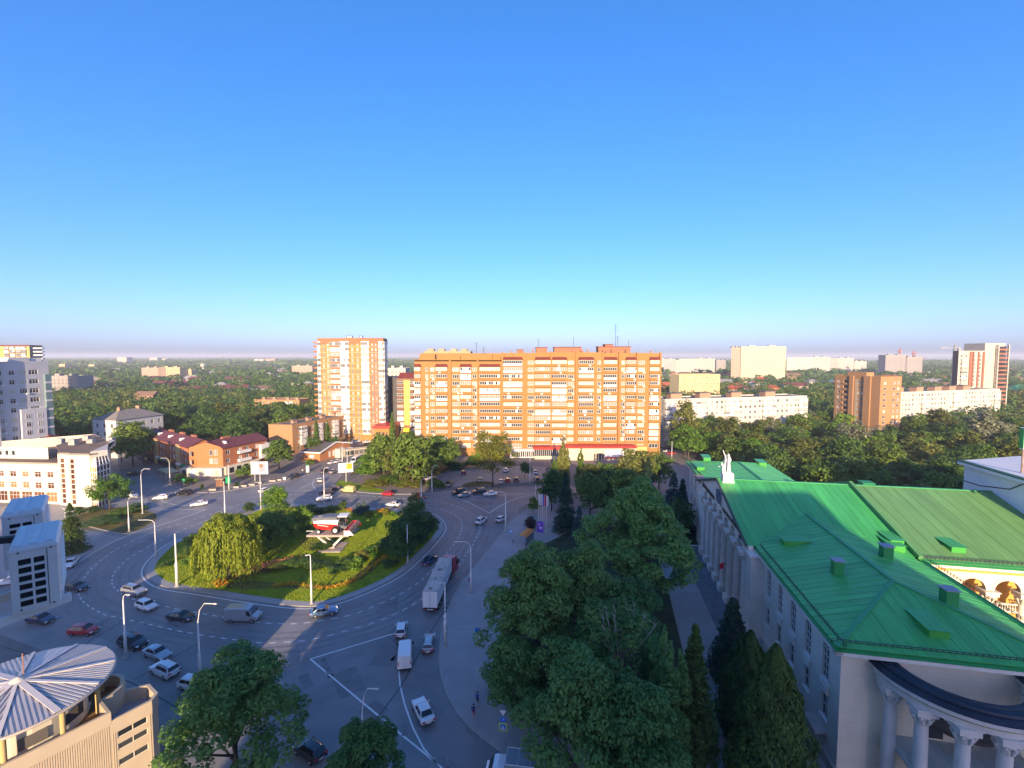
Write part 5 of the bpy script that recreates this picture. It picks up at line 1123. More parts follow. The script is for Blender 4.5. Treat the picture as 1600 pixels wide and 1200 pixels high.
for px, py, rz in ((1222, 850, -math.pi / 2), (1468, 998, 0), (1402, 853, 0), (1404, 862, 0), (1498, 864, 0), (1095, 735, 0), (1192, 728, 0), (1105, 720, 0)):
    u, v, z = roofpt(px, py)
    d_ = MB(); d_.poly([(-.9, -.0, -.3), (.9, 0, -.3), (.9, 0, .85), (-.9, 0, .85)]); d_.poly([(-.9, 0, -.3), (-.9, 0, .85), (-.9, 3.6, 1.0)]).poly([(.9, 0, -.3), (.9, 3.6, 1.0), (.9, 0, .85)]); do = d_.obj('roof_dormer', M('bright_green_metal', (.05, .32, .05), .5, .1), pal, (u, v, z), rz)
    MB().poly([(-1.1, -.15, .87), (1.1, -.15, .87), (1.1, 3.7, 1.03), (-1.1, 3.7, 1.03)]).poly([(-1.1, -.15, .86), (-1.1, 3.7, 1.02), (1.1, 3.7, 1.02), (1.1, -.15, .86)]).obj('dormer_roof', GRN, do)
# forecourt steps
st = MB(); [st.box(-8.2, 8 + i * .45, 0, -3.8, 12.2, .16 * (i + 1)) for i in range(7)]
so = T('entrance_steps', 'flight of dark stone steps at the end of the palace forecourt', 'steps', (OX, OY, 0), TH); st.obj('steps', M('dark_steps', (.17, .18, .19), .8, .2), so)
# fly tower at the right edge
ft_ = T('fly_tower', 'white flat walled stage tower rising above the olive roof at the right edge', 'building', (OX, OY, 0), TH); FW_ = M('fly_tower_white', (.62, .64, .66), .8, .05, .2)
u0, u1, va, vb, ze = 43.3, 70, 28, 49.8, 23.8
MB().box(u0, va, 12, u1, vb, ze).obj('wall', FW_, ft_)
rw = MB(); rw.poly([(u0 - .1, va, ze + .42), (u0 - .1, vb + .3, ze + .42), (u0 + 11, vb + .3, ze + 1.9), (u0 + 11, va, ze + 1.9)][::-1]); rw.poly([(u0 + 11, va, ze + 1.9), (u0 + 11, vb + .3, ze + 1.9), (u1, vb + .3, ze + .4), (u1, va, ze + .4)][::-1]); rw.poly([(u0, vb + .3, ze), (u0, vb + .3, ze + .42), (u0 + 11, vb + .3, ze + 1.9), (u1, vb + .3, ze + .4), (u1, vb + .3, ze)]).poly([(u0, va, ze), (u1, va, ze), (u1, va, ze + .4), (u0 + 11, va, ze + 1.9), (u0, va, ze + .42)]); rw.obj('roof', FW_, ft_)
MB().bar((u0 - .45, va, ze + .33), (u0 - .45, vb + .5, ze + .33), 1.0, .22).obj('green_eave_flashing', M('dark_green_flashing', (.02, .1, .06), .6, .1), ft_); MB().bar((u0 - .75, va, ze - .05), (u0 - .75, vb + .5, ze - .05), .3, .5).obj('white_fascia', FW_, ft_)
cbl = MB(); pp = [(u0 - .06, vb, 20.4), (u0 - .06, vb - 4, 20.5), (u0 - .06, vb - 6, 20.9), (u0 - .06, vb - 10, 21.6), (u0 - .06, vb - 12.5, 23.2)]; cbl.tube(pp, .09, 5).obj('wall_cable', DARKM, ft_)
X, Y = xat(1597.5, 76, 26), 76.; sgm = T('lantern_mast', 'tall mast with a white and green lamp box at the right edge', 'mast', (X, Y, 0)); MB().tube([(0, 0, 0), (0, 0, zat(700, Y))], .16, 8).obj('pole', M('rusty_pole', (.3, .2, .17), .8, .3, 1.), sgm); MB().box(-.35, -.35, zat(702, Y), .6, .35, zat(668, Y)).obj('lamp_box', WHITE, sgm); MB().box(-.5, -.36, zat(700, Y), -.36, .36, zat(669, Y)).obj('green_side', GRNP, sgm)

# ------------------------------------------------------------------ building with the round ribbed roof, lower left
STEELW = M('cream_cladding', (.5, .415, .3), .6, .06, .3, spec=.4); RIBL = M('pale_ribbed_roof_metal', (.5, .48, .47), .4, .08, .4, metal=.25, spec=.5); TERR = M('rust_terrace_floor', (.2, .115, .05), .9, .3, .5, .3); INW = M('inner_parapet', (.3, .3, .32), .8, .1)
E0 = Vector((-40.3, 44.1)); ad = Vector((-.56, -.828)); bd = Vector((-.828, .56)); arz = math.atan2(ad.y, ad.x)
rb = T('round_roof_building', 'cream clad building with a round ribbed metal roof at the lower left corner', 'building', (E0.x, E0.y, 0), math.atan2(-ad.y, -ad.x))   # local x back towards E0 along the wall, y into the building
def LB(a, b): return (-a, b)
foot = [LB(24, 0), LB(0, 0)] + [LB(0 - 2.6 * math.sin(t), 5.4 - 2.6 * math.cos(t)) for t in [math.pi * i / 8 for i in range(9)]] + [LB(0, 14), LB(24, 14)]
exc([tuple(E0 + ad * (-x) + bd * y) for x, y in foot], 1)
exc([tuple(E0 + ad * a + bd * b) for a, b in ((24, -1), (-4, -1), (-4, 30), (24, 30))], 1)
mb = MB(); TZ = 8.3; HZ = 7.35
for i in range(len(foot)):
    wall_grid(mb, foot[i], foot[(i + 1) % len(foot)], 0, TZ, [(13.5, 15.8, 4.0, 6.4), (6, 8.2, 3.8, 5.4)] if i == 0 else (), .25)
mb.obj('wall', STEELW, rb)
# vertical cladding battens
for i in range(140):
    x = -24 + i * .171
    if -10.7 < x < -8.0 or x < -15.6 and x > -18.2: hh = [(0, 3.7), (6.5, TZ - .3)] if -10.7 < x < -8 else [(0, 3.7), (5.5, TZ - .3)]
    else: hh = [(0, TZ - .3)]
    m_ = MB(); [m_.box(x, -.035, a, x + .085, .0, b) for a, b in hh]; m_.obj('cladding_rib', STEELW, rb)
for u, z0, w_, h_ in ((-9.35, 4.0, 2.3, 2.4), (-16.9, 3.8, 2.2, 1.6)): new('window', wmesh(w_, h_, nx=1, fw=.16, frame=CRM, gl=GLD), rb, (u, .12, z0))
MB().prism(offset(foot, .3), TZ - 1.4, TZ - 1.2).obj('terrace_floor', TERR, rb)
p = MB(); i2 = offset(foot, .3); o2 = offset(foot, -.08)
for i in range(len(foot)): j = (i + 1) % len(foot); p.prism([o2[i], o2[j], i2[j], i2[i]], TZ - 1.3, TZ + .05)
p.obj('parapet', STEELW, rb)
st = [LB(0.02, 0), LB(-3.4, 0), LB(-4.2, .8), LB(-4.2, 3.2), LB(-2.4, 4.4), LB(.02, 2.8)]
mb = MB()
for i in range(5): wall_grid(mb, st[i], st[(i + 1) % 6], 0, HZ, [(.5, 3.0, z, z + .75) for z in (5.2, 3.9, 2.2)] if i == 0 else (), .2)
mb.obj('stair_turret_wall', STEELW, rb); MB().prism(offset(st, .3), HZ - 1.5, HZ - 1.35).obj('turret_floor', INW, rb)
p = MB(); i2 = offset(st, .28); o2 = offset(st, -.06)
for i in range(5): p.prism([o2[i], o2[i + 1], i2[i + 1], i2[i]], HZ - 1.4, HZ + .02)
p.obj('turret_parapet', STEELW, rb)
for z in (5.2, 3.9, 2.2): new('window', wmesh(2.5, .75, nx=2, fw=.08, frame=CRM, gl=GLD), rb, (1.75, .1, z))
for i in range(19): MB().box(.06 + i * .171, -.035, 5.97 if .3 < .06 + i * .171 < 3.0 else 0, .145 + i * .171, .0, HZ - .1).obj('cladding_rib', STEELW, rb)
hub = E0 + Vector((-8.4, -.6)) ; hl = (-(hub - E0).dot(ad), (hub - E0).dot(bd)); RZ, RR_ = 10.9, 7.25; rise = 1.0
dr = MB().lathe([(5.2, TZ - 1.2), (5.2, RZ - .7)], 24, (hl[0], hl[1], 0)).obj('drum_wall', CRM, rb)
for i in range(10): t = i * math.pi / 5; MB().lathe([(.22, TZ - 1.2), (.22, RZ - .25)], 10, (hl[0] + 6.2 * math.cos(t), hl[1] + 6.2 * math.sin(t), 0)).obj('roof_column', YST, rb, smooth=True)
for i in range(10): t = (i + .5) * math.pi / 5; MB().box(-1, -.06, 0, 1, .06, 1.1).obj('drum_window', GLD, rb, (hl[0] + 5.2 * math.cos(t), hl[1] + 5.2 * math.sin(t), TZ - .3), t + math.pi / 2)
MB().lathe([(5.0, RZ - .75), (6.4, RZ - .5), (RR_ + .1, RZ - .08), (RR_ + .12, RZ + .1), (RR_ - .1, RZ + .12)], 72, (hl[0], hl[1], 0)).obj('roof_rim', M('pale_rim_metal', (.55, .48, .4), .45, .06, .5, metal=.2), rb, smooth=True)
NS = 12
for s in range(NS):
    t0, t1 = 2 * math.pi * s / NS + .2, 2 * math.pi * (s + 1) / NS + .2; tm = (t0 + t1) / 2; dirv = Vector((math.cos(tm), math.sin(tm))); side = Vector((-dirv.y, dirv.x)); half = math.tan((t1 - t0) / 2)
    m_ = MB(); n_ = 26; per = .26; b0 = .45                       # corrugated sector: ribs run across between two radial bands
    flat_s = (s in (1,))
    k = int(RR_ / per) if not flat_s else 24
    def S(r, a, o): 
        q = Vector((math.cos(a), math.sin(a))) * r; return (hl[0] + q.x, hl[1] + q.y, RZ + .1 + rise * (1 - r / RR_) + o)
    per, hh = .36, .1
    if flat_s: per, hh = .8, .02
    mx = int(RR_ * math.sin((t1 - t0) / 2) / per) + 1
    for i in range(-mx, mx + 1):                                   # ribs run down the slope, side by side
        for (x0, x1, o0, o1) in ((0, .02, 0, hh), (.02, .5, hh, hh), (.5, .52, hh, 0), (.52, 1, 0, 0)):
            q4 = []
            for x, o, far_ in ((x0, o0, 0), (x1, o1, 0), (x1, o1, 1), (x0, o0, 1)):
                sd = (i + x) * per; sd = max(-RR_ * math.sin((t1 - t0) / 2), min(RR_ * math.sin((t1 - t0) / 2), sd)); al = math.sqrt(RR_ ** 2 - sd ** 2) if far_ else max(abs(sd) / half, .25); r_ = math.hypot(al, sd); q4.append((hl[0] + dirv.x * al + side.x * sd, hl[1] + dirv.y * al + side.y * sd, RZ + .1 + rise * (1 - r_ / RR_) + o))
            m_.poly(q4)
    m_.obj('ribbed_sector', RIBL, rb)
    bnd = MB(); 
    q0, q1 = Vector(S(.2, t0, .17)), Vector(S(RR_ - .02, t0, .17)); bnd.bar(q0, q1, .5 if s % 3 == 0 else .3, .08).obj('radial_band', M('radial_band_metal', (.56, .52, .5), .5, .05, .5), rb)
MB().lathe([(.01, .55), (.5, .35), (.8, .0)], 16, (hl[0], hl[1], RZ + rise)).obj('roof_hub', CRM, rb, smooth=True); MB().tube([(hl[0] + .5, hl[1] + .3, RZ + rise), (hl[0] + .5, hl[1] + .3, RZ + rise + 2.6)], .05, 5).obj('lightning_rod', M('rust_rod', (.3, .15, .1), .8, .1), rb)
# service wing further left that carries the shade over the car park
sw = T('service_wing', 'plain cream service wing behind the round roofed building', 'building', (-76, 34, 0)); exc([(-76, 34), (-53, 34), (-53, 50), (-76, 50)], 1); MB().box(0, 0, 0, 22, 15, 8.6).obj('wall', STEELW, sw); MB().box(-.2, -.2, 8.6, 22.2, 15.2, 8.9).obj('roof', ROOFG, sw)

# ------------------------------------------------------------------ viewer's house, cut narrow; unseen blocks added behind it to shade the foreground
HB = M('viewer_and_unseen_house_wall', (.6, .56, .5), .9, .1, .2)
vh = T('unseen_house', 'slim apartment house the view is taken from with air conditioners on its wall', 'apartment house', (0, 0, 0)); MB().box(-8.3, -12, 0, 2.6, -.6, 46.4).obj('wall', HB, vh); MB().box(-8.6, -12.3, 46.4, 2.9, -.3, 46.7).obj('roof', ROOFG, vh); MB().box(-8.3, -.6, 0, -7.2, 5.6, 45).obj('side_bay', HB, vh)
for nm, x0, x1, z1 in (('highest of the unseen shade blocks added in a row behind the viewpoint', -34.7, 5.8, 63.7), ('middle one of the unseen shade blocks added in a row behind the viewpoint', 5.8, 30.8, 60.9), ('eastern one of the unseen shade blocks added in a row behind the viewpoint', 30.8, 49.2, 56.6), ('lower long unseen shade block added west of the row behind the viewpoint', -177, -78.5, 44.7)):
    r_ = T('unseen_house', nm, 'apartment house', (x0, -84, 0)); L = x1 - x0; mb = MB(); rc = [(1.5 + 3.4 * i, 3.3 + 3.4 * i, 1.5 + 3 * k, 3.1 + 3 * k) for i in range(int((L - 2) / 3.4)) for k in range(int(z1 / 3) - 1)]  # added blocks, set back and sized for their shadow and open sky
    wall_grid(mb, (L, 14), (0, 14), 0, z1, rc, .15)
    for A, B in (((0, 14), (0, 0)), ((0, 0), (L, 0)), ((L, 0), (L, 14))): wall_grid(mb, A, B, 0, z1)
    mb.obj('wall', HB, r_); MB().box(.2, .2, 1, L - .2, 13.8, z1).obj('unseen_house_panes', GLD, r_); MB().box(-.2, -.2, z1, L + .2, 14.2, z1 + .2).obj('roof', ROOFG, r_)
ACW = M('condenser_white', (.62, .63, .64), .45, .05, 3., spec=.5); ACD = M('condenser_dark', (.012, .014, .018), .6, .1)
def condenser(label, c, rz, w_, dp, h_, nx, zs):
    r = T('air_conditioner', label, 'air conditioner', c, rz, 'air conditioners outside the window'); a, b = w_ / 2, dp / 2
    mb = MB()
    rc = []
    hh = (h_ - .14) / nx
    for i in range(nx): rc += [(.065, .165, .06 + hh * i, .06 + hh * (i + 1) - .028), (.185, .27, .06 + hh * i, .06 + hh * (i + 1) - .028)]
    wall_grid(mb, (-a, -b), (a, -b), 0, h_, rc, .02); wall_grid(mb, (a, -b), (a, b), 0, h_); wall_grid(mb, (a, b), (-a, b), 0, h_); wall_grid(mb, (-a, b), (-a, -b), 0, h_)
    mb.obj('casing', ACW, r)
    for q in rc:
        MB().box(-a + q[0], -b + .02, q[2], -a + q[1], -b + .03, q[3]).obj('grille_slot', ACD, r)
        lv = MB(); [lv.box(-a + q[0] + .005, -b + .012, q[2] + (q[3] - q[2]) * k / 5, -a + q[1] - .005, -b + .016, q[2] + (q[3] - q[2]) * k / 5 + .003) for k in range(1, 5)]; lv.obj('louvre', DARKM, r)
    MB().prism([(-a - .015, -b - .015), (a + .015, -b - .015), (a + .015, b + .01), (-a - .015, b + .01)], h_ - .01, h_ + .035, top=[(-a + .01, -b + .01), (a - .01, -b + .01), (a - .01, b - .01), (-a + .01, b - .01)]).obj('top_panel', ACW, r)
    for i in range(3): MB().prism([(-a + .03 + i * w_ / 3, -b + .05), (-a + (i + 1) * w_ / 3 - .03, -b + .05), (-a + (i + 1) * w_ / 3 - .03, b - .05), (-a + .03 + i * w_ / 3, b - .05)], h_ + .034, h_ + .046).obj('pressed_panel', ACW, r)
    MB().box(a - .085, -b - .004, .02, a - .08, -b, h_ - .03).obj('panel_joint', ACD, r)
    fg = MB(); [fg.tube([(a + .0, -b + .06, .06 + i * .05), (a + .02, -b + .1, .06 + i * .05), (a + .02, b - .05, .06 + i * .05)], .004, 4) for i in range(int(h_ / .05) - 1)]; fg.obj('coil_guard', ACW, r)
    for x in (-a + .07, a - .05): MB().ball((x, -b - .004, h_ - .03), .01, .006, .01, 4).ball((x, -b - .004, .03), .01, .006, .01, 4).obj('screw', ACD, r)
    return r
for lab, Y, px, pb, nx in (('white condenser unit with twelve dark slots, the nearer of two on the window ledge', 5.0, 62.5, 951, 6), ('white condenser unit partly hidden behind the nearer one on the wall', 5.95, 44, 885, 7)):
    zb = zat(pb, Y); condenser(lab, (xat(px, Y, zb) - .33, Y + .33, zb), math.radians(42), .375, .9, .70, nx, None)
lg = T('ledge', 'white metal ledge carrying the air conditioners at the left edge', 'ledge', (0, 0, 0)); zz = zat(951, 5.0) - .05
p0 = Vector((xat(-60, 4.55, zz), 4.55, zz)); p1 = Vector((xat(112, 5.35, zz), 5.35, zz))
zz = zat(948, 4.35) - .06; dd = (p1 - p0).normalized(); nn_ = Vector((-dd.y, dd.x, 0)); MB().bar(p0 + nn_ * .02, p1 + nn_ * .02, .05, .1).obj('front_rail', ACW, lg); MB().bar(p0 + nn_ * .7, p1 + nn_ * .7, .05, .1).obj('rear_rail', ACW, lg)
MB().bar(p0 + nn_ * .02 + dd * .2, p0 + nn_ * .7 + dd * .2, .05, .05).obj('cross_bar', ACW, lg)
for o in (0, .12): MB().bar((-7.3, 4.6 + o, zz + .42 - o * .3), (-5.6, 5.35 + o, zz + .36 - o * .3), .07).obj('bracket_arm', DARKM, lg)
# ------------------------------------------------------------------ trees and plants
NR = np.random.default_rng(11)
def quads_mesh(name, V, mat):
    n = len(V) // 4; me = bpy.data.meshes.new(name); me.vertices.add(n * 4); me.vertices.foreach_set('co', V.astype(np.float32).ravel()); me.loops.add(n * 4); me.loops.foreach_set('vertex_index', np.arange(n * 4, dtype=np.int32))
    me.polygons.add(n); me.polygons.foreach_set('loop_start', np.arange(0, n * 4, 4, dtype=np.int32))
    try: me.polygons.foreach_set('loop_total', np.full(n, 4, dtype=np.int32))
    except Exception: pass
    me.materials.append(mat); me.update(calc_edges=True); return me
def unit(a): return a / np.maximum(np.linalg.norm(a, axis=1, keepdims=True), 1e-6)
def leafquads(P, N, size, aspect=.6, rng=NR, along=None):
    n = len(P); N = unit(N); t = unit(np.cross(N, along if along is not None else rng.normal(size=(n, 3)))); b = np.cross(N, t); s = (size * (.6 + .8 * rng.random(n)))[:, None]
    bend = N * s * .12
    return np.stack([P - b * s / 2, P + t * s * aspect / 2 + bend, P + b * s / 2, P - t * s * aspect / 2 + bend], 1).reshape(-1, 3)
def clump_leaves(C, n, size, aspect=.6, rng=NR, inner=.25, upb=.85):
    C = np.asarray(C, float); wgt = C[:, 3] * C[:, 4] + C[:, 3] * C[:, 5]; k = rng.choice(len(C), n, p=wgt / wgt.sum()); d = unit(rng.normal(size=(n, 3))); d[:, 2] = np.where((d[:, 2] < -.3) & (rng.random(n) < .6), -d[:, 2], d[:, 2])
    r = np.where(rng.random(n) < inner, rng.uniform(.35, .85, n), 1 - np.abs(rng.normal(0, .1, n)) + rng.normal(0, .06, n)); P = C[k, :3] + d * C[k, 3:6] * r[:, None]
    N = d * .75 + rng.normal(size=(n, 3)) * .45 + np.array([0, 0, upb]); return leafquads(P, N, size, aspect, rng)
def crown_clumps(rx, rz, zc, nsub, rs, rng, shape='round', ry=None, fill=.3, squash=.8):
    d = unit(rng.normal(size=(nsub, 3))); d[:, 2] = np.where(d[:, 2] < -.75, -d[:, 2], d[:, 2]); f = np.where(rng.random(nsub) < fill, rng.uniform(.2, .65, nsub), rng.uniform(.78, 1.0, nsub))
    lump = 1 + .16 * np.sin(3 * np.arctan2(d[:, 1], d[:, 0]) + rng.uniform(0, 6)) + .1 * np.sin(5 * d[:, 2] + rng.uniform(0, 6))
    P = d * np.array([rx, ry or rx, rz]) * (f * lump)[:, None]
    if shape == 'cone': k = (P[:, 2] / rz + 1) / 2; P[:, :2] *= np.clip(1.15 - k, .06, 1)[:, None] * 1.1
    if shape == 'egg': k = (P[:, 2] / rz + 1) / 2; P[:, :2] *= np.clip(1.2 - .55 * k, .2, 1.1)[:, None]
    P[:, 2] += zc; s = rs * rng.uniform(.7, 1.3, nsub); return np.column_stack([P, s, s, s * squash])
def limbs(h0, clumps, rng, n=9, r=.22, lean=0.):
    m = MB(); C = np.asarray(clumps); top = C[:, 2].max(); m.tube([(0, 0, -.1), (lean * .3, 0, h0 * .6), (lean, 0, h0), (lean, .1, h0 + (top - h0) * .45), (lean * 1.1, 0, top * .93)], [r * 1.25, r, r * .85, r * .5, r * .1], 7)
    for i in rng.choice(len(C), min(n, len(C)), replace=False):
        c = C[i, :3]; z0 = h0 + (c[2] - h0) * rng.uniform(.05, .4); m.tube([(lean, 0, max(h0 * .8, z0)), ((c[0] + lean) * .5, c[1] * .5, (z0 + c[2]) / 2 + .3), tuple(c)], [r * .5, r * .3, r * .08], 5)
    return m
BARKG = M('pale_bark', (.26, .24, .2), .9, .25, 2.)
LM = {}
def lm(key):
    tab = dict(mid=((.065, .127, .02), (.206, .317, .056)), olive=((.086, .122, .023), (.27, .292, .07)), dark=((.045, .098, .024), (.14, .244, .055)), deep=((.045, .09, .024), (.122, .213, .055)), bright=((.078, .172, .019), (.255, .42, .05)), silver=((.1595, .1885, .1087), (.29, .3045, .1885)), spruce=((.022, .054, .034), (.078, .143, .078)), blue=((.058, .1087, .0943), (.1087, .1668, .1377)),
               thuja=((.045, .086, .019), (.134, .213, .043)), willow=((.19, .26, .024), (.34, .41, .045)), rust=((.29, .1232, .0362), (.435, .1885, .0508)), plane=((.13, .28, .065), (.26, .45, .11)), yellow=((.174, .203, .029), (.2755, .261, .0435)), brightened=((.075, .17, .045), (.17, .31, .075)), purple=((.0435, .029, .0261), (.087, .0508, .0435)))  # one near-tree leaf copy is brightened to offset the shade they stand in
    if key not in LM: LM[key] = leafmat('leaves_' + key, *tab[key])
    return LM[key]
TP = {}
def proto(key, build):
    if key not in TP: TP[key] = build()
    return TP[key]
def broad(seed, rx, rz, zc, nsub, rs, nl, ls, mat, h0=None, shape='round', bark=BARK, nlimb=9, tr=.22, fill=.3, aspect=.62, ry=None):
    rng = np.random.default_rng(seed); C = crown_clumps(rx, rz, zc, nsub, rs, rng, shape, ry, fill); V = clump_leaves(C, nl, ls, aspect, rng)
    return quads_mesh('crown', V, lm(mat)), limbs(h0 if h0 is not None else max(1.2, zc - rz * .8), C, rng, nlimb, tr).mesh('trunk', bark, True)
def spruce(seed, h, R0, nl, ls, mat, droop=.25):
    rng = np.random.default_rng(seed); lev = np.sort(rng.uniform(.06, .99, 46 + int(h * 2))); P = []; N = []; A = []
    per = nl // len(lev)
    for z in lev:
        r = R0 * (1 - z) ** .85 + .12; nb = max(4, int(10 * (1 - z) + 3)); a0 = rng.uniform(0, 6)
        for b in range(nb):
            a = a0 + b * 2 * math.pi / nb + rng.normal(0, .12); rb = r * rng.uniform(.75, 1.1); k = max(6, int(per / nb * (.3 + 1.4 * (1 - z)))); t = rng.uniform(.12, 1, k) ** .7; lat = rng.normal(0, .13, k) * rb * (1.1 - t * .6)
            x = rb * t * math.cos(a) - lat * math.sin(a); y = rb * t * math.sin(a) + lat * math.cos(a); zz = z * h - droop * rb * t ** 1.5 + .1 * rb * t ** 4 + rng.normal(0, .08, k)
            P.append(np.column_stack([x, y, zz])); N.append(np.column_stack([np.full(k, .35 * math.cos(a)), np.full(k, .35 * math.sin(a)), np.full(k, .9)]) + rng.normal(0, .35, (k, 3))); A.append(np.tile([-math.sin(a), math.cos(a), 0], (k, 1)))
    V = leafquads(np.vstack(P), np.vstack(N), ls, .38, rng, np.vstack(A) + rng.normal(0, .3, (len(np.vstack(A)), 3)))
    m = MB().tube([(0, 0, -.1), (0, 0, h * .5), (0, 0, h * .97)], [.2, .12, .02], 6); return quads_mesh('crown', V, lm(mat)), m.mesh('trunk', BARK, True)
def thuja(seed, h, R0, nl, ls, mat):
    rng = np.random.default_rng(seed); z = rng.random(nl) ** 1.25; a = rng.uniform(0, 2 * math.pi, nl); bump = 1 + .1 * np.sin(a * 7 + z * 30) + .1 * np.sin(a * 3 - z * 17) + rng.normal(0, .06, nl)
    r = R0 * np.minimum(1, (1 - z) * 1.55 + .02) ** .8 * np.minimum(1, .55 + z * 4) * bump * np.where(rng.random(nl) < .2, rng.uniform(.5, .9, nl), 1); P = np.column_stack([r * np.cos(a), r * np.sin(a), .3 + z * (h - .3)])
    N = np.column_stack([np.cos(a), np.sin(a), np.full(nl, .35)]) + rng.normal(0, .4, (nl, 3)); V = leafquads(P, N, ls, .45, rng, np.tile([0, 0, 1.], (nl, 1)) + rng.normal(0, .35, (nl, 3)))
    return quads_mesh('crown', V, lm(mat)), MB().tube([(0, 0, -.1), (0, 0, h * .9)], [.18, .03], 6).mesh('trunk', BARK, True)
def poplar(seed, h, R0, nl, ls, mat, spires=4, bark=BARKG):
    rng = np.random.default_rng(seed); C = []
    for s in range(spires):
        a = s * 2 * math.pi / spires + rng.uniform(0, 1); ox, oy = (R0 * .45 * math.cos(a), R0 * .45 * math.sin(a)) if s else (0, 0); hh = h * (1 if s == 0 else rng.uniform(.72, .93))
        for i in range(26): t = (i + .5) / 26; w_ = R0 * .62 * (math.sin(math.pi * min(1, t * .9 + .12)) ** .7) * .75; b = rng.uniform(0, 6.28); C.append([ox + w_ * .5 * math.cos(b), oy + w_ * .5 * math.sin(b), h * .07 + t * (hh - h * .07), w_ * .62, w_ * .62, hh / 26 * 1.2])
    V = clump_leaves(C, nl, ls, .6, rng, .2, .5); m = MB().tube([(0, 0, -.1), (0, 0, h * .9)], [.25, .03], 6)
    return quads_mesh('crown', V, lm(mat)), m.mesh('trunk', bark, True)
def willow(seed, h, R0, nl, ls):
    rng = np.random.default_rng(seed); C = crown_clumps(R0 * .78, h * .26, h * .7, 60, 1.1, rng); V1 = clump_leaves(C, nl // 3, ls, .35, rng); P = []; ns = 420
    for s in range(ns):
        a = rng.uniform(0, 6.283); r0 = R0 * rng.uniform(.45, .95) * (1 + .12 * math.sin(4 * a)); z0 = h * (.92 - .3 * (r0 / R0) ** 2) + rng.normal(0, .2); L = rng.uniform(.45, .97) * (z0 - .3); k = int(nl * .67 / ns); t = rng.random(k); out = r0 + .5 * np.sqrt(t)
        P.append(np.column_stack([out * math.cos(a) + rng.normal(0, .09, k), out * math.sin(a) + rng.normal(0, .09, k), z0 - L * t]))
    P = np.vstack(P); N = np.column_stack([P[:, 0], P[:, 1], np.full(len(P), 1.)]); N = unit(N) + rng.normal(0, .5, N.shape); V2 = leafquads(P, N, ls * 1.1, .28, rng, np.tile([0, 0, 1.], (len(P), 1)) + rng.normal(0, .2, N.shape))
    # leaves hang: long axis vertical
    return quads_mesh('crown', np.vstack([V1, V2]), lm('willow')), limbs(2.2, C, rng, 10, .32).mesh('trunk', BARK, True)
def bush(seed, rx, rz, nl, ls, mat, nsub=14):
    rng = np.random.default_rng(seed); C = crown_clumps(rx * .75, rz * .75, rz * .75, nsub, rx * .4, rng); return quads_mesh('foliage', clump_leaves(C, nl, ls, .6, rng), lm(mat))
NTREE = {}
def tree(name, label, pr, X, Y, s=1., rz=None, group=None, cat='tree', z=0.):
    root = T(name, label, cat, (X, Y, z), rz if rz is not None else R.uniform(0, 6.28), group); root.scale = s if hasattr(s, '__len__') else (s, s, s)
    new('crown', pr[0], root); new('trunk', pr[1], root); EXCT.append((X, Y)); return root
EXCT = []
def ht(px, py, Y): return zat(py, Y)
# --- the big trees of the foreground, one by one
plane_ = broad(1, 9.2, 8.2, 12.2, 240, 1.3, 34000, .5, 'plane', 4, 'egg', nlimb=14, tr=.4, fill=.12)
tree('plane_tree', 'huge fresh green plane tree beside the palace forecourt', plane_, 22.5, 79, 1., 0.5)
tree('maple_tree', 'broad dark green tree at the edge of the pavement beside the truck lane', broad(2, 6.6, 7.6, 10.6, 190, 1.1, 28000, .42, 'brightened', 3, 'egg', nlimb=12, tr=.35, fill=.25), 3.2, 58.5, 1., 1.)
tree('maple_tree', 'lower dark green tree overhanging the pavement left of the big dark one', broad(3, 4.2, 4.8, 6.0, 80, 1.2, 13000, .4, 'brightened', 2, 'egg', tr=.25), .6, 53.5, .9)
tree('maple_tree', 'dark green tree wedged between the broad dark tree and the plane tree', broad(4, 4.6, 7.4, 10.6, 90, 1.3, 15000, .42, 'brightened', 3, 'egg', tr=.25), 10.2, 61)
bb = broad(5, 5.6, 6.2, 9.6, 80, 1.3, 9500, .4, 'brightened', 3, 'round', nlimb=8, tr=.26, fill=.1)
t_ = tree('elm_tree', 'thin crowned dark tree with bare pale branches in front of the plane tree', bb, 12.3, 50.5)
bbm = MB(); rb_ = random.Random(3)
for i in range(11):
    a = rb_.uniform(0, 6.28); r_ = rb_.uniform(1, 3.6); zt_ = rb_.uniform(12, 16.6); p = [(0, 0, 7), (r_ * .4 * math.cos(a), r_ * .4 * math.sin(a), 10.5), (r_ * math.cos(a), r_ * math.sin(a), zt_ - 1.4), (r_ * 1.25 * math.cos(a + .2), r_ * 1.25 * math.sin(a + .2), zt_)]
    bbm.tube(p, [.13, .09, .05, .015], 5)
    for k in range(3): q = Vector(p[2]).lerp(Vector(p[3]), k / 3); bbm.tube([q, q + Vector((rb_.uniform(-1, 1), rb_.uniform(-1, 1), rb_.uniform(.2, 1)))], [.035, .01], 4)
bbm.obj('bare_branch', BARKG, t_)
tree('maple_tree', 'dark green tree at the near park edge above the white kerb', broad(6, 5, 5.6, 7.6, 80, 1.3, 14000, .4, 'brightened', 2, 'egg', tr=.25), 6.5, 44.5)
tree('maple_tree', 'dark tree in the middle of the near park behind the poplar', broad(7, 4.4, 5.6, 8, 70, 1.3, 12000, .42, 'brightened', 2, 'egg', tr=.25), 16.5, 62)
tree('maple_tree', 'dark tree filling the near corner of the park', broad(8, 4.4, 5.2, 6.8, 70, 1.2, 12000, .38, 'brightened', 2, 'egg', tr=.25), 12.0, 42)
tree('poplar_tree', 'grey green poplar with several spires at the palace path', poplar(9, 17, 2.9, 15000, 0.3, 'brightened', 4), 15.6, 45)
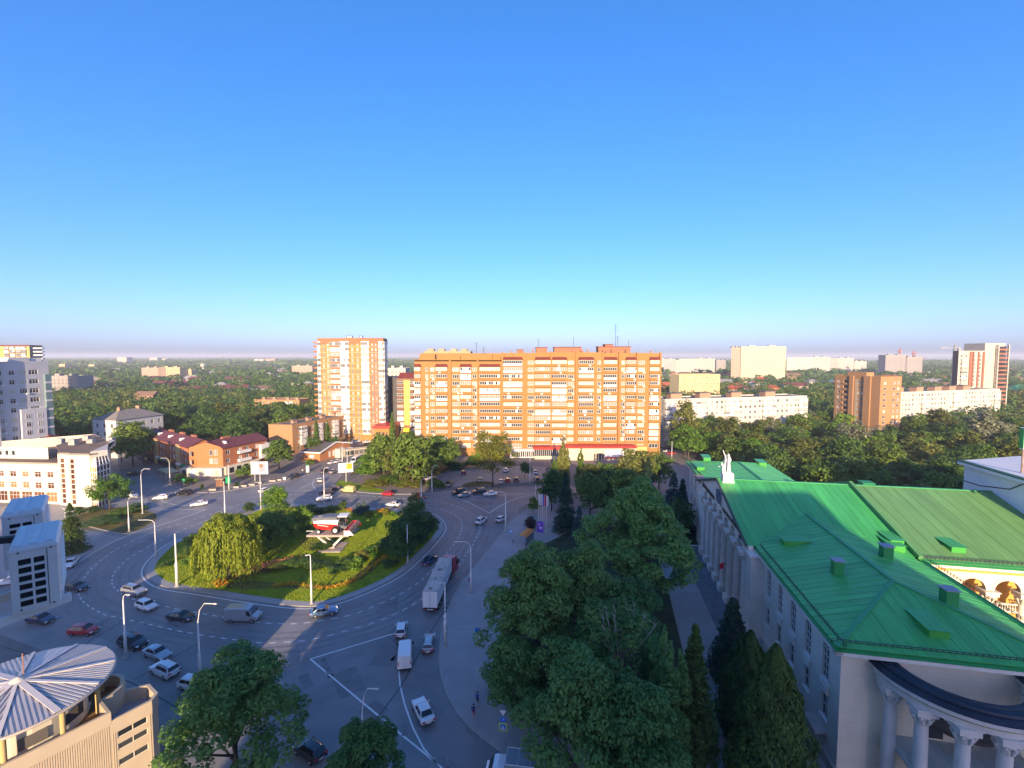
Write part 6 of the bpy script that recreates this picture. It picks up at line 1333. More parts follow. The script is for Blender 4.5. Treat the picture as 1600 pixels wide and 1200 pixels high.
tree('arborvitae_tree', 'tall dark conifer with a browned tip next to the grey green poplar', spruce(10, 16.2, 3.3, 17000, .42, 'thuja', .1), 19.2, 46.5)
tree('arborvitae_tree', 'dense conical conifer close to the palace corner', thuja(11, 16.8, 3.5, 22000, .42, 'thuja'), 24.9, 41.8)
tree('pine_tree', 'feathery dark pine under the palace wing windows', spruce(12, 11.7, 3.7, 13000, .5, 'spruce', .35), 30.0, 60.5)
tree('arborvitae_tree', 'dark conifer between the feathery pine and the conical one', thuja(13, 13.4, 3.0, 14000, .42, 'thuja'), 26.6, 49.5)
tree('arborvitae_tree', 'small dark conifer at the foot of the palace wall behind the others', thuja(14, 9.5, 2.5, 7000, .4, 'deep'), 28.6, 55)
tree('elm_tree', 'big dark green street tree standing on the near car park edge', broad(15, 6.9, 5.8, 8.8, 190, 1.05, 26000, .38, 'brightened', 2.5, 'egg', tr=.3), -28.2, 44.6, .92)
tree('elm_tree', 'green tree cut by the bottom edge beside the black hatchback', broad(16, 4.6, 4.1, 6.4, 120, .85, 17000, .32, 'brightened', 2, 'egg', tr=.25), -14.2, 41.0, .84)
# --- prototypes for the middle distance
PM = [broad(20, 5, 4.6, 7.2, 70, 1.35, 4200, .72, 'mid'), broad(21, 4.4, 5.4, 8, 70, 1.25, 4200, .7, 'olive', shape='egg'), broad(22, 5.6, 4.8, 7, 80, 1.4, 4600, .75, 'mid', shape='egg'), broad(23, 4.6, 4.6, 6.6, 60, 1.3, 3800, .72, 'bright'), broad(24, 5, 5.6, 8, 75, 1.3, 4200, .7, 'dark', shape='egg'), broad(25, 4.8, 4.8, 7.2, 46, 1.2, 3000, .72, 'olive', fill=.1)]
PS = broad(26, 4.6, 4.8, 7, 60, 1.3, 3800, .7, 'silver'); PR = broad(27, 2.4, 4.6, 6, 40, 1., 3000, .55, 'rust', shape='egg'); PSP = spruce(28, 14, 3.4, 7000, .6, 'spruce'); PBL = spruce(29, 9, 2.6, 5000, .5, 'blue'); PPO = poplar(30, 17, 2.6, 5200, .6, 'olive', 4); PPO2 = poplar(31, 17, 2.2, 4200, .6, 'mid', 3)
# dark band of trees along the north side of the park
band = [(884, 738, 113, PSP, 'spruce_tree', 'big dark blue green spruce at the flagpoles', 14), (905, 790, 108, PBL, 'spruce_tree', 'small pale blue spruce behind the plane tree', 9), (922, 742, 118, PM[4], 'lime_tree', 'dark lime tree right of the big spruce', 13.6), (950, 736, 124, PM[4], 'lime_tree', 'dark lime tree in the middle of the park row', 13.6), (975, 738, 120, PM[2], 'lime_tree', 'dark leafy tree above the plane tree top', 11.8),
    (862, 735, 128, PM[4], 'lime_tree', 'dark tree at the left end of the park row', 13.6), (920, 728, 139, PM[5], 'lime_tree', 'lime tree with a sunlit top in the park row', 12), (945, 727, 141, PM[2], 'lime_tree', 'low sunlit topped tree before the shop signs', 11.8), (988, 706, 140, PM[1], 'lime_tree', 'taller sunlit topped tree before the yellow shop corner', 13.4), (965, 729, 140, PM[5], 'lime_tree', 'sunlit topped tree between the shop signs and the tall one', 12),
    (1012, 714, 133, PSP, 'spruce_tree', 'brownish spruce with a sunlit top at the right end of the park row', 14), (1000, 760, 116, PSP, 'spruce_tree', 'dark spruce right of the plane tree top', 14), (1024, 792, 106, PM[4], 'lime_tree', 'low dark tree left of the white kerbed bed', 13.6), (1052, 738, 118, PBL, 'spruce_tree', 'bluish spruce in the white kerbed bed', 9), (1066, 748, 112, PSP, 'spruce_tree', 'dark spruce against the palace far wing', 14), (1060, 780, 107, PM[4], 'lime_tree', 'dark bushy tree at the near end of the white kerbed bed', 13.6),
    (880, 680, 150, PPO, 'poplar_tree', 'tall sunlit poplar before the shop front', 17), (908, 697, 148, PPO2, 'poplar_tree', 'shorter sunlit poplar right of the tall one', 17), (866, 713, 146, PPO2, 'poplar_tree', 'small poplar left of the tall sunlit one', 17), (1006, 707, 150, PM[1], 'lime_tree', 'sunlit tree behind the brownish spruce', 13.4), (1030, 714, 150, PM[0], 'lime_tree', 'sunlit tree by the parked cars near the palace corner', 11.8)]
for px, py, Y, pr, nm, lab, h0 in band:
    z = zat(py, Y); tree(nm, lab, pr, xat(px, Y, z * .5), Y, z / h0)
# north side: parking trees and the green knoll
ROUNDT = broad(32, 6.4, 5.6, 10.4, 110, 1.3, 9000, .55, 'yellow', 3.5, 'round', fill=.4); 
for px, py, by, pr, h0, nm, lab in (
    (770, 681, 762, ROUNDT, 16.2, 'maple_tree', 'round crowned tree in the car park lit on its upper half'), (820, 722, 748, PM[4], 13.6, 'maple_tree', 'small dark tree in the car park before the shop entrance'),
    (645, 686, 762, PM[0], 11.8, 'maple_tree', 'leafy tree at the right edge of the knoll beside the car park'), (600, 683, 748, PM[2], 11.8, 'maple_tree', 'large tree in the middle of the knoll'), (682, 684, 736, PM[2], 11.8, 'maple_tree', 'broad sunlit tree at the back right of the knoll'), (572, 715, 752, PM[3], 11.2, 'maple_tree', 'lower fresh green tree at the left tip of the knoll'), (625, 700, 757, PM[5], 12, 'maple_tree', 'tree before the middle of the knoll'), (662, 700, 745, PM[1], 13.4, 'maple_tree', 'olive tree between knoll and car park'), (584, 694, 735, PM[1], 13.4, 'maple_tree', 'olive tree behind the billboard'), (642, 676, 728, PM[4], 13.6, 'maple_tree', 'dark tree behind the knoll'), (700, 690, 732, PM[0], 11.8, 'maple_tree', 'tree at the left side of the orange block entrance'), (614, 641, 712, PPO2, 17, 'poplar_tree', 'slim poplar before the narrow yellow block'), (746, 706, 730, PM[3], 11.2, 'maple_tree', 'bright green bush like tree by the pale entrance')):
    X, Y = at(px, by); tree(nm, lab, pr, X, Y, (zat(py, Y)) / h0, group=None)
# west side street trees
for px, py, by, pr, h0, nm, lab in (
    (172, 744, 797, broad(33, 5.4, 4.0, 6.8, 80, 1.2, 6500, .5, 'bright', 2.6), 11.2, 'locust_tree', 'feathery bright green street tree at the verge before the white office'), (113, 786, 862, spruce(34, 12, 3.8, 9000, .5, 'thuja'), 12, 'spruce_tree', 'dark green spruce behind the condensers at left'), (208, 663, 727, PM[2], 11.8, 'lime_tree', 'tall tree with sunlit top beside the white hipped house'), (190, 676, 722, PM[4], 13.6, 'lime_tree', 'shaded tree left of the one with the sunlit top'),
    (436, 690, 733, PM[2], 11.8, 'lime_tree', 'round green tree on the pavement between the terraces and the tan block'), (496, 650, 712, PPO2, 17, 'poplar_tree', 'tall narrow tree before the tan brick block'), (512, 655, 708, PPO2, 17, 'poplar_tree', 'second narrow tree before the tan brick block'), (490, 686, 716, PM[0], 11.8, 'lime_tree', 'leafy tree behind the corner pavilion'), (524, 682, 708, PM[4], 13.6, 'lime_tree', 'dark small tree at the foot of the amber tower'), (158, 690, 716, PM[4], 13.6, 'lime_tree', 'dark tree behind the white office')):
    X, Y = at(px, by); tree(nm, lab, pr, X, Y, zat(py, Y) / h0)
# roundabout trees
X, Y = at(353, 906); tree('willow_tree', 'golden green weeping willow on the roundabout', willow(35, 12.6, 6.2, 26000, .5), X, Y + 1, zat(804, Y) / 12.6)
isl = [(430, 765, 812, broad(36, 4.4, 4.8, 7, 80, 1.2, 8000, .48, 'bright', 1.5), 11.8, 'lime_tree', 'tall bright green tree at the back of the roundabout'), (422, 806, 858, broad(37, 5.2, 3.8, 4.6, 90, 1.1, 9000, .45, 'mid', 1), 8.4, 'sumac_tree', 'wide dark leaved tree right of the willow'), (392, 822, 862, PM[4], 13.6, 'lime_tree', 'dark tree right behind the willow'), (470, 794, 834, PM[3], 11.2, 'sumac_tree', 'small fresh green tree left of the harvester monument'), (380, 812, 838, PM[0], 11.8, 'lime_tree', 'green tree behind the willow'),
       (650, 778, 852, broad(38, 3.8, 5.4, 7.4, 60, 1.1, 7000, .42, 'dark', 2, 'egg', BARKG), 12.9, 'birch_tree', 'tall thin birch on the right part of the roundabout'), (626, 812, 872, broad(39, 3.6, 3.6, 4.6, 60, 1., 7000, .42, 'dark', 1), 8.3, 'birch_tree', 'dense dark tree left of the straight pole on the roundabout'), (668, 804, 846, broad(40, 3.4, 3.6, 4.8, 50, 1., 6000, .42, 'deep', 1), 8.6, 'birch_tree', 'dark tree at the right tip of the roundabout'), (620, 838, 884, PM[4], 13.6, 'birch_tree', 'low dark tree in front on the right of the roundabout'), (640, 800, 850, PM[4], 13.6, 'birch_tree', 'dark tree behind the straight pole'), (606, 840, 872, PM[4], 13.6, 'sumac_tree', 'low tree at the edge of the sunlit lawn'), (655, 826, 858, PM[4], 13.6, 'birch_tree', 'short dark tree right of the straight pole')]
for px, py, by, pr, h0, nm, lab in isl:
    X, Y = at(px, by); tree(nm, lab, pr, X, Y, zat(py, Y) / h0, z=.17)
bsh = {k: bush(50 + i, 1., 1., 900, .26, k) for i, k in enumerate(('mid', 'bright', 'dark', 'yellow', 'deep', 'thuja', 'purple', 'blue'))}
def shrub(label, k, px, py, rx, h, z=.17, name='shrub', group=None):
    X, Y = at(px, py); o = new(name, bsh[k], None, (X, Y, z), R.uniform(0, 6)); o.scale = (rx, rx, h / 1.6); tag(o, label, 'shrub', group); return o
for k, px, py, rx, h, lab in (('deep', 388, 800, 2, 2.2, 'dark shrub at the back kerb left of the tall roundabout tree'), ('thuja', 535, 799, 1.3, 2.6, 'conical light shrub at the back edge of the roundabout'), ('dark', 518, 800, 2.2, 1.6, 'low round shrub left of the conical one'), ('deep', 500, 802, 2.4, 1.6, 'dark clipped shrub behind the harvester cab'), ('dark', 482, 798, 2.2, 1.5, 'dark clipped shrub behind the harvester tail'), ('blue', 561, 805, 1.6, 2.6, 'bluish juniper at the roundabout back edge'), ('blue', 571, 803, 1.2, 3.0, 'taller bluish juniper beside the first'), ('yellow', 578, 808, .9, 1.2, 'small yellow round shrub by the junipers'), ('yellow', 603, 808, 1.0, 2.2, 'light green conical shrub near the back flower strip'), ('bright', 615, 808, 1.2, 1.2, 'low light shrub at the right back of the roundabout'),
    ('yellow', 477, 826, 1.6, 1.6, 'yellow green shrub by the pedestal left side'), ('deep', 503, 858, 2.6, 1.4, 'dark hedge shrub before the pedestal'), ('mid', 535, 886, 1.6, 1.6, 'round clipped shrub in the front flower border, leftmost'), ('mid', 546, 890, 1.6, 1.8, 'round clipped shrub beside the leftmost one in the front border'), ('bright', 556, 890, 1.6, 2.0, 'biggest round clipped shrub in the front border'), ('mid', 541, 884, 1.4, 1.5, 'round clipped shrub at the back of the front border'), ('dark', 523, 898, 2., 1.6, 'dark low shrub at the front border soil'), ('yellow', 566, 876, 2.0, 1.8, 'yellow green rose shrub near the front border'), ('bright', 578, 872, 1.8, 1.8, 'light green rose shrub right of the yellow one'), ('mid', 590, 866, 1.8, 1.8, 'green rose shrub at the end of the front border'), ('dark', 496, 890, 2.4, 1.4, 'dark spreading shrub left of the clipped balls'), ('dark', 478, 884, 2.4, 1.5, 'dark rose shrub behind the straight lamp post'), ('mid', 455, 886, 2.2, 1.3, 'rose shrub left of the straight lamp post'), ('yellow', 430, 892, 2.2, 1.1, 'straggly yellowish rose shrub'), ('mid', 290, 868, 2.0, 1.6, 'green shrub left of the willow'), ('bright', 300, 880, 2., 1.4, 'fresh green shrub before the willow left side'), ('mid', 256, 888, 1.2, 1.1, 'small shrub at the left tip of the roundabout'), ('mid', 305, 850, 2.4, 2.2, 'green shrub at the back left kerb of the roundabout'), ('deep', 610, 886, 1.8, 1.4, 'dark shrub at the right front of the roundabout'), ('bright', 600, 856, 1.6, 1.6, 'light shrub at the sunlit lawn edge'), ('dark', 440, 818, 2.4, 2., 'dark shrub left of the harvester'), ('mid', 455, 832, 2.2, 1.8, 'green shrub before the roundabout trees')):
    shrub(lab, k, px, py, rx, h)
for k, px, py, rx, h, lab in (('mid', 281, 752, 2.2, 2.4, 'round bush in a planter before the green kiosk'), ('bright', 296, 757, 2.2, 2.2, 'brighter round bush right of the kiosk'), ('mid', 385, 746, 3.2, 4.2, 'big round bush by the billboard'), ('mid', 484, 726, 2, 2, 'clipped round bush at the pavilion'), ('mid', 678, 762, 2.4, 3, 'round bush by the car park lamp'), ('mid', 690, 763, 1.6, 2, 'smaller round bush at the car park entry'), ('dark', 738, 730, 3.2, 4, 'round dark bush by the orange block entrance'), ('deep', 715, 733, 5, 3, 'wide clipped hedge bush left of the entrance'), ('deep', 128, 804, 2.2, 2, 'small bush before the white office'), ('deep', 150, 800, 1.8, 1.6, 'small round bush at the office path'), ('mid', 205, 800, 4, 1.6, 'wide low shrubs on the west verge'), ('dark', 160, 820, 5, 1.2, 'spreading undergrowth on the west verge'), ('purple', 830, 826, 2, 2.4, 'dark purple round bush beside the orange bus shelter'), ('mid', 834, 800, 1.6, 4, 'small leafy bush left of the flagpoles'), ('deep', 316, 766, .8, 2, 'tiny conifer on the pavement kerb'), ('deep', 370, 762, .9, 1.8, 'tiny conifer at the planters'), ('mid', 405, 700, 1, 1, 'small bush by the terrace'), ('yellow', 590, 760, 5, 2, 'dry yellow shrubs under the knoll trees'), ('yellow', 640, 760, 5, 2, 'dry yellow shrubs at the right of the knoll'), ('mid', 615, 755, 5, 2.6, 'green undergrowth in the knoll')):
    shrub(lab, k, px, py, rx, h, .1)
# marigold borders: nobody could count the flowers
def flowers(name, label, pix, n, cols, hgt=.45, sz=.3, wd=.6):
    pts = [Vector(p) for p in smooth(g(pix), 6)]; P = []
    for i in range(n): k = NR.integers(0, len(pts) - 1); q = pts[k].lerp(pts[k + 1], NR.random()); P.append((q.x + NR.normal(0, wd), q.y + NR.normal(0, wd), .2 + NR.random() * hgt))
    V = leafquads(np.array(P), NR.normal(0, .4, (n, 3)) + np.array([0, -.3, 1.]), sz, .9); tag(new(name, quads_mesh(name, V, leafmat('petals_' + name + str(len(bpy.data.materials)), *cols, .1))), label, 'flowers', None, 'stuff')
OG = ((.5, .2, .01), (.55, .34, .02)); PK = ((.35, .12, .06), (.5, .25, .1))
flowers('flowers', 'orange and yellow marigolds along the front border', [(430, 918), (460, 914), (500, 921), (535, 916), (560, 905), (585, 885), (602, 872)], 1000, OG, wd=.3); flowers('flowers', 'small clump of orange flowers below the willow', [(338, 912), (347, 915)], 260, OG, wd=.5); flowers('flowers', 'orange flower strip at the back edge of the roundabout', [(592, 799), (606, 800)], 500, OG, wd=.7); flowers('flowers', 'yellow and red flowers on the back strip behind the harvester', [(505, 797), (535, 797), (560, 800)], 500, ((.6, .3, .03), (.5, .12, .05)), wd=.5); flowers('flowers', 'reddish roses in the border left of the lamp post', [(380, 900), (420, 888), (455, 880)], 900, PK, .9, .3, 1.)
gq = NR.random((90000, 2)); xs = [p[0] for p in ISLG]; ys = [p[1] for p in ISLG]
pts = [(min(xs) + a * (max(xs) - min(xs)), min(ys) + b * (max(ys) - min(ys))) for a, b in gq]; pts = np.array([(x, y, .2) for x, y in pts if inside((x, y), ISLG)])
V = leafquads(pts, np.array([0, -.8, .35]) + NR.normal(0, .4, (len(pts), 3)), .26, .4); tag(new('grass', quads_mesh('grass', V, leafmat('grass_tufts', (.25, .33, .016), (.31, .37, .02), .35))), 'short mown grass of the roundabout lawn', 'grass', None, 'stuff')

# --- woods: the nearest trees one by one, the rest as a mass
rw = random.Random(21); cand = []
def scatter(x0, x1, y0, y1, step):
    y = y0
    while y < y1:
        x = x0
        while x < x1:
            p = (x + rw.uniform(-.4, .4) * step, y + rw.uniform(-.4, .4) * step); x += step
            if abs(p[0]) / p[1] < 1.17 and free(p, 3.2): cand.append(p)
        y += step
scatter(-330, -78, 196, 330, 9.5); scatter(64, 330, 96, 330, 9.5)
RZONE = [(-62, 205), (60, 205), (60, 262), (-62, 262)]
near = [p for p in cand if not (p[0] < -78 and p[1] < 240 and p[0] > -165 and p[1] < 205 + (p[0] + 165) * 0) and not (p[0] > 0 and p[1] < 128 and p[0] < 44) and not (30 < p[0] < 76 and p[1] < 190) and not (150 < p[0] < 200 and 205 < p[1] < 224) and min((p[0] - q[0]) ** 2 + (p[1] - q[1]) ** 2 for q in EXCT) > 30]
near.sort(key=lambda p: p[0] ** 2 + p[1] ** 2); ind = near[:280]; rest = near[280:]
TMK = [('behind the white office', -150, 200), ('behind the white hipped house', -175, 245), ('left of the white hipped house', -215, 230), ('behind the long red terrace', -130, 215), ('behind the corner house', -112, 205), ('left of the tan brick block', -115, 240), ('behind the tan brick block', -92, 255), ('around the three storey orange block', -165, 300), ('towards the maroon hall', -220, 300), ('at the palace far wing', 75, 125), ('behind the palace hall roof', 95, 115), ('left of the stage tower', 110, 125), ('beside the stage tower', 135, 115), ('before the white panel block', 95, 195), ('at the end of the white panel block', 80, 215), ('before the right half of the white panel block', 135, 210), ('left of the brick tower foot', 155, 215), ('before the brick tower', 170, 190), ('right of the brick tower', 205, 225), ('before the far panel block', 235, 250), ('at the right edge above the stage tower', 200, 160), ('below the striped tower', 275, 265), ('in the middle of the palace park woods', 120, 160)]
for i, (x, y) in enumerate(ind):
    rt_side = x > 0
    if rt_side and rw.random() < .07: pr, nm, lab = PS, 'silver_willow_tree', 'silvery grey tree in the woods right of the palace'
    elif rt_side and rw.random() < .03: pr, nm, lab = PPO2, 'poplar_tree', 'narrow poplar in the woods right of the palace'
    else: pr, nm = rw.choice(PM[:4] + [PM[1], PM[5], PM[2], PM[4]] if rt_side else [PM[0], PM[2], PM[4], PM[1], PM[4]]), 'broadleaf_tree'; lab = None
    s = rw.uniform(.85, 1.3); tone = {0: 'mid green', 1: 'slim olive', 2: 'broad green', 3: 'bright green', 4: 'dark green', 5: 'thin olive'}.get(PM.index(pr) if pr in PM else 9)
    near_ = min(TMK, key=lambda m: (m[1] - x) ** 2 + (m[2] - y) ** 2)[0]
    if lab: lab = lab.replace('in the woods right of the palace', near_)
    else: lab = '%s %s tree in the woods %s' % ('tall' if s > 1.15 else 'low' if s < .97 else 'middling', tone, near_)
    tree(nm, lab, pr, x, y, (s * rw.uniform(.9, 1.15), s * rw.uniform(.9, 1.15), s), group='trees of the woods right of the roundabout' if rt_side else 'trees of the woods left of the tall tower')
for px, py, by, pr, h0, nm, lab in ((1238, 696, 748, broad(60, 5, 4.6, 7, 70, 1.2, 5200, .5, 'yellow'), 11.6, 'maple_tree', 'round yellow green tree just above the palace far roof'), (1266, 708, 752, PR, 10.6, 'dead_fir_tree', 'rust brown dead tree beside the yellow green one'), (1334, 712, 760, PR, 10.6, 'dead_fir_tree', 'tree with an orange brown top above the palace ridge'), (1070, 630, 712, broad(61, 5, 8.4, 11, 90, 1.4, 5200, .7, 'olive', 2, 'egg'), 19.4, 'poplar_tree', 'tall olive tree before the end of the white panel block'), (1322, 722, 770, PM[3], 11.2, 'maple_tree', 'fresh green tree left under the orange brown top'), (1350, 722, 768, PM[3], 11.2, 'maple_tree', 'fresh green tree right under the orange brown top'), (1492, 690, 745, PSP, 14, 'spruce_tree', 'grey green spruce left of the white stage tower'), (1330, 668, 735, PS, 11.8, 'silver_willow_tree', 'large silvery tree before the brick tower foot'), (1540, 650, 730, PS, 11.8, 'silver_willow_tree', 'silvery tree near the right edge above the stage tower')):
    X, Y = at(px, by); tree(nm, lab, pr, X, Y, max(.6, zat(py, Y) / h0))
def mass(name, label, pts, n, ls, mat, hs, seed, rr_=5.):
    rng = np.random.default_rng(seed); k = len(pts); P = np.repeat(np.array(pts), n, 0); s = np.repeat(rng.uniform(.7, 1.25, k), n); d = unit(rng.normal(size=(k * n, 3))); d[:, 2] = np.abs(d[:, 2]) * 1.1 - .15
    lump = 1 + .25 * np.sin(d[:, 0] * 5 + np.repeat(rng.uniform(0, 6, k), n)) * np.cos(d[:, 1] * 4); Q = np.column_stack([P[:, 0] + d[:, 0] * rr_ * s * lump, P[:, 1] + d[:, 1] * rr_ * s * lump, hs * s * (.5 + .5 * d[:, 2] * lump)]); V = leafquads(Q, d + rng.normal(0, .45, d.shape), ls, .75, rng)
    return tag(new(name, quads_mesh(name, V, lm(mat))), label, 'woods', None, 'stuff')
cand = []; scatter(-480, -90, 330, 480, 10.5); scatter(60, 480, 330, 480, 11); m1 = rest + cand
cand = []; scatter(-920, 920, 480, 800, 17); m2 = [p for p in cand if rw.random() < .55]
cand = []; scatter(-2100, 2100, 800, 1800, 38); m3 = [p for p in cand if rw.random() < .55]
for nm_, ms, sd in (('a', m1[::3], 1), ('b', m1[1::3], 2), ('c', m1[2::3], 3)): mass('woods', 'green tree crowns of the nearer town woods', ms, 150, 1.6, {'a': 'mid', 'b': 'olive', 'c': 'dark'}[nm_], 12.5, sd, 5.2)
mass('woods', 'green tree crowns among the far houses', m2[::2], 90, 2.6, 'mid', 12, 4, 6.5); mass('woods', 'darker tree crowns among the far houses', m2[1::2], 90, 2.6, 'dark', 12, 5, 6.5)
mass('far_woods', 'distant woods merging towards the horizon', m3, 60, 7, 'dark', 14, 6, 15)
cand = []
for i in range(1700): Y_ = 1800 + 7000 * rw.random() ** 1.5; x_ = rw.uniform(-1.2, 1.2) * Y_; cand += [(x_, Y_)] if not (x_ > 1500 and 3100 < Y_ < 6300) else []
mass('far_woods', 'hazy belts of woods along the horizon', cand, 40, 22, 'dark', 15, 7, 60)
# ------------------------------------------------------------------ vehicles
PC = dict(white=(.72, .72, .71), black=(.012, .012, .014), navy=(.012, .02, .06), red=(.42, .015, .02), silver=(.42, .43, .44), grey=(.14, .145, .15), blue=(.12, .2, .33), yellow=(.72, .58, .22), darkred=(.25, .012, .015), charcoal=(.03, .032, .036), cream=(.6, .55, .42))
def paint(c): return M('car_paint_' + c, PC[c], .28, 0, spec=.5, coat=.8, metal=.5 if c in ('silver', 'grey', 'blue') else 0)
CGL = M('car_glass', (.012, .015, .018), .05, 0, spec=.8); TYRE = M('tyre_rubber', (.015, .015, .016), .85, 0); RIM = M('alloy_rim', (.35, .35, .36), .35, 0, metal=.6); TRIM = M('black_trim', (.014, .014, .015), .6, 0)
HLM = M('headlamp_lens', (.7, .72, .74), .15, 0, spec=.8); TLM = M('tail_lamp_lens', (.45, .012, .012), .25, 0, spec=.6); PLT = M('number_plate', (.7, .7, .68), .5, 0)
wheel_me = {}
def wheels(root, L, W, xs, r, wd=.2):
    for x in xs:
        for sy in (-1, 1):
            if r not in wheel_me:
                t = MB().lathe([(r * .6, -.1), (r * .93, -.11), (r, -.07), (r, .07), (r * .93, .11), (r * .6, .1)], 16); ri = MB().lathe([(.01, .06), (r * .16, .075), (r * .5, .05), (r * .62, .1)], 12)
                for i in range(5): a = i * 1.2566; ri.bar((0, 0, .07), (r * .55 * math.cos(a), r * .55 * math.sin(a), .085), .07, .03)
                wheel_me[r] = (t.mesh('wheel', TYRE, True), ri.mesh('rim', RIM))
            o = new('wheel', wheel_me[r][0], root, (x, sy * (W / 2 - .1), r)); o.rotation_euler = (-sy * math.pi / 2, 0, 0); new('rim', wheel_me[r][1], o)
            MB().lathe([(.01, 0), (r * 1.16, 0), (r * 1.16, .03)], 14).obj('wheel_arch', TRIM, root, (x, sy * (W / 2 - .05), r + .02)).rotation_euler = (-sy * math.pi / 2, 0, 0)
def loft(mb, secs, m=0):
    k = len(secs[0]); b = len(mb.v)
    for s in secs: mb.v += s
    for i in range(len(secs) - 1):
        for j in range(k - 1): mb.f.append((b + i * k + j, b + i * k + j + 1, b + (i + 1) * k + j + 1, b + (i + 1) * k + j)[::-1]); mb.m.append(m)
    mb.f.append(tuple(b + j for j in range(k))); mb.f.append(tuple(b + (len(secs) - 1) * k + j for j in range(k))[::-1]); mb.m += [m, m]
CARS = {}
#            length width  wheel  hood   belt  roof   x of: hood base, screen top, rear top, rear base, tail height
KIND = dict(sedan=(4.5, 1.76, .31, .78, .92, 1.44, .85, .2, -1.05, -1.7, .96), hatch=(4.0, 1.72, .31, .82, .95, 1.5, .95, .3, -1.45, -1.93, .98), suv=(4.55, 1.86, .36, 1.0, 1.12, 1.7, .95, .35, -1.75, -2.2, 1.14), wagon=(4.5, 1.76, .31, .8, .93, 1.46, .9, .3, -1.75, -2.15, .95))
def car(kind, colour, label, X, Y, rz, group='cars on the square', extra=None):
    key = (kind, colour)
    if key in CARS:
        return dup(CARS[key], (X, Y, .035), rz, label, group)
    L, W, r, hh, bh, rf, xh, xs, xr, xb, th = KIND[kind]; root = T('car', label, 'car', (X, Y, .035), rz, group); pm = paint(colour); h = L / 2; w = W / 2
    st = [(-h, .62, .84, th * .92), (-h + .12, .42, .95, th), (-h + .5, .26, 1, th + .02), (xb, .24, 1, bh + .03), (0, .22, 1, bh), (xh, .22, 1, bh - .01), (xh + .45, .24, 1, hh + .06), (h - .35, .26, .97, hh - .04), (h - .08, .36, .88, hh - .16), (h, .46, .8, hh - .28)]
    mb = MB(); secs = []
    for x, zb, k, zt in st:
        ww = w * k; zm = zb + (zt - zb) * .55; secs.append([(x, -ww * .86, zb), (x, -ww * .98, zb + .1), (x, -ww, zm), (x, -ww * .965, zt - .09), (x, -ww * .86, zt), (x, -ww * .4, zt + .025), (x, ww * .4, zt + .025), (x, ww * .86, zt), (x, ww * .965, zt - .09), (x, ww, zm), (x, ww * .98, zb + .1), (x, ww * .86, zb)])
    loft(mb, secs)
    cw, rw_ = w * .9, w * .7                                          # cabin
    secs = [[(xb - .04, -cw, bh - .02), (xb - .02, -cw * .97, bh + .02), (xb - .02, cw * .97, bh + .02), (xb - .04, cw, bh - .02)], [(xr, -cw, bh - .02), (xr, -rw_, rf - .05), (xr, rw_, rf - .05), (xr, cw, bh - .02)]]
    sec = lambda x, a, z, e=0: [(x, -a, bh - .03), (x, -(a * .45 + rw_ * .55) if z > bh + .1 else -a * .98, (bh + z) / 2), (x, -rw_ - e if z > bh + .1 else -a * .96, z - .05 if z > bh + .1 else z), (x, -rw_ * .8, z), (x, rw_ * .8, z), (x, rw_ + e if z > bh + .1 else a * .96, z - .05 if z > bh + .1 else z), (x, (a * .45 + rw_ * .55) if z > bh + .1 else a * .98, (bh + z) / 2), (x, a, bh - .03)]
    loft(mb, [sec(xb, cw, bh + .02), sec(xr, cw, rf - .04), sec((xr + xs) / 2, cw, rf), sec(xs, cw, rf - .03), sec(xh, cw, bh + .01)])
    mb.obj('body', pm, root, smooth=False)
    for p in root.children: pass
    def q(nm, pts, mat, o=.012):
        a, b, c = (Vector(p) for p in pts[:3]); n = (b - a).cross(c - a).normalized(); MB().poly([tuple(Vector(p) + n * o) for p in pts]).obj(nm, mat, root)
    ra = rw_ * .93; ca = cw * .9
    q('windscreen', [(xh - .05, -ca, bh + .06), (xh - .05, ca, bh + .06), (xs + .05, ra, rf - .09), (xs + .05, -ra, rf - .09)], CGL, .03); q('rear_window', [(xb + .06, ca, bh + .1), (xb + .06, -ca, bh + .1), (xr - .04, -ra, rf - .1), (xr - .04, ra, rf - .1)], CGL, .03)
    for sy in (-1, 1):
        lo = lambda x: (x, sy * (cw * .985), bh + .05); hi = lambda x: (x, sy * (rw_ + .035), rf - .12); xm = (xs + xr) / 2 + .1
        for (a0, a1, b0, b1) in ((xm + .04, xh - .22, xm + .04, xs - .06), (xb + .3, xm - .04, xr + .12, xm - .04)):
            pts = [lo(a0), lo(a1), hi(b1), hi(b0)]; q('side_window', pts if sy < 0 else pts[::-1], CGL, .05)
        MB().box(xh - .35, sy * w - .02 if sy > 0 else -w - .17, bh + .02, xh - .2, sy * w + .17 if sy > 0 else -w + .02, bh + .17).obj('wing_mirror', pm, root)
        MB().box(h - .3, sy * w * .78 - .17, hh - .27, h - .03, sy * w * .78 + .12, hh - .13).obj('headlight', HLM, root); MB().box(-h - .005, sy * w * .72 - .2, th - .26, -h + .14, sy * w * .72 + .14, th - .06).obj('tail_light', TLM, root)
    MB().box(h - .1, -w * .5, .36, h + .015, w * .5, .52).obj('grille', TRIM, root); MB().box(-h - .02, -.26, .5, -h + .02, .26, .62).obj('rear_plate', PLT, root); MB().box(h - .02, -.26, .3, h + .025, .26, .4).obj('front_plate', PLT, root)
    if kind in ('suv', 'wagon'):
        for sy in (-1, 1): MB().bar((xr + .1, sy * rw_ * .9, rf + .04), (xs - .1, sy * rw_ * .9, rf + .04), .05).obj('roof_rail', TRIM, root)
    wheels(root, L, W, (-L * .29, L * .31), r); CARS[key] = reg(root); return root
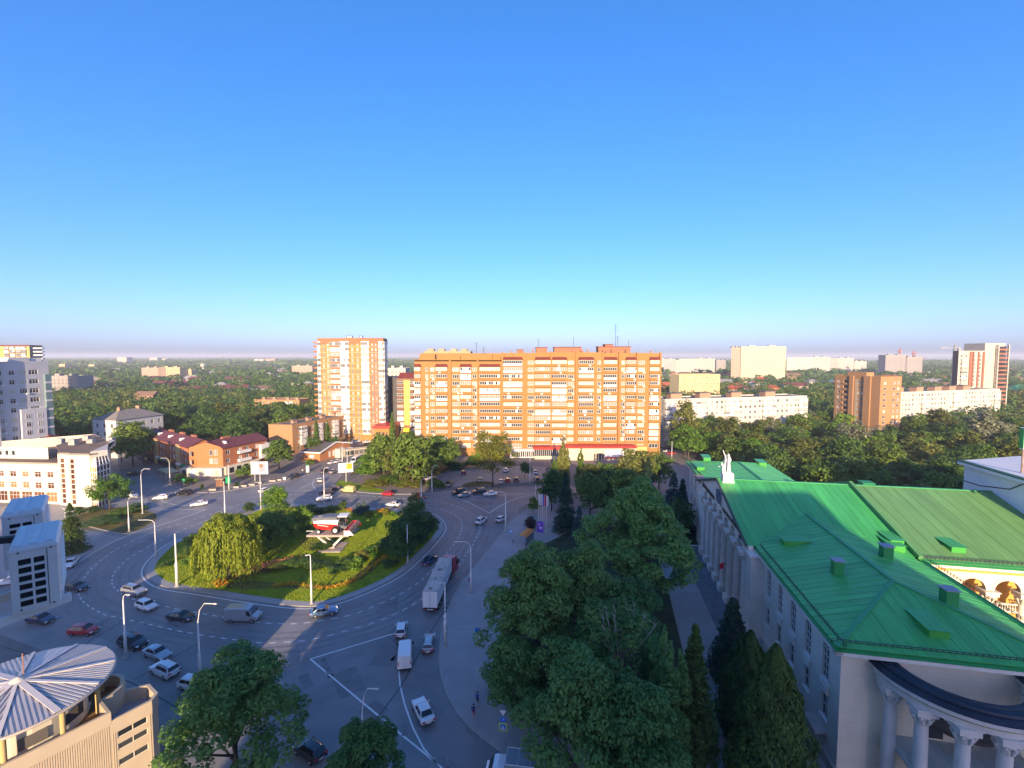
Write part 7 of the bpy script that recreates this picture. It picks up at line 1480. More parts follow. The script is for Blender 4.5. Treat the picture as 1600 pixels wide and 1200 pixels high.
def van(colour, label, X, Y, rz, L=5.6, W=2.0, Ht=2.5, windows=False, group='cars on the square', name='van'):
    root = T(name, label, 'minibus' if windows else 'van', (X, Y, .035), rz, group); pm = paint(colour); h, w = L / 2, W / 2; mb = MB()
    pr = [(-h, .4, Ht - .12, .93), (-h + .15, .35, Ht - .03, 1), (0, .35, Ht, 1), (h - 1.75, .35, Ht - .04, 1), (h - 1.45, .35, Ht - .18, 1), (h - .72, .35, 1.25, .97), (h - .1, .38, 1.0, .9), (h, .5, .8, .84)]
    secs = []
    for x, zb, zt, k in pr: ww = w * k; hi = zt > 1.5; secs.append([(x, -ww * .95, zb), (x, -ww, zb + .2), (x, -ww, min(1.15, zt - .1)), (x, -ww * (.9 if hi else .97), zt - .12), (x, -ww * .78, zt), (x, ww * .78, zt), (x, ww * (.9 if hi else .97), zt - .12), (x, ww, min(1.15, zt - .1)), (x, ww, zb + .2), (x, ww * .95, zb)])
    loft(mb, secs); mb.obj('body', pm, root)
    def q(nm, pts, mat, o=.02):
        a, b, c = (Vector(p) for p in pts[:3]); n = (b - a).cross(c - a).normalized(); MB().poly([tuple(Vector(p) + n * o) for p in pts]).obj(nm, mat, root)
    q('windscreen', [(h - .78, -w * .86, 1.33), (h - .78, w * .86, 1.33), (h - 1.4, w * .78, Ht - .26), (h - 1.4, -w * .78, Ht - .26)], CGL, .035)
    for sy in (-1, 1):
        xs_ = [(h - 1.75, h - 1.1)] + ([(h - 2.7 - 1.0 * i, h - 1.85 - 1.0 * i) for i in range(int(L - 2.2))] if windows else [])
        for a, b in xs_:
            z0, z1 = 1.3, Ht - .42; y0, y1 = sy * (w * 1.0), sy * (w * .93); pts = [(a, y0, z0), (b, y0, z0), (b - (.15 if b > h - 1.3 else 0), y1, z1), (a, y1, z1)]; q('side_window', pts if sy < 0 else pts[::-1], CGL, .03)
        MB().box(h - .16, sy * w * .72 - .16, .78, h - .0, sy * w * .72 + .12, .98).obj('headlight', HLM, root); MB().box(-h - .012, sy * w * .84 - .08, 1.0, -h + .1, sy * w * .84 + .06, 1.5).obj('tail_light', TLM, root); MB().box(h - 1.2, sy * (w + .12) - .1, 1.25, h - 1.08, sy * (w + .12) + .1, 1.6).obj('wing_mirror', TRIM, root)
        MB().box(-h + .3, sy * w - .012, 1.1, h - 1.9, sy * w + .012, 1.16).obj('side_moulding', pm, root)
    q('rear_window', [(-h - .0, w * .72, 1.5), (-h, -w * .72, 1.5), (-h, -w * .68, Ht - .4), (-h, w * .68, Ht - .4)], CGL if windows else pm, .02); MB().box(-h - .02, -.01, .5, -h + .01, .01, Ht - .2).obj('door_seam', TRIM, root); MB().box(-h - .03, .1, .6, -h, .6, .72).obj('rear_plate', PLT, root); MB().box(-h - .06, -w * .9, .34, -h + .1, w * .9, .48).obj('bumper', TRIM, root)
    wheels(root, L, W, (-L * .3, L * .34), .35); return root
def pose(cx, cy, fx, fy):
    a, b = Vector(at(cx, cy)), Vector(at(fx, fy)); d = b - a; return a.x, a.y, math.atan2(d.y, d.x)
def C_(kind, col, cx, cy, fx, fy, label, **k): X, Y, rz = pose(cx, cy, fx, fy); return car(kind, col, label, X, Y, rz, **k)
for a in (
    ('sedan', 'white', 661, 1117, 652, 1098, 'white saloon seen from behind on the near curved lane'), ('wagon', 'silver', 670, 1010, 673, 990, 'silver estate car with a black roof line beside the white van'), ('hatch', 'white', 627, 989, 629.5, 972, 'white hatchback just ahead of the white van'),
    ('sedan', 'navy', 672, 879, 682, 870, 'dark navy saloon left of the semi trailer truck'), ('sedan', 'blue', 506, 960, 524, 957, 'blue grey saloon below the straight lamp post of the roundabout'), ('sedan', 'black', 283, 968, 302, 970, 'black saloon between the white hatchback and the silver van'), ('hatch', 'white', 229, 951, 243, 956, 'white hatchback behind the silver off-roader on the roundabout'), ('suv', 'silver', 210, 928, 224, 931, 'silver off-roader at the left tip of the roundabout'),
    ('sedan', 'charcoal', 120, 921, 138, 924, 'dark saloon just right of the condenser units'), ('sedan', 'white', 110, 884, 101, 893, 'white saloon parked at the kerb behind the condenser units'), ('sedan', 'navy', 64, 972, 82, 974, 'navy saloon parked below the condenser ledge'), ('hatch', 'red', 131, 990, 150, 990, 'bright red hatchback in the car park'), ('suv', 'black', 208, 1010, 226, 1015, 'black off-roader behind the tall lamp post in the car park'), ('sedan', 'silver', 246, 1026, 262, 1032, 'silver saloon parked next to the black off-roader'), ('suv', 'white', 258, 1053, 243, 1046, 'white off-roader parked with its rear to the right'), ('hatch', 'white', 303, 1075, 322, 1079, 'white hatchback partly under the big near tree'), ('hatch', 'black', 484, 1180, 470, 1170, 'black hatchback by the two near trees at the bottom edge'), ('sedan', 'white', 15, 912, -2, 915, 'white saloon left of the condenser units'),
    ('suv', 'white', 752, 817, 763, 808, 'white off-roader on the right lane of the roundabout'), ('hatch', 'white', 783, 814, 792, 807, 'white hatchback next to the car park side lamp post on the right exit'), ('sedan', 'white', 766, 774, 754, 775, 'white taxi at the top line of the right triangle marking'), ('sedan', 'silver', 725, 776, 714, 778, 'silver saloon at the left corner of the right triangle marking'), ('suv', 'black', 716, 772, 706, 774, 'black off-roader behind the silver saloon at the triangle marking'), ('suv', 'charcoal', 748, 771, 738, 772, 'dark off-roader waiting behind the white taxi'), ('suv', 'grey', 701, 760, 694, 765, 'grey off-roader leaving the upper car park'), ('sedan', 'darkred', 655, 779, 667, 781, 'dark red saloon behind the birch tops'), ('sedan', 'white', 614, 791, 602, 790, 'white saloon at the back lane of the roundabout'), ('hatch', 'red', 605, 774, 594, 773, 'red hatchback on the far lane'), ('suv', 'black', 510, 772, 500, 772, 'front one of two black cars on the far side'), ('sedan', 'charcoal', 519, 766, 508, 767, 'rear one of two black cars on the far side'), ('suv', 'white', 507, 782, 495, 783, 'white off-roader behind the lamp post at the far lane'), ('hatch', 'white', 500, 753, 501, 744, 'white hatchback turning at the white curve line'), ('suv', 'charcoal', 458, 748, 448, 751, 'dark off-roader by the northwest kerb'), ('hatch', 'white', 414, 769, 423, 766, 'white hatchback half hidden by the tall roundabout tree'), ('sedan', 'white', 311, 790, 297, 792, 'white saloon on the upper left lane'), ('hatch', 'white', 251, 780, 240, 781, 'white hatchback on the zebra crossing of the west road'), ('suv', 'black', 288, 773, 276, 773, 'black off-roader right of the zebra crossing'), ('hatch', 'white', 207, 776, 218, 779, 'white hatchback half hidden by the verge street tree'), ('sedan', 'charcoal', 210, 743, 219, 742, 'dark saloon in the shaded west road'),
    ('sedan', 'silver', 521, 739, 529, 735, 'silver saloon on the street beside the billboard'), ('sedan', 'charcoal', 507, 738, 515, 734, 'dark saloon beside the silver one on the street'), ('sedan', 'white', 519, 725, 527, 722, 'white saloon at the corner pavilion'), ('sedan', 'white', 528, 723, 536, 720, 'second white saloon at the corner pavilion'), ('hatch', 'white', 561, 708, 566, 703, 'white hatchback up the street left of the knoll'), ('sedan', 'charcoal', 541, 694, 549, 693, 'dark car parked at the foot of the amber tower'), ('suv', 'white', 556, 692, 564, 691, 'white car parked at the foot of the amber tower'), ('sedan', 'white', 573, 692, 580, 691, 'white saloon parked at the amber tower annex'), ('sedan', 'charcoal', 585, 696, 592, 695, 'dark saloon parked before the red roofed annex'),
    ('hatch', 'darkred', 724, 741, 724, 735, 'dark red hatchback alone in the upper car park'), ('hatch', 'cream', 750, 752, 750, 745, 'cream hatchback parked by the car park verge'), ('sedan', 'white', 791, 737, 796, 732, 'white saloon parked right of the round crowned tree'), ('hatch', 'white', 783, 755, 783, 748, 'white hatchback next to the tree trunk in the car park'), ('hatch', 'red', 793, 753, 790, 745, 'bright red hatchback parked in the upper row'), ('hatch', 'charcoal', 806, 752, 804, 745, 'dark hatchback right of the bright red parked one'), ('sedan', 'white', 836, 740, 832, 735, 'white saloon parked under the small car park tree'), ('suv', 'black', 839, 752, 837, 745, 'black off-roader at the right end of the upper car park'), ('sedan', 'white', 667, 750, 675, 745, 'white saloon parked at the edge of the knoll'),
    ('sedan', 'white', 1030, 738, 1038, 738, 'white saloon parked in the row at the palace corner'), ('hatch', 'silver', 1040, 736, 1048, 736, 'silver car parked in the row at the palace corner'), ('sedan', 'grey', 1020, 740, 1028, 740, 'grey saloon parked in the row at the palace corner'), ('sedan', 'red', 1049, 710, 1057, 709, 'red saloon parked beyond the palace corner'), ('sedan', 'white', 1043, 707, 1051, 706, 'white saloon parked beyond the palace corner'), ('sedan', 'blue', 1029, 704, 1036, 703, 'blue saloon parked beside the orange block end')):
    C_(*a)
X, Y, rz = pose(633, 1031, 634.3, 1003); van('white', 'white panel van seen from behind on the near curved lane', X, Y, rz, 5.4, 2.0, 2.4)
X, Y, rz = pose(381, 969, 404, 969); van('silver', 'silver high roofed van on the inner lane near the willow', X, Y, rz, 5.4, 2.0, 2.45)
X, Y, rz = pose(544, 769, 531, 768); van('yellow', 'pale yellow small van on the far lane', X, Y, rz, 4.6, 1.8, 1.95)
X, Y, rz = pose(555, 723, 547, 728); van('white', 'white minibus on the street left of the knoll', X, Y, rz, 6.4, 2.05, 2.55, True, name='minibus')
X, Y, rz = pose(187, 713, 195, 716); tv = van('white', 'white box van parked in the shaded west road', X, Y, rz, 5.2, 2.0, 2.5); MB().box(-2.5, -1.02, .9, .8, 1.02, 2.75).obj('cargo_box', WHITE, tv)
# small truck entering at the bottom edge
X, Y, rz = pose(803, 1222, 764, 1217); lt = T('truck', 'small white truck with a grey box entering at the bottom edge', 'truck', (X, Y, .035), rz, 'cars on the square'); pm = paint('white')
mb = MB(); loft(mb, [[(x, -w_, zb), (x, -w_, 1.2), (x, -w_ * .88, zt), (x, w_ * .88, zt), (x, w_, 1.2), (x, w_, zb)] for x, zb, zt, w_ in ((.9, .5, 2.1, .95), (1.6, .5, 2.15, .97), (2.1, .5, 2.0, .97), (2.6, .5, 1.35, .95), (2.95, .5, 1.1, .85))]); mb.obj('cab', pm, lt)
MB().poly([(2.14, -.8, 1.98), (2.62, -.8, 1.36), (2.62, .8, 1.36), (2.14, .8, 1.98)]).obj('windscreen', CGL, lt, (.03, 0, .03)); MB().box(-2.9, -1.05, .8, .8, 1.05, 2.75).obj('cargo_box', M('grey_blue_tarp', (.2, .25, .28), .6, .1), lt)
for x in (-2.9, -1.7, -.5, .78): MB().box(x - .02, -1.07, 2.74, x + .02, 1.07, 2.79).obj('box_rib', HLM, lt)
for y in (-1.06, 1.02): MB().box(-2.92, y, 2.73, .82, y + .04, 2.8).obj('box_edge', HLM, lt)
for sy in (-1, 1): MB().box(1.5, sy * .97 - .02, 1.25, 2.1, sy * .97 + .02, 1.85).obj('side_window', CGL, lt)
wheels(lt, 5.8, 2.0, (-1.9, 2.0), .36)
# semi trailer truck
X, Y = at(672, 960); X2, Y2 = at(703, 886); d = Vector((X2 - X, Y2 - Y)).normalized(); rz = math.atan2(d.y, d.x)
tk = T('semi_truck', 'red semi truck with a long grey box trailer beside the roundabout', 'truck', (X, Y, .035), rz, None); TW = M('trailer_white', (.74, .74, .73), .5, .06, .4); TTOP = M('weathered_trailer_roof', (.5, .42, .36), .85, .25, .3)
MB().box(0, -1.25, 1.15, 13.4, 1.25, 3.9).obj('trailer_box', TW, tk); MB().box(.02, -1.22, 3.9, 13.38, 1.22, 3.94).obj('trailer_roof', TTOP, tk)
pt = random.Random(5)
for i in range(11): x = .8 + i * 1.15; MB().box(x, pt.uniform(-.5, .1), 3.94, x + pt.uniform(.3, .9), pt.uniform(.15, .6), 3.955).obj('roof_patch', M('pale_patch', (.5, .46, .42), .8, .1) if i % 3 else M('dark_patch', (.2, .17, .15), .8, .1), tk)
for y in (-1.262, 1.24): MB().box(.02, y, 1.1, 13.4, y + .022, 1.3).obj('side_rail', TRIM, tk)
for i in range(12): 
    for y in (-1.265, 1.245): MB().box(.3 + i * 1.15, y, 1.3, .36 + i * 1.15, y + .02, 3.85).obj('side_post', TW, tk)
MB().box(-.02, -.02, 1.2, -.001, .02, 3.85).obj('door_seam', TRIM, tk)
for y in (-1.2, -.35, .3, 1.15): MB().box(-.035, y, 1.2, -.005, y + .05, 3.85).obj('door_bar', HLM, tk)
MB().box(-.06, -1.2, .75, .08, 1.2, .95).obj('bumper', TRIM, tk); MB().box(-.08, -.55, .78, -.06, .55, .92).obj('rear_plate', PLT, tk)
for y in (-1.1, .75): MB().box(-.09, y, .8, -.055, y + .35, .92).obj('tail_light', TLM, tk)
MB().box(.5, -.5, .8, 14.8, .5, 1.1).obj('chassis', TRIM, tk)
cbr = new('cab_chassis', MB().box(.3, -.5, .75, 2.9, .5, 1.05).mesh('cab_chassis', TRIM), tk, (12.6, 0, 0), math.radians(-16))
RD = paint('red'); mb = MB(); loft(mb, [[(x, -w_, .7), (x, -w_, 1.9), (x, -w_ * .94, zt), (x, w_ * .94, zt), (x, w_, 1.9), (x, w_, .7)] for x, zt, w_ in ((13.9, 3.75, 1.22), (15.2, 3.75, 1.25), (15.7, 3.2, 1.25), (16.1, 2.0, 1.25), (16.2, .9, 1.2))]); mb.obj('cab', RD, cbr, (-12.6, 0, 0))
MB().poly([(15.74, -1.05, 3.1), (16.1, -1.1, 2.05), (16.1, 1.1, 2.05), (15.74, 1.05, 3.1)]).obj('windscreen', CGL, cbr, (-12.56, 0, .02)); 
for sy in (-1, 1): MB().box(15.0, sy * 1.25 - .015, 2.0, 15.7, sy * 1.25 + .015, 2.9).obj('side_window', CGL, cbr, (-12.6, 0, 0)); MB().box(15.75, sy * 1.45 - .12, 2.0, 15.9, sy * 1.45 + .12, 2.9).obj('wing_mirror', TRIM, cbr, (-12.6, 0, 0))
wheels(tk, 13, 2.5, (1.6, 2.9, 4.2, 12.6, 15.2), .5)
# ------------------------------------------------------------------ harvester monument
hx, hy = at(540, 862); hv = T('harvester_monument_base', 'concrete V shaped pedestal carrying the red combine harvester', 'pedestal', (0, 0, 0)); hv.location = (*at(524, 853), .17)
PLC = M('pink_grey_stone', (.4, .33, .29), .85, .12, .6); hz = 3.4
A_ = at(480, 839)
MB().box(-2.6, -4.6, 0, 3.0, 1.6, .25).obj('foundation_slab', PLC, hv)
for y in (-1.2, 1.0):
    MB().bar((-.2, y - .8, .25), (-3.9, y - .8, hz), .55, .5, 0).obj('slanted_strut', M('pale_concrete_strut', (.55, .52, .48), .8, .1), hv); MB().bar((-.2, y - .8, .25), (2.9, y - .8, hz), .55, .5).obj('slanted_strut', M('pale_concrete_strut', (.55, .52, .48)), hv)
MB().box(-1.0, -2.6, .2, .8, .8, .7).obj('strut_foot', PLC, hv)
MB().prism([(-6.2, -3.0), (4.6, -3.0), (5.6, 2.2), (-5.2, 2.2)], hz, hz + .45).obj('deck_slab', PLC, hv)
for x in (-5.9, 5.2): MB().bar((x - 1.2, -1, hz + .8), (x + .6, -1, hz + .8), .12).obj('deck_floodlight', WHITE, hv)
cb = T('combine_harvester', 'red and white combine harvester mounted on the pedestal of the roundabout', 'combine harvester', (hv.location.x - .4, hv.location.y - .3, (hz + .45) * .88 + .17), math.radians(2)); hv.scale = cb.scale = (.88, .88, .88); RDP = M('harvester_red', (.55, .02, .015), .35, .05, coat=.4); WHP = M('harvester_white', (.74, .73, .7), .4, .04, coat=.3); GRP = M('harvester_grey', (.13, .14, .16), .5, .1)
def side(poly, y0, y1, nm, mat):
    k = len(poly); m_ = MB(); m_.v = [(x, y0, z) for x, z in poly] + [(x, y1, z) for x, z in poly]; m_.f = [tuple(range(k)), tuple(range(2 * k - 1, k - 1, -1))] + [(i, k + i, k + (i + 1) % k, (i + 1) % k)[::-1] for i in range(k)]; m_.m = [0] * len(m_.f); return m_.obj(nm, mat, cb)
side([(-4.3, 2.0), (-3.2, 1.1), (-1.5, 1.0), (1.4, .8), (1.8, 1.9), (1.8, 2.3), (-4.4, 2.75)], -1.45, 1.45, 'red_lower_body', RDP); side([(-4.45, 2.75), (1.8, 2.3), (2.0, 3.1), (2.0, 3.5), (-1.5, 3.55), (-4.3, 3.3)], -1.5, 1.5, 'white_side_body', WHP)
side([(-4.4, 3.3), (-1.4, 3.5), (1.7, 3.5), (1.5, 4.35), (-1.0, 4.4), (-3.6, 4.0), (-4.6, 3.9)], -1.35, 1.35, 'grain_tank', GRP); MB().box(-5.0, -1.0, 2.9, -4.3, 1.0, 3.9).obj('straw_hood', GRP, cb)
side([(2.05, 2.2), (3.6, 2.3), (3.9, 3.9), (3.5, 4.2), (2.05, 4.2)], -.95, .95, 'cab', CGL); MB().box(1.7, -1.25, 4.2, 4.2, 1.25, 4.5).obj('cab_roof', WHP, cb)
for sy in (-1, 1): MB().bar((2.1, sy * .98, 2.2), (2.1, sy * .98, 4.2), .12).bar((3.6, sy * .98, 2.3), (3.85, sy * .98, 4.2), .1).obj('cab_pillar', GRP, cb); MB().bar((3.4, sy * 1.0, 3.7), (4.4, sy * 1.5, 3.6), .06).box(4.3, sy * 1.5 - .15, 3.2, 4.42, sy * 1.5 + .15, 3.7).obj('mirror_arm', GRP, cb)
MB().bar((-4.2, -1.55, 4.2), (1.2, -1.5, 4.15), .32).obj('unloading_auger', GRP, cb); MB().lathe([(.01, 0), (.6, 0), (.6, .25), (.01, .3)], 14, (-3, -.2, 3.95)).obj('air_intake', M('beige_plastic', (.5, .42, .3), .6, .05), cb)
MB().box(1.8, -1.9, 2.1, 3.6, -1.0, 2.2).bar((2.0, -1.9, 2.2), (2.0, -1.9, 3.1), .05).bar((3.5, -1.9, 2.2), (3.5, -1.9, 3.1), .05).bar((2, -1.9, 3.1), (3.5, -1.9, 3.1), .05).bar((2.2, -1.9, .8), (2.2, -1.9, 2.1), .06).bar((2.7, -1.9, .8), (2.7, -1.9, 2.1), .06).obj('access_platform', GRP, cb)
for x, r, wd in ((1.3, .98, .75), (-3.0, .66, .5)):
    for sy in (-1, 1):
        o = MB().lathe([(r * .55, -wd / 2), (r * .9, -wd / 2), (r, -wd * .35), (r, wd * .35), (r * .9, wd / 2), (r * .55, wd / 2)], 22).obj('wheel', TYRE, cb, (x, sy * 1.75, r)); o.rotation_euler = (-sy * math.pi / 2, 0, 0); MB().lathe([(.01, wd * .1), (r * .3, wd * .18), (r * .58, wd * .5)], 16).obj('rim', WHP, o)
        tr = MB()
        for i in range(20): a = i * math.pi / 10; tr.bar((r * math.cos(a), r * math.sin(a), -wd * .42), (r * math.cos(a + .12), r * math.sin(a + .12), wd * .42), .08, .1)
        tr.obj('tread', TYRE, o)
MB().bar((2.2, 0, 1.6), (4.3, 0, .9), 1.3, .7).obj('feeder_house', GRP, cb)
hd = MB().box(4.2, -3.6, .45, 5.3, 3.6, 1.35).obj('header', RDP, cb); MB().bar((4.25, -3.6, 1.5), (4.25, 3.6, 1.5), .25).obj('header_back', RDP, hd)
for y in (-3.6, 3.6): MB().prism([(4.1, y - .12), (6.6, y - .08), (6.6, y + .08), (4.1, y + .12)], .3, 1.5, top=[(4.1, y - .12), (5.5, y - .08), (5.5, y + .08), (4.1, y + .12)]).obj('end_divider', RDP if y > 0 else WHP, hd)
rl = MB(); RC = (5.6, 1.35)
for i in range(6):
    a = i * math.pi / 3 + .3; x, z = RC[0] + .62 * math.cos(a), RC[1] + .62 * math.sin(a); rl.bar((x, -3.45, z), (x, 3.45, z), .09)
    for y in (-3.3, -1.1, 1.1, 3.3): rl.bar((RC[0], y, RC[1]), (x, y, z), .05)
    for k in range(24): y = -3.4 + k * .295; rl.bar((x, y, z), (x - .05, y, z - .3), .025)
rl.tube([(RC[0], -3.5, RC[1]), (RC[0], 3.5, RC[1])], .09, 8).obj('reel', M('reel_steel', (.2, .19, .18), .5, .1, metal=.4), hd); MB().bar((4.3, -3.55, 1.6), (5.6, -3.55, 1.45), .12).bar((4.3, 3.55, 1.6), (5.6, 3.55, 1.45), .12).obj('reel_arm', RDP, hd)
for sy in (-1,): MB().poly([(-3.4, -1.47, 2.25), (-.6, -1.47, 1.75), (-.6, -1.47, 1.9), (-3.4, -1.47, 2.42)]).obj('white_stripe', WHP, cb)

# ------------------------------------------------------------------ people and the rooftop statue (one continuous skinned body each)
def figure(joints, edges, name, mats, parent=None, zcol=None, sub=2):
    me = bpy.data.meshes.new(name); me.from_pydata([j[0] for j in joints], edges, []); o = bpy.data.objects.new(name, me); COL.objects.link(o); sk = o.modifiers.new('skin', 'SKIN'); o.modifiers.new('sub', 'SUBSURF').levels = sub
    for i, (p, r) in enumerate(joints): v = me.skin_vertices[0].data[i]; v.radius = (r, r) if not hasattr(r, '__len__') else r; v.use_root = i == 0
    bpy.context.view_layer.update(); ev = o.evaluated_get(bpy.context.evaluated_depsgraph_get()); m2 = bpy.data.meshes.new_from_object(ev); bpy.data.objects.remove(o); m2.name = name
    m2.materials.clear()
    for m in mats: m2.materials.append(m)
    if zcol: m2.polygons.foreach_set('material_index', [zcol(p.center) for p in m2.polygons])
    m2.polygons.foreach_set('use_smooth', [True] * len(m2.polygons)); return m2
EDG = [(0, 1), (1, 2), (2, 3), (3, 4), (2, 5), (5, 6), (6, 7), (7, 8), (2, 9), (9, 10), (10, 11), (11, 12), (0, 13), (13, 14), (14, 15), (15, 16), (0, 17), (17, 18), (18, 19), (19, 20)]
def body(stride=.3, arm=.3, s=1., lean=.05):
    J = [((0, 0, .95), (.15, .12)), ((lean * .5, 0, 1.2), (.15, .11)), ((lean, 0, 1.42), (.16, .1)), ((lean, 0, 1.52), .055), ((lean + .03, 0, 1.66), .105),
         ((lean, .2, 1.42), .06), ((lean - arm * .6, .25, 1.16), .048), ((lean - arm * .2, .24, .98), .038), ((lean, .23, .9), .045), ((lean, -.2, 1.42), .06), ((lean + arm * .5, -.25, 1.16), .048), ((lean + arm * 1.1, -.22, 1.05), .038), ((lean + arm * 1.35, -.2, 1.08), .045),
         ((.02, .1, .86), .1), ((stride * .55, .1, .5), .07), ((stride * .6, .1, .1), .045), ((stride * .6 + .16, .1, .04), .04), ((.02, -.1, .86), .1), ((-stride * .3, -.1, .5), .07), ((-stride * 1.0, -.1, .16), .045), ((-stride * 1.0 + .13, -.1, .06), .04)]
    return [(tuple(c * s for c in p), (tuple(c * s for c in r) if hasattr(r, '__len__') else r * s)) for p, r in J]
SKIN = M('skin', (.42, .25, .17), .6, 0); HAIR = M('dark_hair', (.02, .016, .014), .8, 0)
def person(label, px, py, rz, shirt, shorts, stride=.5, arm=.4, long_=False, z=.13, s=1.):
    X, Y = at(px, py); root = T('person', label, 'person', (X, Y, z), rz); c1, c2 = M('cloth_' + '%02x%02x%02x' % tuple(int(c * 255) for c in shirt), shirt, .9, .1), M('cloth_' + '%02x%02x%02x' % tuple(int(c * 255) for c in shorts), shorts, .9, .1)
    def zc(c):
        if c.z > 1.5 * s: return 0
        if c.z > .98 * s: return 1 if abs(c.y) < .24 * s and (c.z > 1.2 * s or abs(c.y) < .19 * s) else 0
        if c.z > (.12 if long_ else .56) * s: return 2 if abs(c.y) < .2 * s else 0
        return 0 if c.z > .1 * s else 3
    new('body', figure(body(stride, arm, s), EDG, 'body', [SKIN, c1, c2, WHITE], zcol=zc), root); MB().ball((.06 * s, 0, 1.71 * s), .125, .125, .12, 6).obj('hair', HAIR, root, smooth=True); return root
person('jogger in a blue shirt and dark shorts, farther of the two on the pavement', 746, 1104, math.radians(75), (.03, .06, .3), (.012, .014, .02)); person('jogger in a navy shirt and red shorts, nearer of the two on the pavement', 740, 1124, math.radians(75), (.02, .03, .14), (.45, .03, .04))
for lab, px, py, sh, so_ in (('person in white walking on the northwest pavement', 473, 740, (.6, .58, .55), (.05, .05, .08)), ('person in dark clothes beside the one in white', 476, 739, (.1, .08, .08), (.03, .03, .04)), ('person in dark clothes on the path below the knoll', 578, 754, (.05, .05, .06), (.05, .05, .05)), ('person in orange by the flagpoles in the park', 873, 833, (.5, .2, .1), (.04, .04, .06)), ('person in pale clothes at the west road pavement', 221, 727, (.6, .6, .62), (.4, .4, .4)), ('person in white at the green kiosk post', 263, 757, (.5, .5, .55), (.05, .06, .1)), ('person in dark clothes near the entrance of the upper car park', 797, 725, (.04, .04, .05), (.03, .03, .03)), ('person at the shaded west road railing', 209, 733, (.1, .07, .06), (.03, .03, .04))):
    person(lab, px, py, R.uniform(0, 6), sh, so_, .25, .15, True)
STN = M('white_statue_plaster', (.74, .72, .68), .7, .05, 1.); su, sv = -.3, VC - .3
stt = T('statue_group', 'white statue of standing workers on a block at the palace ridge', 'statue', (OX + su * math.cos(TH) - sv * math.sin(TH), OY + su * math.sin(TH) + sv * math.cos(TH), ZR - .6), TH + math.pi)
MB().box(-.95, -1.0, 0, .95, 1.0, 2.0).box(-1.05, -1.1, 0, 1.05, 1.1, .5).obj('plinth', STN, stt)
j1 = body(.12, .18, 2.25, .02); j1[12] = ((.9, -.5, 4.3), .09); j1[11] = ((.7, -.55, 3.7), .09); j1[10] = ((.4, -.6, 3.1), .11)
for (px_, py_, jj, rz_) in ((-.1, .35, j1, .1), (.25, -.45, body(.1, .15, 2.0, .02), -.3)):
    o = new('figure', figure(jj, EDG, 'figure', [STN]), stt, (px_, py_, 2.0), rz_)
MB().prism([(-.4, -.2), (.1, -.4), (.3, .2), (-.3, .4)], 2.0, 4.2, top=[(-.2, -.1), (.05, -.2), (.15, .1), (-.15, .2)]).obj('draped_cloth', STN, stt, (-.15, .35, 0)); MB().prism([(-.3, -.3), (.3, -.3), (.3, .3), (-.3, .3)], 2.0, 3.9, top=[(-.2, -.2), (.2, -.2), (.2, .2), (-.2, .2)]).obj('skirt', STN, stt, (.2, -.45, 0))
kn = body(.1, .3, 1.7, .25); kn = [((p[0], p[1], max(.08, p[2] - .75) if p[2] > .8 else p[2] * .35), r) for p, r in kn]; new('figure', figure(kn, EDG, 'figure', [STN]), stt, (.75, .75, 2.0), -.4)
MB().bar((.9, 1.0, 2.0), (1.0, 1.1, 3.1), .5, .6).obj('wheat_sheaf', STN, stt)

# ------------------------------------------------------------------ lamp posts, signs, street furniture
LMPW = M('white_lamp_post', (.66, .64, .6), .6, .08, 1.)
def lamp(label, bx, by, tx, ty, ax=None, ay=None, r=.16, mat=None, boxes=False, group='lamp posts around the square'):
    X, Y = at(bx, by); h = zat(ty, Y); root = T('street_lamp', label, 'lamp post', (X, Y, .03), 0, group); mat = mat or LMPW
    MB().tube([(0, 0, 0), (0, 0, h * .45), (0, 0, h * .46), (0, 0, h)], [r * 1.15, r * 1.05, r * .7, r * .5], 10).obj('pole', mat, root, smooth=True); MB().lathe([(r * 2.2, 0), (r * 2.2, .12), (r * 1.2, .3)], 10).obj('pole_base', CONC, root)
    if ax is not None:
        # arm end at the same distance, bent
        X2 = xat(ax, Y, zat(ay, Y)) - X; z2 = zat(ay, Y); L = max(abs(X2), .5); MB().tube([(0, 0, h - .05), (X2 * .12, 0, h + (z2 - h) * .6 + .12), (X2 * .4, 0, max(z2, h) + .06), (X2 * .92, 0, z2 + .03)], .06, 6).obj('arm', mat, root)
        MB().lathe([(.01, -.06), (.14, -.05), (.17, .02), (.1, .1), (.01, .12)], 10, sx=1.7, sy=.8).obj('lamp_head', M('lamp_head_grey', (.5, .5, .5), .4, .05), root, (X2, 0, z2)); 
    if boxes:
        for z in (3.6, 4.6): MB().box(-.2, -.35, z, .2, -.12, z + .45).obj('switch_box', M('ac_white', (.7, .7, .68)), root)
        for z in (2.2, 3.0, 5.5, 6.1): MB().bar((-.05, -.1, z), (.3, -.15, z + .05), .08).obj('clamp', DARKM, root)
    return root
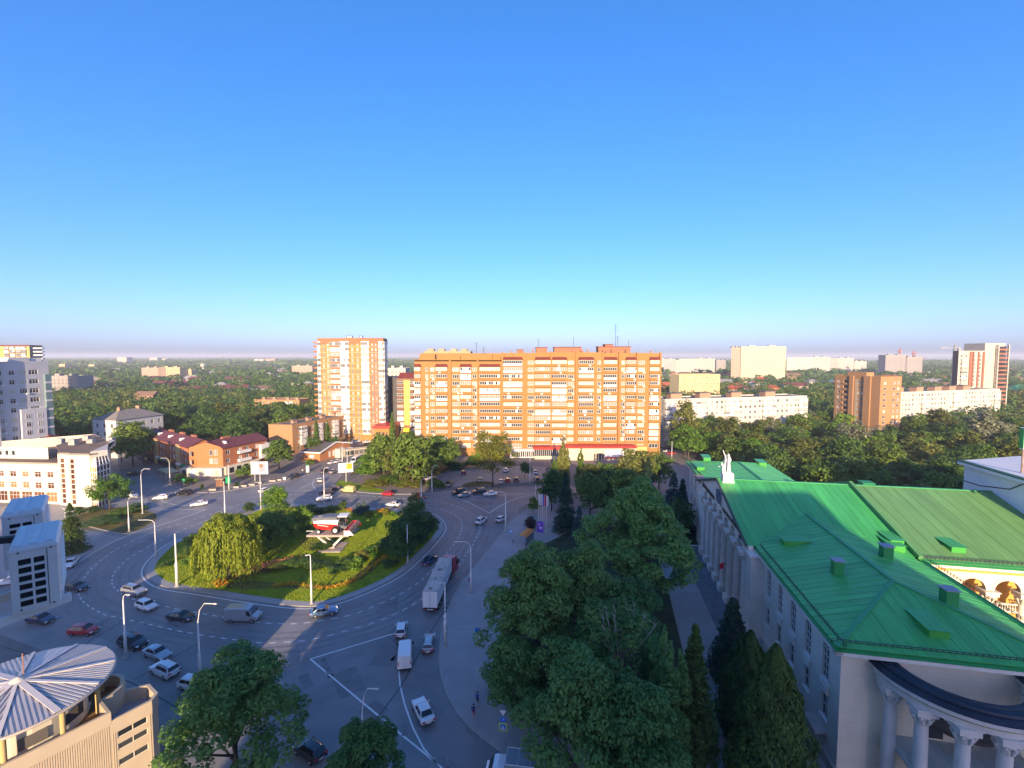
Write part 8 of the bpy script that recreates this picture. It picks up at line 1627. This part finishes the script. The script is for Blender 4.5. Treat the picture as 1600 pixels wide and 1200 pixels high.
for a in (('straight post on the front edge of the roundabout with a stub arm', 487, 944, 484.5, 868, 479, 868), ('thick straight white post left of the willow', 277, 917, 273, 834, None, None, .24), ('bent lamp post with its arm over the road at the roundabout left edge', 244, 871, 241, 817, 218, 813), ('tall lamp post standing in the near car park beside the black off-roader', 197, 1028, 193, 938, 201, 930, .17), ('lamp post with a long slanted arm beside the near big tree', 313, 1062, 310, 972, 336, 944, .17), ('lamp post with boxes on the right pavement beside the trailer', 696, 1010, 694, 918, 688, 911, .18), ('lamp post with a long arm on the right pavement', 736, 928, 730, 856, 711, 847, .17), ('lamp post at the white hatchback on the right exit', 790, 829, 789, 774, 775, 769), ('straight post in the right part of the roundabout', 637, 881, 636.5, 820), ('post behind the birch at the far kerb', 658.5, 790, 659, 750), ('lamp post behind the roundabout at the white off-roader', 507, 789, 505, 738, 512, 731), ('straight post behind the tall roundabout tree', 408, 797, 405, 737), ('post behind the willow top', 352, 812, 350, 752), ('lamp post with its arm to the right at the west verge', 223, 803, 219, 742, 233, 733), ('short lamp post on the west verge front corner', 202, 831, 200, 784, 214, 777), ('lamp post behind the condenser units', 105, 858, 101, 800, 99, 795), ('lamp post at the upper car park entry', 675, 769, 677, 737, 682, 728), ('straight post on the northwest pavement', 358, 766, 355, 726), ('curved lamp post by the green kiosk', 266, 757, 263, 722, 251, 716), ('lamp post at the far end of the west road', 187, 728, 185, 700, 173, 694), ('far lamp post at the dark trees of the west road', 129, 706, 127, 681, 118, 679), ('lamp post by the flagpoles', 837, 790, 837, 752, 828, 741), ('straight post at the upper right car park', 828, 757, 828, 716), ('post beside the palace far corner', 1049, 742, 1050, 690), ('second post beside the palace far corner', 1017, 738, 1018, 712), ('curved lamp post on the street before the corner pavilion', 535, 722, 535, 697, 546, 691), ('straight post beside the billboard', 543, 738, 543, 702), ('post at the knoll right of the billboard', 595, 700, 595, 675), ('lamp post half hidden by the bottom green tree', 567, 1165, 568, 1112, 588, 1077, .14)):
    lamp(*a, **({'boxes': True} if 'boxes' in a[0] else {}))
# cables along the right pavement and over the car park
def cable(label, pts): m_ = MB(); m_.tube(pts, .025, 4); return tag(m_.obj('overhead_cable', DARKM), label, 'cable')
def P3(px, py, Y): return (xat(px, Y, zat(py, Y)), Y, zat(py, Y))
cable('thin overhead cable between the two right pavement lamp posts', [P3(694, 930, 65.3), (at(712, 900)[0] - .3, 74, 6.6), P3(731, 865, 74.5)]); cable('thin overhead cable from the car park lamp to the slanted lamp', [(*at(197, 1028), 6.2), (*at(255, 1045), 5.7), (*at(313, 1062), 6.2)])
# traffic sign post near the joggers
X, Y = at(786, 1166); sp = T('sign_post', 'post with a white triangle, a blue disc and a yellow framed crossing sign', 'traffic sign', (X, Y, .13), math.radians(-8)); MB().tube([(0, 0, 0), (0, 0, 4.2)], .04, 6).obj('pole', STEEL, sp)
BLU = M('sign_blue', (.02, .16, .6), .5, 0); YLS = M('sign_yellow_green', (.6, .75, .04), .5, 0)
MB().poly([(-.38, -.05, 4.15), (.38, -.05, 4.15), (0, -.05, 3.5)]).poly([(.38, -.045, 4.15), (-.38, -.045, 4.15), (0, -.045, 3.5)]).obj('triangle_plate', PAINT, sp); m_ = MB(); m_.lathe([(.01, 0), (.35, 0)], 20); o = m_.obj('blue_disc', BLU, sp, (0, -.06, 3.05)); o.rotation_euler = (math.pi / 2, 0, 0); MB().bar((-.14, -.075, 2.92), (.1, -.075, 3.2), .07, .01).bar((.1, -.075, 3.2), (.12, -.075, 3.02), .06, .01).bar((.1, -.075, 3.2), (-.06, -.075, 3.18), .06, .01).obj('white_arrow', PAINT, o.parent)
MB().box(-.45, -.06, 1.75, .45, -.04, 2.65).obj('yellow_plate', YLS, sp); MB().box(-.33, -.075, 1.87, .33, -.061, 2.53).obj('blue_plate', BLU, sp); MB().poly([(-.22, -.08, 1.98), (.22, -.08, 1.98), (0, -.08, 2.42)]).obj('white_triangle', PAINT, sp); MB().bar((0, -.085, 2.25), (-.02, -.085, 2.12), .05, .005).bar((-.02, -.085, 2.12), (-.08, -.085, 2.0), .03, .005).bar((-.02, -.085, 2.12), (.07, -.085, 2.02), .03, .005).ball((0, -.085, 2.31), .035, .005, .035, 5).obj('walker_symbol', TRIM, sp)
X, Y = at(746, 1012); bs = T('sign_post', 'bent bracket with blue plates at the edge of the broad dark tree', 'traffic sign', (X, Y, .13)); MB().tube([(0, 0, 0), (0, 0, 3.2)], .05, 6).bar((-3.2, 0, 3.1), (0, 0, 3.1), .05).obj('pole', STEEL, bs); MB().box(-.3, -.08, 2.3, .35, -.05, 3.0).obj('blue_plate', BLU, bs); MB().box(-.3, -.08, 1.5, .3, -.05, 2.1).obj('lower_plate', HLM, bs)
X, Y = at(734, 900); X, Y = at(735, 926); np_ = T('no_parking_sign', 'round blue and red no parking disc fixed to the right pavement lamp', 'traffic sign', (X - .0, Y - .25, .1)); o = MB().lathe([(.01, 0), (.36, 0)], 18).obj('disc', BLU, np_, (0, 0, 2.5)); o.rotation_euler = (math.pi / 2, 0, 0); r_ = MB().lathe([(.3, .01), (.4, .01)], 18).obj('red_rim', TLM, o); MB().bar((-.24, .24, .012), (.24, -.24, .012), .07, .01).obj('red_bar', TLM, o)
# bus stop
X, Y = at(817, 858); bus = T('bus_shelter', 'bus shelter with an orange roof on the right pavement', 'bus shelter', (X + .8, Y + 3, .13), math.radians(-24)); ORS = M('orange_shelter_roof', (.62, .2, .025), .5, .08)
rfm = MB()
for i in range(6): a0, a1 = -1 + i / 3, -1 + (i + 1) / 3; rfm.poly([(a0 * 1.1, -2.4, 2.7 - .35 * a0 * a0), (a1 * 1.1, -2.4, 2.7 - .35 * a1 * a1), (a1 * 1.1, 2.4, 2.7 - .35 * a1 * a1), (a0 * 1.1, 2.4, 2.7 - .35 * a0 * a0)])
rfm.obj('roof', ORS, bus)
for y in (-2.3, 0, 2.3): MB().tube([(1.0, y, 0), (1.0, y, 2.4)], .05, 6).obj('post', DARKM, bus)
MB().box(.97, -2.3, .4, 1.0, 2.3, 2.2).obj('back_panel', M('shelter_glass', (.12, .15, .16), .15, 0, spec=.6), bus); MB().box(.4, -1.8, .42, .85, 1.8, .5).box(.5, -1.6, 0, .6, -1.5, .42).box(.5, 1.5, 0, .6, 1.6, .42).obj('bench', M('bench_wood', (.25, .14, .06), .8, .2), bus)
X, Y = at(798, 848); bsn = T('bus_stop_sign', 'blue bus stop plate on a thin post before the orange shelter', 'bus stop sign', (X, Y, .13)); MB().tube([(0, 0, 0), (0, 0, 2.9)], .035, 6).obj('pole', STEEL, bsn); MB().box(-.3, -.05, 2.2, .3, -.03, 3.0).obj('blue_plate', M('stop_sign_blue', (.03, .3, .62), .5, 0), bsn); MB().box(-.2, -.062, 2.4, .2, -.051, 2.75).box(-.22, -.063, 2.82, .22, -.051, 2.9).obj('bus_symbol', PAINT, bsn)
X, Y = at(802, 850); tb = T('litter_bin', 'small grey litter bin beside the bus stop plate', 'litter bin', (X, Y, .13)); MB().lathe([(.2, 0), (.28, .75), (.24, .75), (.2, .1)], 12).obj('bin_body', STEEL, tb); MB().lathe([(.3, .76), (.01, .85)], 12).obj('bin_lid', DARKM, tb)
# flags and banner
for i, (px, c) in enumerate(((841.5, (.6, .6, .62)), (845, (.6, .6, .62)), (847.5, (.05, .08, .4)), (850, (.5, .04, .06)), (853.5, (.62, .6, .6)))):
    X, Y = at(px, 826 + i * 2); fp = T('flagpole', ('pale flag on the leftmost flagpole of the park entrance', 'white flag on the second flagpole of the park entrance', 'blue flag on the middle flagpole of the park entrance', 'red flag on the fourth flagpole of the park entrance', 'white banner on the rightmost flagpole of the park entrance')[i], 'flagpole', (X, Y, .13), 0, 'flagpoles at the park entrance'); h = zat(771 + i * .5, Y); MB().tube([(0, 0, 0), (0, 0, h)], [.07, .04], 6).obj('pole', LMPW, fp)
    fm = MB()
    for k in range(6): x0, x1 = .05 + k * .09, .05 + (k + 1) * .09; fm.poly([(x0, .08 * math.sin(k * 1.3), h - .1 - k * .12), (x1, .08 * math.sin(k * 1.3 + 1.3), h - .22 - k * .1), (x1 * .8, .08 * math.sin(k * 1.3 + 1.6), h - 3.2), (x0 * .8, .08 * math.sin(k * 1.3 + .3), h - 3.1)])
    fm.obj('flag', M('flag_cloth_' + 'abcde'[i], c, .8, .08), fp)
X, Y = at(844, 838); bn = T('poster_stand', 'purple poster stand below the flags', 'poster stand', (X, Y, .13), math.radians(-18)); MB().box(-.8, -.05, .8, .8, .05, 3.6).obj('poster', M('purple_poster', (.16, .06, .42), .6, .1), bn); MB().bar((-.7, 0, 0), (-.7, 0, .8), .08).bar((.7, 0, 0), (.7, 0, .8), .08).obj('stand', STEEL, bn); MB().ball((.1, -.06, 2.0), .4, .02, .3, 5).ball((-.3, -.06, 2.8), .2, .02, .25, 5).obj('pale_print', M('pale_print', (.6, .55, .5), .6, 0), bn)
# billboards (generic print)
def billboard(label, bx, by, px0, px1, py0, py1, rz, cols, blocks, h0=None):
    X, Y = at(bx, by); z1, z0 = zat(py0, Y), zat(py1, Y); L = (px1 - px0) / F * Y; xc = xat((px0 + px1) / 2, Y, z1) - X; bb_ = T('billboard', label, 'billboard', (X, Y, .1), rz); MB().tube([(0, .3, 0), (0, .3, z0)], .22, 8).obj('pole', STEEL, bb_); MB().box(xc - L / 2, -.15, z0, xc + L / 2, .25, z1).obj('panel', cols[0], bb_); MB().box(xc - L / 2 - .1, -.3, z0 - .25, xc + L / 2 + .1, .3, z0 - .02).obj('lower_frame', WHITE, bb_)
    for (u0, u1, v0, v1, ci) in blocks: MB().box(xc - L / 2 + L * u0, -.165, z0 + (z1 - z0) * v0, xc - L / 2 + L * u1, -.151, z0 + (z1 - z0) * v1).obj('printed_block', cols[ci], bb_)
OY_ = M('orange_print', (.75, .33, .03), .6, .1); GYP = M('grey_print', (.3, .3, .34), .6, .1)
billboard('white billboard with an orange picture on the street corner', 541, 754, 529, 551, 724, 737, math.radians(16), [WHITE, OY_, GYP], [(.55, .95, .25, .95, 1), (.08, .45, .7, .8, 2), (.08, .42, .5, .6, 2), (.08, .45, .3, .4, 2)]); billboard('white billboard with a dark figure before the red brick terrace', 398, 752, 392, 418, 722, 740, math.radians(4), [WHITE, OY_, GYP], [(.45, .85, .1, .9, 2), (.08, .4, .62, .7, 2), (.08, .36, .4, .48, 2), (.5, .7, .5, .8, 1)])
X, Y = at(1116, 716); nb2 = T('blue_notice_board', 'dark blue board with white lines behind the palace far roof', 'notice board', (X, Y + 30, 0)); z1 = zat(701, Y + 30); z0 = zat(710, Y + 30); MB().box(-2.6, -.1, z0, 2.6, .1, z1).obj('panel', M('navy_board', (.03, .04, .2), .6, .05), nb2); [MB().box(-2 , -.115, z0 + .5 + i * .7, 1.6 - i * .4, -.101, z0 + .75 + i * .7).obj('white_line', WHITE, nb2) for i in range(3)]; MB().bar((-2.2, 0, 0), (-2.2, 0, z0), .2).bar((2.2, 0, 0), (2.2, 0, z0), .2).obj('posts', STEEL, nb2)
# railings, planters, kiosk
def railing(label, pix, h=1.1, mat=DARKM, z=.13):
    pts = [Vector(p) for p in g(pix)]; m_ = MB(); o0 = pts[0]; root = T('railing', label, 'railing', (o0.x, o0.y, z))
    for a, b in zip(pts, pts[1:]):
        L = (b - a).length; n = max(1, int(L / 2))
        for i in range(n + 1): q = a.lerp(b, i / n) - o0; MB().bar((q.x, q.y, 0), (q.x, q.y, h), .07).obj('post', mat, root)
        for zz in (h, h * .55, h * .15): MB().bar((*(a - o0), zz), (*(b - o0), zz), .05).obj('rail', mat, root)
        tag_ = MB(); k = int(L / .3)
        for i in range(k): q = a.lerp(b, (i + .5) / k) - o0; tag_.bar((q.x, q.y, h * .15), (q.x, q.y, h), .025)
        tag_.obj('balusters', mat, root)
    return root
railing('dark railing along the kerb of the upper car park', [(730, 766), (780, 763), (848, 759)]); railing('dark railing at the right pavement corner by the flagpoles', [(811, 802), (825, 794), (838, 787)]); railing('dark railing on the shaded west road pavement', [(188, 737), (212, 739)])
pl = [(424, 754), (433, 752.5), (366, 764), (378, 762), (391, 760), (402, 757), (290, 759), (330, 768)]
for i, (px, py) in enumerate(pl):
    X, Y = at(px, py); p_ = T('planter', 'white concrete planter box on the northwest pavement ' + ('left of the dark off-roader', 'just behind the dark off-roader', 'right of the tiny conifer', 'between tiny conifer and billboard', 'third along the kerb by the billboard', 'nearest the billboard along the kerb', 'under the bright bush by the kiosk', 'at the pavement corner by the west road')[i], 'planter', (X, Y + 1, .13), .1, 'planters on the northwest pavement'); MB().box(-1.1, -.5, 0, 1.1, .5, .6).obj('box', KERB, p_); MB().box(-1, -.4, .6, 1, .4, .64).obj('soil', SOIL, p_)
X, Y = at(250, 752); ks = T('kiosk', 'low glass kiosk with pale green roof at the west road corner', 'kiosk', (X, Y + 4, .13), math.radians(-38)); MB().box(-4, -1.5, 0, 4, 1.5, 2.6).obj('wall', GREYW, ks); MB().box(-4.4, -1.9, 2.6, 4.4, 1.9, 2.95).obj('roof', M('pale_green_roof', (.38, .4, .22), .7, .1), ks)
for i in range(6): MB().box(-3.8 + i * 1.3, -1.56, .5, -2.7 + i * 1.3, -1.5, 2.3).obj('glass_panel', GLS, ks); MB().box(-3.88 + i * 1.3, -1.6, 0, -3.8 + i * 1.3, -1.5, 2.6).obj('white_mullion', WINF, ks)
X, Y = at(340, 762); k2 = T('newspaper_stand', 'brown and green street stall on the northwest pavement', 'stall', (X, Y + 2, .13)); MB().box(-1.2, -1, 0, 1.2, 1, 2.4).obj('stall_body', M('brown_stall', (.2, .1, .06), .8, .2), k2); MB().box(-1.4, -1.2, 2.4, 1.4, 1.2, 2.6).obj('stall_roof', M('tan_stall_roof', (.4, .32, .2), .8, .1), k2); MB().box(1.6, -.2, .8, 3.2, .2, 3.0).obj('green_panel', M('green_sign', (.02, .3, .1)), k2)
X, Y = at(557, 712); m1_ = T('market_kiosk', 'row of street kiosks with a pale striped awning up the street', 'kiosk', (X, Y + 2, .1), math.radians(35)); MB().box(-6, -1.3, 0, 8, 1.3, 2.7).obj('kiosk_body', M('kiosk_grey', (.3, .27, .24), .7, .2), m1_); MB().box(-6.3, -2.3, 2.7, 8.3, 1.4, 3.0).obj('awning', CREAM, m1_)
for i in range(7): MB().box(-5.7 + i * 2, -1.36, .5, -4.1 + i * 2, -1.3, 2.2).obj('kiosk_window', GLD, m1_)
X, Y = at(545, 710); st_ = T('street_stall', 'pale street stall at the left end of the kiosk row', 'stall', (X, Y, .1)); MB().box(-1.3, -1.3, 0, 1.3, 1.3, 2.6).obj('stall_body', CREAM, st_); MB().box(-1.6, -1.6, 2.6, 1.6, 1.6, 2.85).obj('stall_roof', WHITE, st_)
X, Y = at(481, 738); s2 = T('poster_column', 'green topped white poster column on the corner pavement', 'poster column', (X, Y, .1)); MB().lathe([(.6, 0), (.6, 2.6)], 12).obj('column_body', WHITE, s2); MB().lathe([(.75, 2.6), (.01, 3.1)], 12).obj('column_cap', GRNP, s2)
for i, (px, py, lab) in enumerate(((445, 750, 'white litter box left of the pavement people'), (288, 762, 'green pedestrian sign on the west road corner'))): X, Y = at(px, py); b_ = T('sign_post' if i else 'litter_bin', lab, 'traffic sign' if i else 'litter bin', (X, Y, .1)); MB().box(-.5, -.3, 2.2 if i else 0, .5, .3 if not i else -.25, 3 if i else 1).obj('plate' if i else 'bin_body', M('green_sign', (.02, .3, .1)) if i else WHITE, b_); (MB().tube([(0, -.2, 0), (0, -.2, 2.3)], .05, 5).obj('pole', STEEL, b_) if i else MB().box(-.55, -.35, 1, .55, .35, 1.08).obj('bin_lid', GREYW, b_))
# white water tower far left
X, Y = xat(317, 1100, 20), 1100; wt = T('water_tower', 'thin white tower on the horizon left of the amber tower', 'tower', (X, Y, 0)); MB().tube([(0, 0, 0), (0, 0, zat(568, Y))], [3, 1.2], 8).obj('shaft', FARW, wt); MB().lathe([(.01, 0), (5, 2), (5, 8), (.01, 10)], 10, (0, 0, zat(574, Y))).obj('tank', FARW, wt)

# ------------------------------------------------------------------ air: even pale haze round the whole scene
hm_ = bpy.data.materials.new('haze_air'); hm_.use_nodes = True; n = hm_.node_tree; n.nodes.clear(); pv_ = n.nodes.new('ShaderNodeVolumePrincipled'); ou = n.nodes.new('ShaderNodeOutputMaterial')
pv_.inputs['Color'].default_value = (.86, .89, .97, 1); pv_.inputs['Density'].default_value = HAZE; pv_.inputs['Anisotropy'].default_value = .0; n.links.new(pv_.outputs[0], ou.inputs['Volume'])
hb = MB().box(-11000, -11000, -1, 11000, 11000, 72).obj('haze', hm_); tag(hb, kind='stuff')
